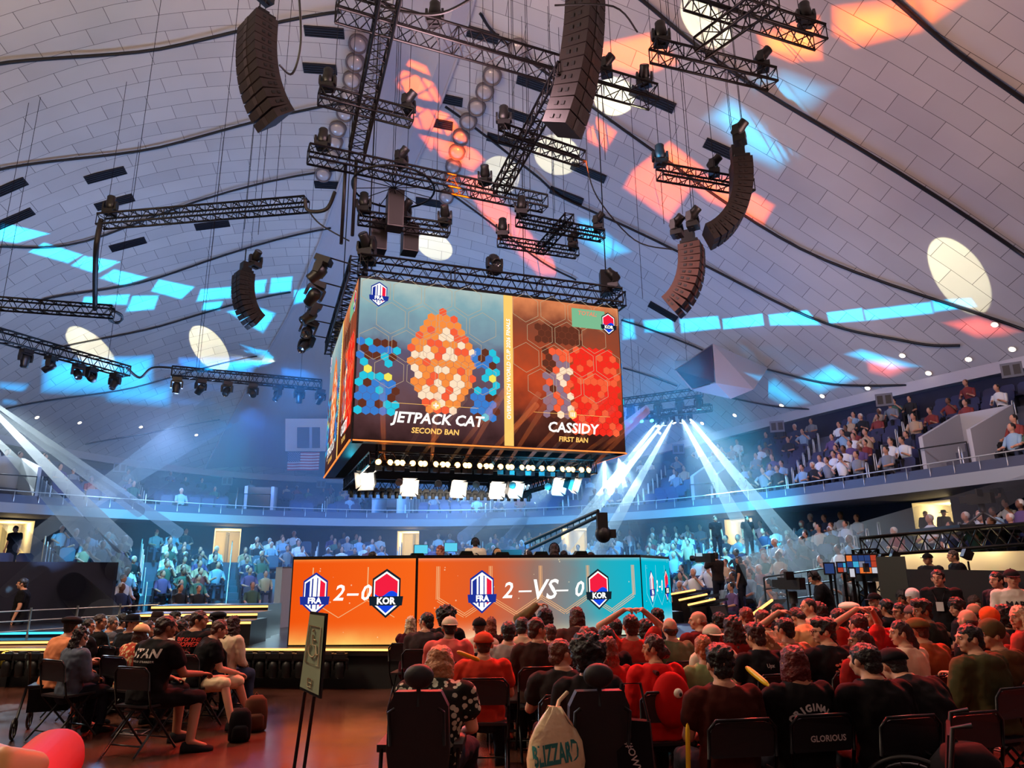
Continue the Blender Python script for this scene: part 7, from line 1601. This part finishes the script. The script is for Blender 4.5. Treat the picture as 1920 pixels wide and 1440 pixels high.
# inflatable sticks
YEL = mat('yellow_vinyl', (240, 196, 40), .35)
def stick(a, b, label, r=.03, m=YEL, cat='inflatable stick'):
    a, b = Vector(a), Vector(b); mb = MB(); d = (b-a).normalized(); L = (b-a).length
    mb.tube([a, a+d*.01, a+d*.03, a+d*.07, b-d*.07, b-d*.03, b-d*.01, b], [.003, r*.6, r*.9, r, r, r*.9, r*.6, .003], m, 14); return tag(mb.build('thunderstick'), label, cat)
stick(dz(1289, 1356, 4.6), dz(1291, 1462, 4.6), 'yellow inflatable stick standing upright beside the brown-red t-shirt', .014); stick(dz(1398, 1250, 4.8), dz(1442, 1286, 4.6), 'yellow inflatable stick held up by the person with dark red hair', .018); stick(dz(857, 1222, 6.2), dz(899, 1238, 6.5), 'yellow inflatable stick behind the cream-capped person', .018)
# walking frame on wheels
q = dz(75, 1270, 8.3); t = thing('rollator', 'black wheeled walking frame used as a seat at the left end of the rows', 'walker', (*(PP[[r[10] for r in FLOOR].index('person in a peach sweater and black beret sitting on a rollator')][0]).xy, 0), .35)
mb = MB(); mb.box((0, 0, .50), (.46, .3, .03), BLACKP); mb.build('seat', t); mb = MB(); mb.box((0, -.1, .36), (.4, .16, .24), cloth((22, 20, 24))); mb.build('pouch', t)
for g in (-1, 1):
    mb = MB(); mb.tube([(g*.26, .3, .12), (g*.26, .06, .5), (g*.26, -.12, .85), (g*.26, -.26, .87)], .014, BLACK, 8); mb.tube([(g*.26, -.32, .12), (g*.26, -.02, .5)], .014, BLACK, 8); mb.build('side_frame', t)
    for yy in (.3, -.32):
        mb = MB(); mb.tube([(g*.26, yy+.1*math.cos(a), .11+.1*math.sin(a)) for a in [2*PI*k/20 for k in range(20)]], .013, BLACKP, 6, closed=True)
        for k in range(5): a = 2*PI*k/5; mb.tube([(g*.26, yy, .11), (g*.26, yy+.09*math.cos(a), .11+.09*math.sin(a))], .006, BLACK, 4)
        mb.build('wheel', t)
# big wheel of a manual wheelchair near the bottom edge
q = dz(1706, 1432, 4.6); t = thing('manual_wheelchair', 'manual wheelchair with a big shiny hand rim near the bottom edge', 'wheelchair', (q.x, q.y, 0), 1.05)
for g, l in ((0, 1), (-.52, 0)):
    mb = MB(); mb.tube([(g, .3*math.cos(a), .31+.3*math.sin(a)) for a in [2*PI*k/40 for k in range(40)]], .016, BLACKP, 8, closed=True); w2 = mb
    mb = MB(); mb.tube([(g+(.04 if l else -.04), .26*math.cos(a), .31+.26*math.sin(a)) for a in [2*PI*k/40 for k in range(40)]], .009, mat('chrome_rim', (170, 170, 175), .15, 1.), 8, closed=True)
    sp_ = MB()
    for k in range(18): a = 2*PI*k/18; sp_.tube([(g, 0, .31), (g, .29*math.cos(a), .31+.29*math.sin(a))], .003, mat('chrome_rim'), 4)
    wo = w2.build('wheel', t); mb.build('hand_rim', wo); sp_.build('spoke', wo)
mb = MB(); mb.box((-.26, .05, .48), (.44, .42, .04), cloth((24, 22, 26))); mb.build('seat', t); mb = MB(); mb.prism([(-.48, -.18, .48), (-.04, -.18, .48), (-.04, -.24, .84), (-.48, -.24, .84)], (0, .02, 0), cloth((24, 22, 26))); mb.build('backrest', t)
for x_ in (-.02, -.5): mb = MB(); mb.tube([(x_, -.18, .3), (x_, -.18, .5), (x_, -.25, .88), (x_, -.34, .9)], .013, BLACK, 6); mb.tube([(x_, -.18, .5), (x_, .25, .46), (x_, .34, .12)], .013, BLACK, 6); mb.build('side_frame', t)
for x_ in (-.06, -.46): mb = MB(); mb.tube([(x_-.015, .34, .07), (x_+.015, .34, .07)], .07, BLACKP, 14); mb.build('caster', t)
def backpack(x, y, D, label, col, s=1., z=0., rz=.4):
    q = dz(x, y, D); t = thing('backpack', label, 'backpack', (q.x, q.y, z), rz); t.scale = (s, s, s); c = cloth(col); mb = MB(); mb.loft([ringe((0, 0, zz), a, b, Matrix.Identity(3), 18, 2.8) for zz, a, b in ((0, .13, .08), (.03, .16, .1), (.25, .165, .11), (.4, .14, .09), (.46, .08, .05))], c); mb.build('bag_body', t)
    mb = MB(); mb.loft([ringe((0, -.1, zz), a, b, Matrix.Identity(3), 14, 2.8) for zz, a, b in ((.04, .10, .03), (.08, .12, .05), (.2, .11, .05), (.24, .07, .03))], c); mb.build('front_pocket', t)
    for g in (-1, 1): mb = MB(); mb.tube([(g*.08, .09, .42), (g*.1, .17, .3), (g*.09, .11, .06)], .014, c, 6); mb.build('strap', t)
    mb = MB(); mb.tube([(-.03, .04, .45), (0, .05, .5), (.03, .04, .45)], .008, c, 6); mb.build('handle', t)
backpack(1800, 1372, 4.55, 'large black backpack beside the big wheelchair wheel', (22, 20, 24), 1.5); backpack(455, 1300, 8.1, 'small black bag on the floor between the feet of the left rows', (20, 18, 22), .7); backpack(483, 1285, 8.6, 'brown bag under the cream shorts seat', (86, 50, 36), .8)
t = thing('paper_cup', 'orange drink can on the floor under the left chairs', 'can', (*at_z(136, 1347, .0).xy, 0)); mb = MB(); mb.cyl((0, 0, 0), (0, 0, .14), .035, mat('orange_can', (214, 84, 40), .3), 18); mb.build('body', t); mb = MB(); mb.cyl((0, 0, .14), (0, 0, .143), .03, mat('can_lid', (190, 190, 195), .2, 1.), 18); mb.build('lid', t)  # an orange can, not a cup
mb = MB(); rb = random.Random(9); P_ = at_z(395, 1340, 0); g = 12
vs = [(P_.x-.42+.84*i/g, P_.y-.2+.4*j/g+.05*math.sin(i), max(.004, (.07*math.sin(PI*i/g)*math.sin(PI*j/g)+rb.uniform(0, .05))) if 0 < i < g and 0 < j < g else .004) for j in range(g+1) for i in range(g+1)]
mb.add(vs, [(j*(g+1)+i, j*(g+1)+i+1, (j+1)*(g+1)+i+1, (j+1)*(g+1)+i) for j in range(g) for i in range(g)], mat('clear_plastic_film', (196, 176, 150), .12, alpha=.45)); tag(mb.build('plastic_bag'), 'crumpled clear plastic bag on the floor by the shorts-wearing man', 'bag')
for cs_, l in ((((213, 1376), (233, 1367), (284, 1368), (262, 1380)), 'left chairs'), (((1836, 1401), (1847, 1391), (1898, 1402), (1886, 1411)), 'right aisle')):
    c = [at_z(x, y, .004) for x, y in cs_]; m_ = sum(c, Vector())/4; t = thing('floor_marker', 'flat wheelchair-space floor marker with a white border by the '+l, 'floor sign', (m_.x, m_.y, 0)); mb = MB(); mb.prism([p-Vector((m_.x, m_.y, .002)) for p in c], (0, 0, .002), mat('marker_dark', (40, 46, 44), .5)); bd = mb.build('sheet', t)
    mb = MB(); f = lambda u_, v_: c[0].lerp(c[1], v_).lerp(c[3].lerp(c[2], v_), u_)-Vector((m_.x, m_.y, -.003)); mw = mat('marker_white', (200, 190, 180), .6)
    for pts in ([(.03, .03), (.97, .03), (.97, .97), (.03, .97), (.03, .03)], [(.4+.2*math.cos(a), .4+.2*math.sin(a)) for a in [PI*k/7 for k in range(3, 13)]], [(.45, .8), (.45, .5), (.65, .5), (.75, .3)]): mb.tube([f(*p) for p in pts], .006, mw, 4)
    mb.build('pictogram', bd)
# red inflatable stick in a hand at the bottom left corner, close to the camera
a = at_d(118, 1404, .80); b = at_d(0, 1524, .66)
mb = MB(); d = (b-a).normalized(); mb.tube([a, a+d*.004, a+d*.012, a+d*.03, b], [.002, .014, .020, .0245, .026], mat('red_vinyl', (225, 4, 2), .6, spec=.15, emit=(120, 0, 0), es=.0), 28); tag(mb.build('thunderstick'), 'glossy red inflatable stick poking in at the bottom left corner', 'inflatable stick')
mb = MB(); w0 = at_d(-70, 1470, .62); dirn = (at_d(70, 1436, .60)-w0).normalized()
for k, (px_, py_) in enumerate(((66, 1434), (58, 1452), (50, 1474), (40, 1494))):
    e = at_d(px_, py_, .60-.005*k); m1 = at_d(px_-60, py_-6, .585-.005*k); s_ = at_d(px_-120, py_+12, .60); seg(mb, s_, m1, .0098, .0093, 12); seg(mb, m1, e, .0093, .0085, 12)
seg(mb, at_d(-60, 1500, .60), at_d(-140, 1540, .58), .034, .03); seg(mb, at_d(-20, 1530, .58), at_d(40, 1510, .57), .0115, .0105)
o = bpy.data.objects.new('person', apply_mods('hand', mb, [('REMESH', dict(mode='VOXEL', voxel_size=.003, use_smooth_shade=True)), ('SMOOTH', dict(factor=.5, iterations=3))])); o.data.materials.clear(); o.data.materials.append(mat('golden_lit_skin', (224, 156, 84), .5)); COL.objects.link(o); tag(o, 'hand of a person gripping the red inflatable stick at the bottom left', 'person')  # golden light on the hand is put into its skin colour
# ---------------------------------------------------------------- thin blue haze over the far stands
hz = bpy.data.materials.new('far_haze'); hz.use_nodes = True; nt = hz.node_tree; nt.nodes.remove(nt.nodes['Principled BSDF']); v_ = nt.nodes.new('ShaderNodeVolumeScatter'); v_.inputs['Density'].default_value = .016; v_.inputs['Color'].default_value = (.8, .9, 1, 1); nt.links.new(v_.outputs[0], nt.nodes['Material Output'].inputs['Volume'])
mb = MB(); mb.prism([(-19, 24, .8), (-6, 21.5, .8), (6, 21.5, .8), (12, 24, .8), (7, 40, .8), (-3, 47, .8), (-16, 44, .8)], (0, 0, 8.2), hz); tag(mb.build('haze'), 'thin bluish stage haze drifting before the far stands', 'haze', None, 'stuff')
for x, y, p_ in ((-11, 29, 1500), (-3, 33, 2000), (5, 29, 1500)): lamp('SPOT', (x, y, 8.4), (40, 135, 255), p_, aim=(x, y, 0), size=.4, angle=150, blend=.6, name='haze_wash')  # added blue spots that colour the haze, no fixture modelled
# ---------------------------------------------------------------- light beams: thin haze that real spotlights shine through
def beam(p, q, col, power, r0=.05, r1=.28, dens=.06, label='', grp='white light beams', name='light_beam', aim=True):
    p, q = Vector(p), Vector(q); d = (q-p); L = d.length; d.normalize(); st = p+d*.05
    mb = MB(); mb.tube([st, q], [r0, r1], BEAMM(dens), 14, True, True); o = mb.build(name); tag(o, label, 'light beam', grp, 'stuff')
    ang = math.degrees(2*math.atan((r1-r0)/L)); ap = p-d*(r0/((r1-r0)/L))*.9
    lt = lamp('SPOT', p-d*.12, col, power, aim=q, size=.012, angle=18, blend=.9, name='beam_light')
    return o
BM = {}
def BEAMM(dens):
    if dens not in BM:
        m = bpy.data.materials.new('thin_haze_%d' % int(dens*1000)); m.use_nodes = True; nt = m.node_tree; nt.nodes.remove(nt.nodes['Principled BSDF'])
        v = nt.nodes.new('ShaderNodeVolumeScatter'); v.inputs['Density'].default_value = dens; v.inputs['Anisotropy'].default_value = .2; v.inputs['Color'].default_value = (1, 1, 1, 1)
        nt.links.new(v.outputs[0], nt.nodes['Material Output'].inputs['Volume']); BM[dens] = m
    return BM[dens]
CB = (190, 235, 255)
for i, (a, b, D, pw) in enumerate((((1231, 794), (1085, 985), 29, 1.), ((1246, 791), (1040, 1050), 27, .8), ((1261, 788), (1120, 1040), 27, 1.), ((1279, 787), (1422, 1045), 22, 1.2), ((1294, 786), (1512, 1052), 20, 1.2))):
    beam(at_z(*a, 8.6), at_d(*b, D), CB, 3.0e4*pw, .05, .26, .12, 'narrow white beam falling from the far lower truss right of the cube, %s' % SPOT_LAB[i])
for i, (a, za, b, D, pw) in enumerate((((1133, 862), 7.8, (1137, 1045), 28, .7), ((1160, 860), 7.8, (1201, 1045), 27, .8), ((1040, 903), 6.8, (945, 1022), 28, .6), ((995, 905), 6.8, (868, 1008), 28, .5))):
    beam(at_z(*a, za), at_d(*b, D), CB, 9e4*pw, .05, .24, .12, 'pale beam crossing the stands behind the video cube, %s' % SPOT_LAB[i])
for i, (a, za, b, D, pw, r) in enumerate((((-40, 742), 8.6, (232, 1022), 22, 1.3, .24), ((-40, 790), 8.6, (222, 1066), 20, 1.3, .3), ((-60, 905), 6.5, (190, 1155), 17, 1., .34), ((-60, 722), 9, (335, 1000), 25, .6, .18), ((-60, 735), 9, (262, 960), 26, .5, .18))):
    beam(at_z(*a, za), at_d(*b, D), (205, 225, 235), 1.5e4*pw, .05, r, .12, 'white beam slanting down from the left edge of the hall, %s' % SPOT_LAB[i], 'left white beams')
for i, (a, D, b, zb, pw) in enumerate((((10, 1110), 17, (330, 855), 7., .5), ((30, 1030), 20, (430, 760), 8.5, .4))):
    beam(at_d(*a, D), at_z(*b, zb), (150, 190, 235), 3.4e3*pw, .12, .8, .012, 'wide faint beam rising from the left stand, %s' % SPOT_LAB[i], 'faint rising beams')
beam(at_d(1990, 880, 17), at_d(1420, 1120, 15.5), (200, 220, 215), 4e3, .10, .85, .035, 'broad soft grey beam sweeping in from the right edge')
rb = random.Random(4)
for i in range(15):
    f = -.76+1.5*i/14; s = rb.choice([-1, 1])*rb.uniform(.12, .42)-(.25 if i > 9 else 0)*-1
    p = jw(f, -.88, ZB-.42); q = jw(f+min(s*.6, .9-f), -1.5, ZB+.85+rb.uniform(-.2, .2)); beam(p, q, (255, 120, 40), 1700, .035, .075, .10, 'short amber beam rising in front of the cube screen from the lamp row', 'amber screen beams')
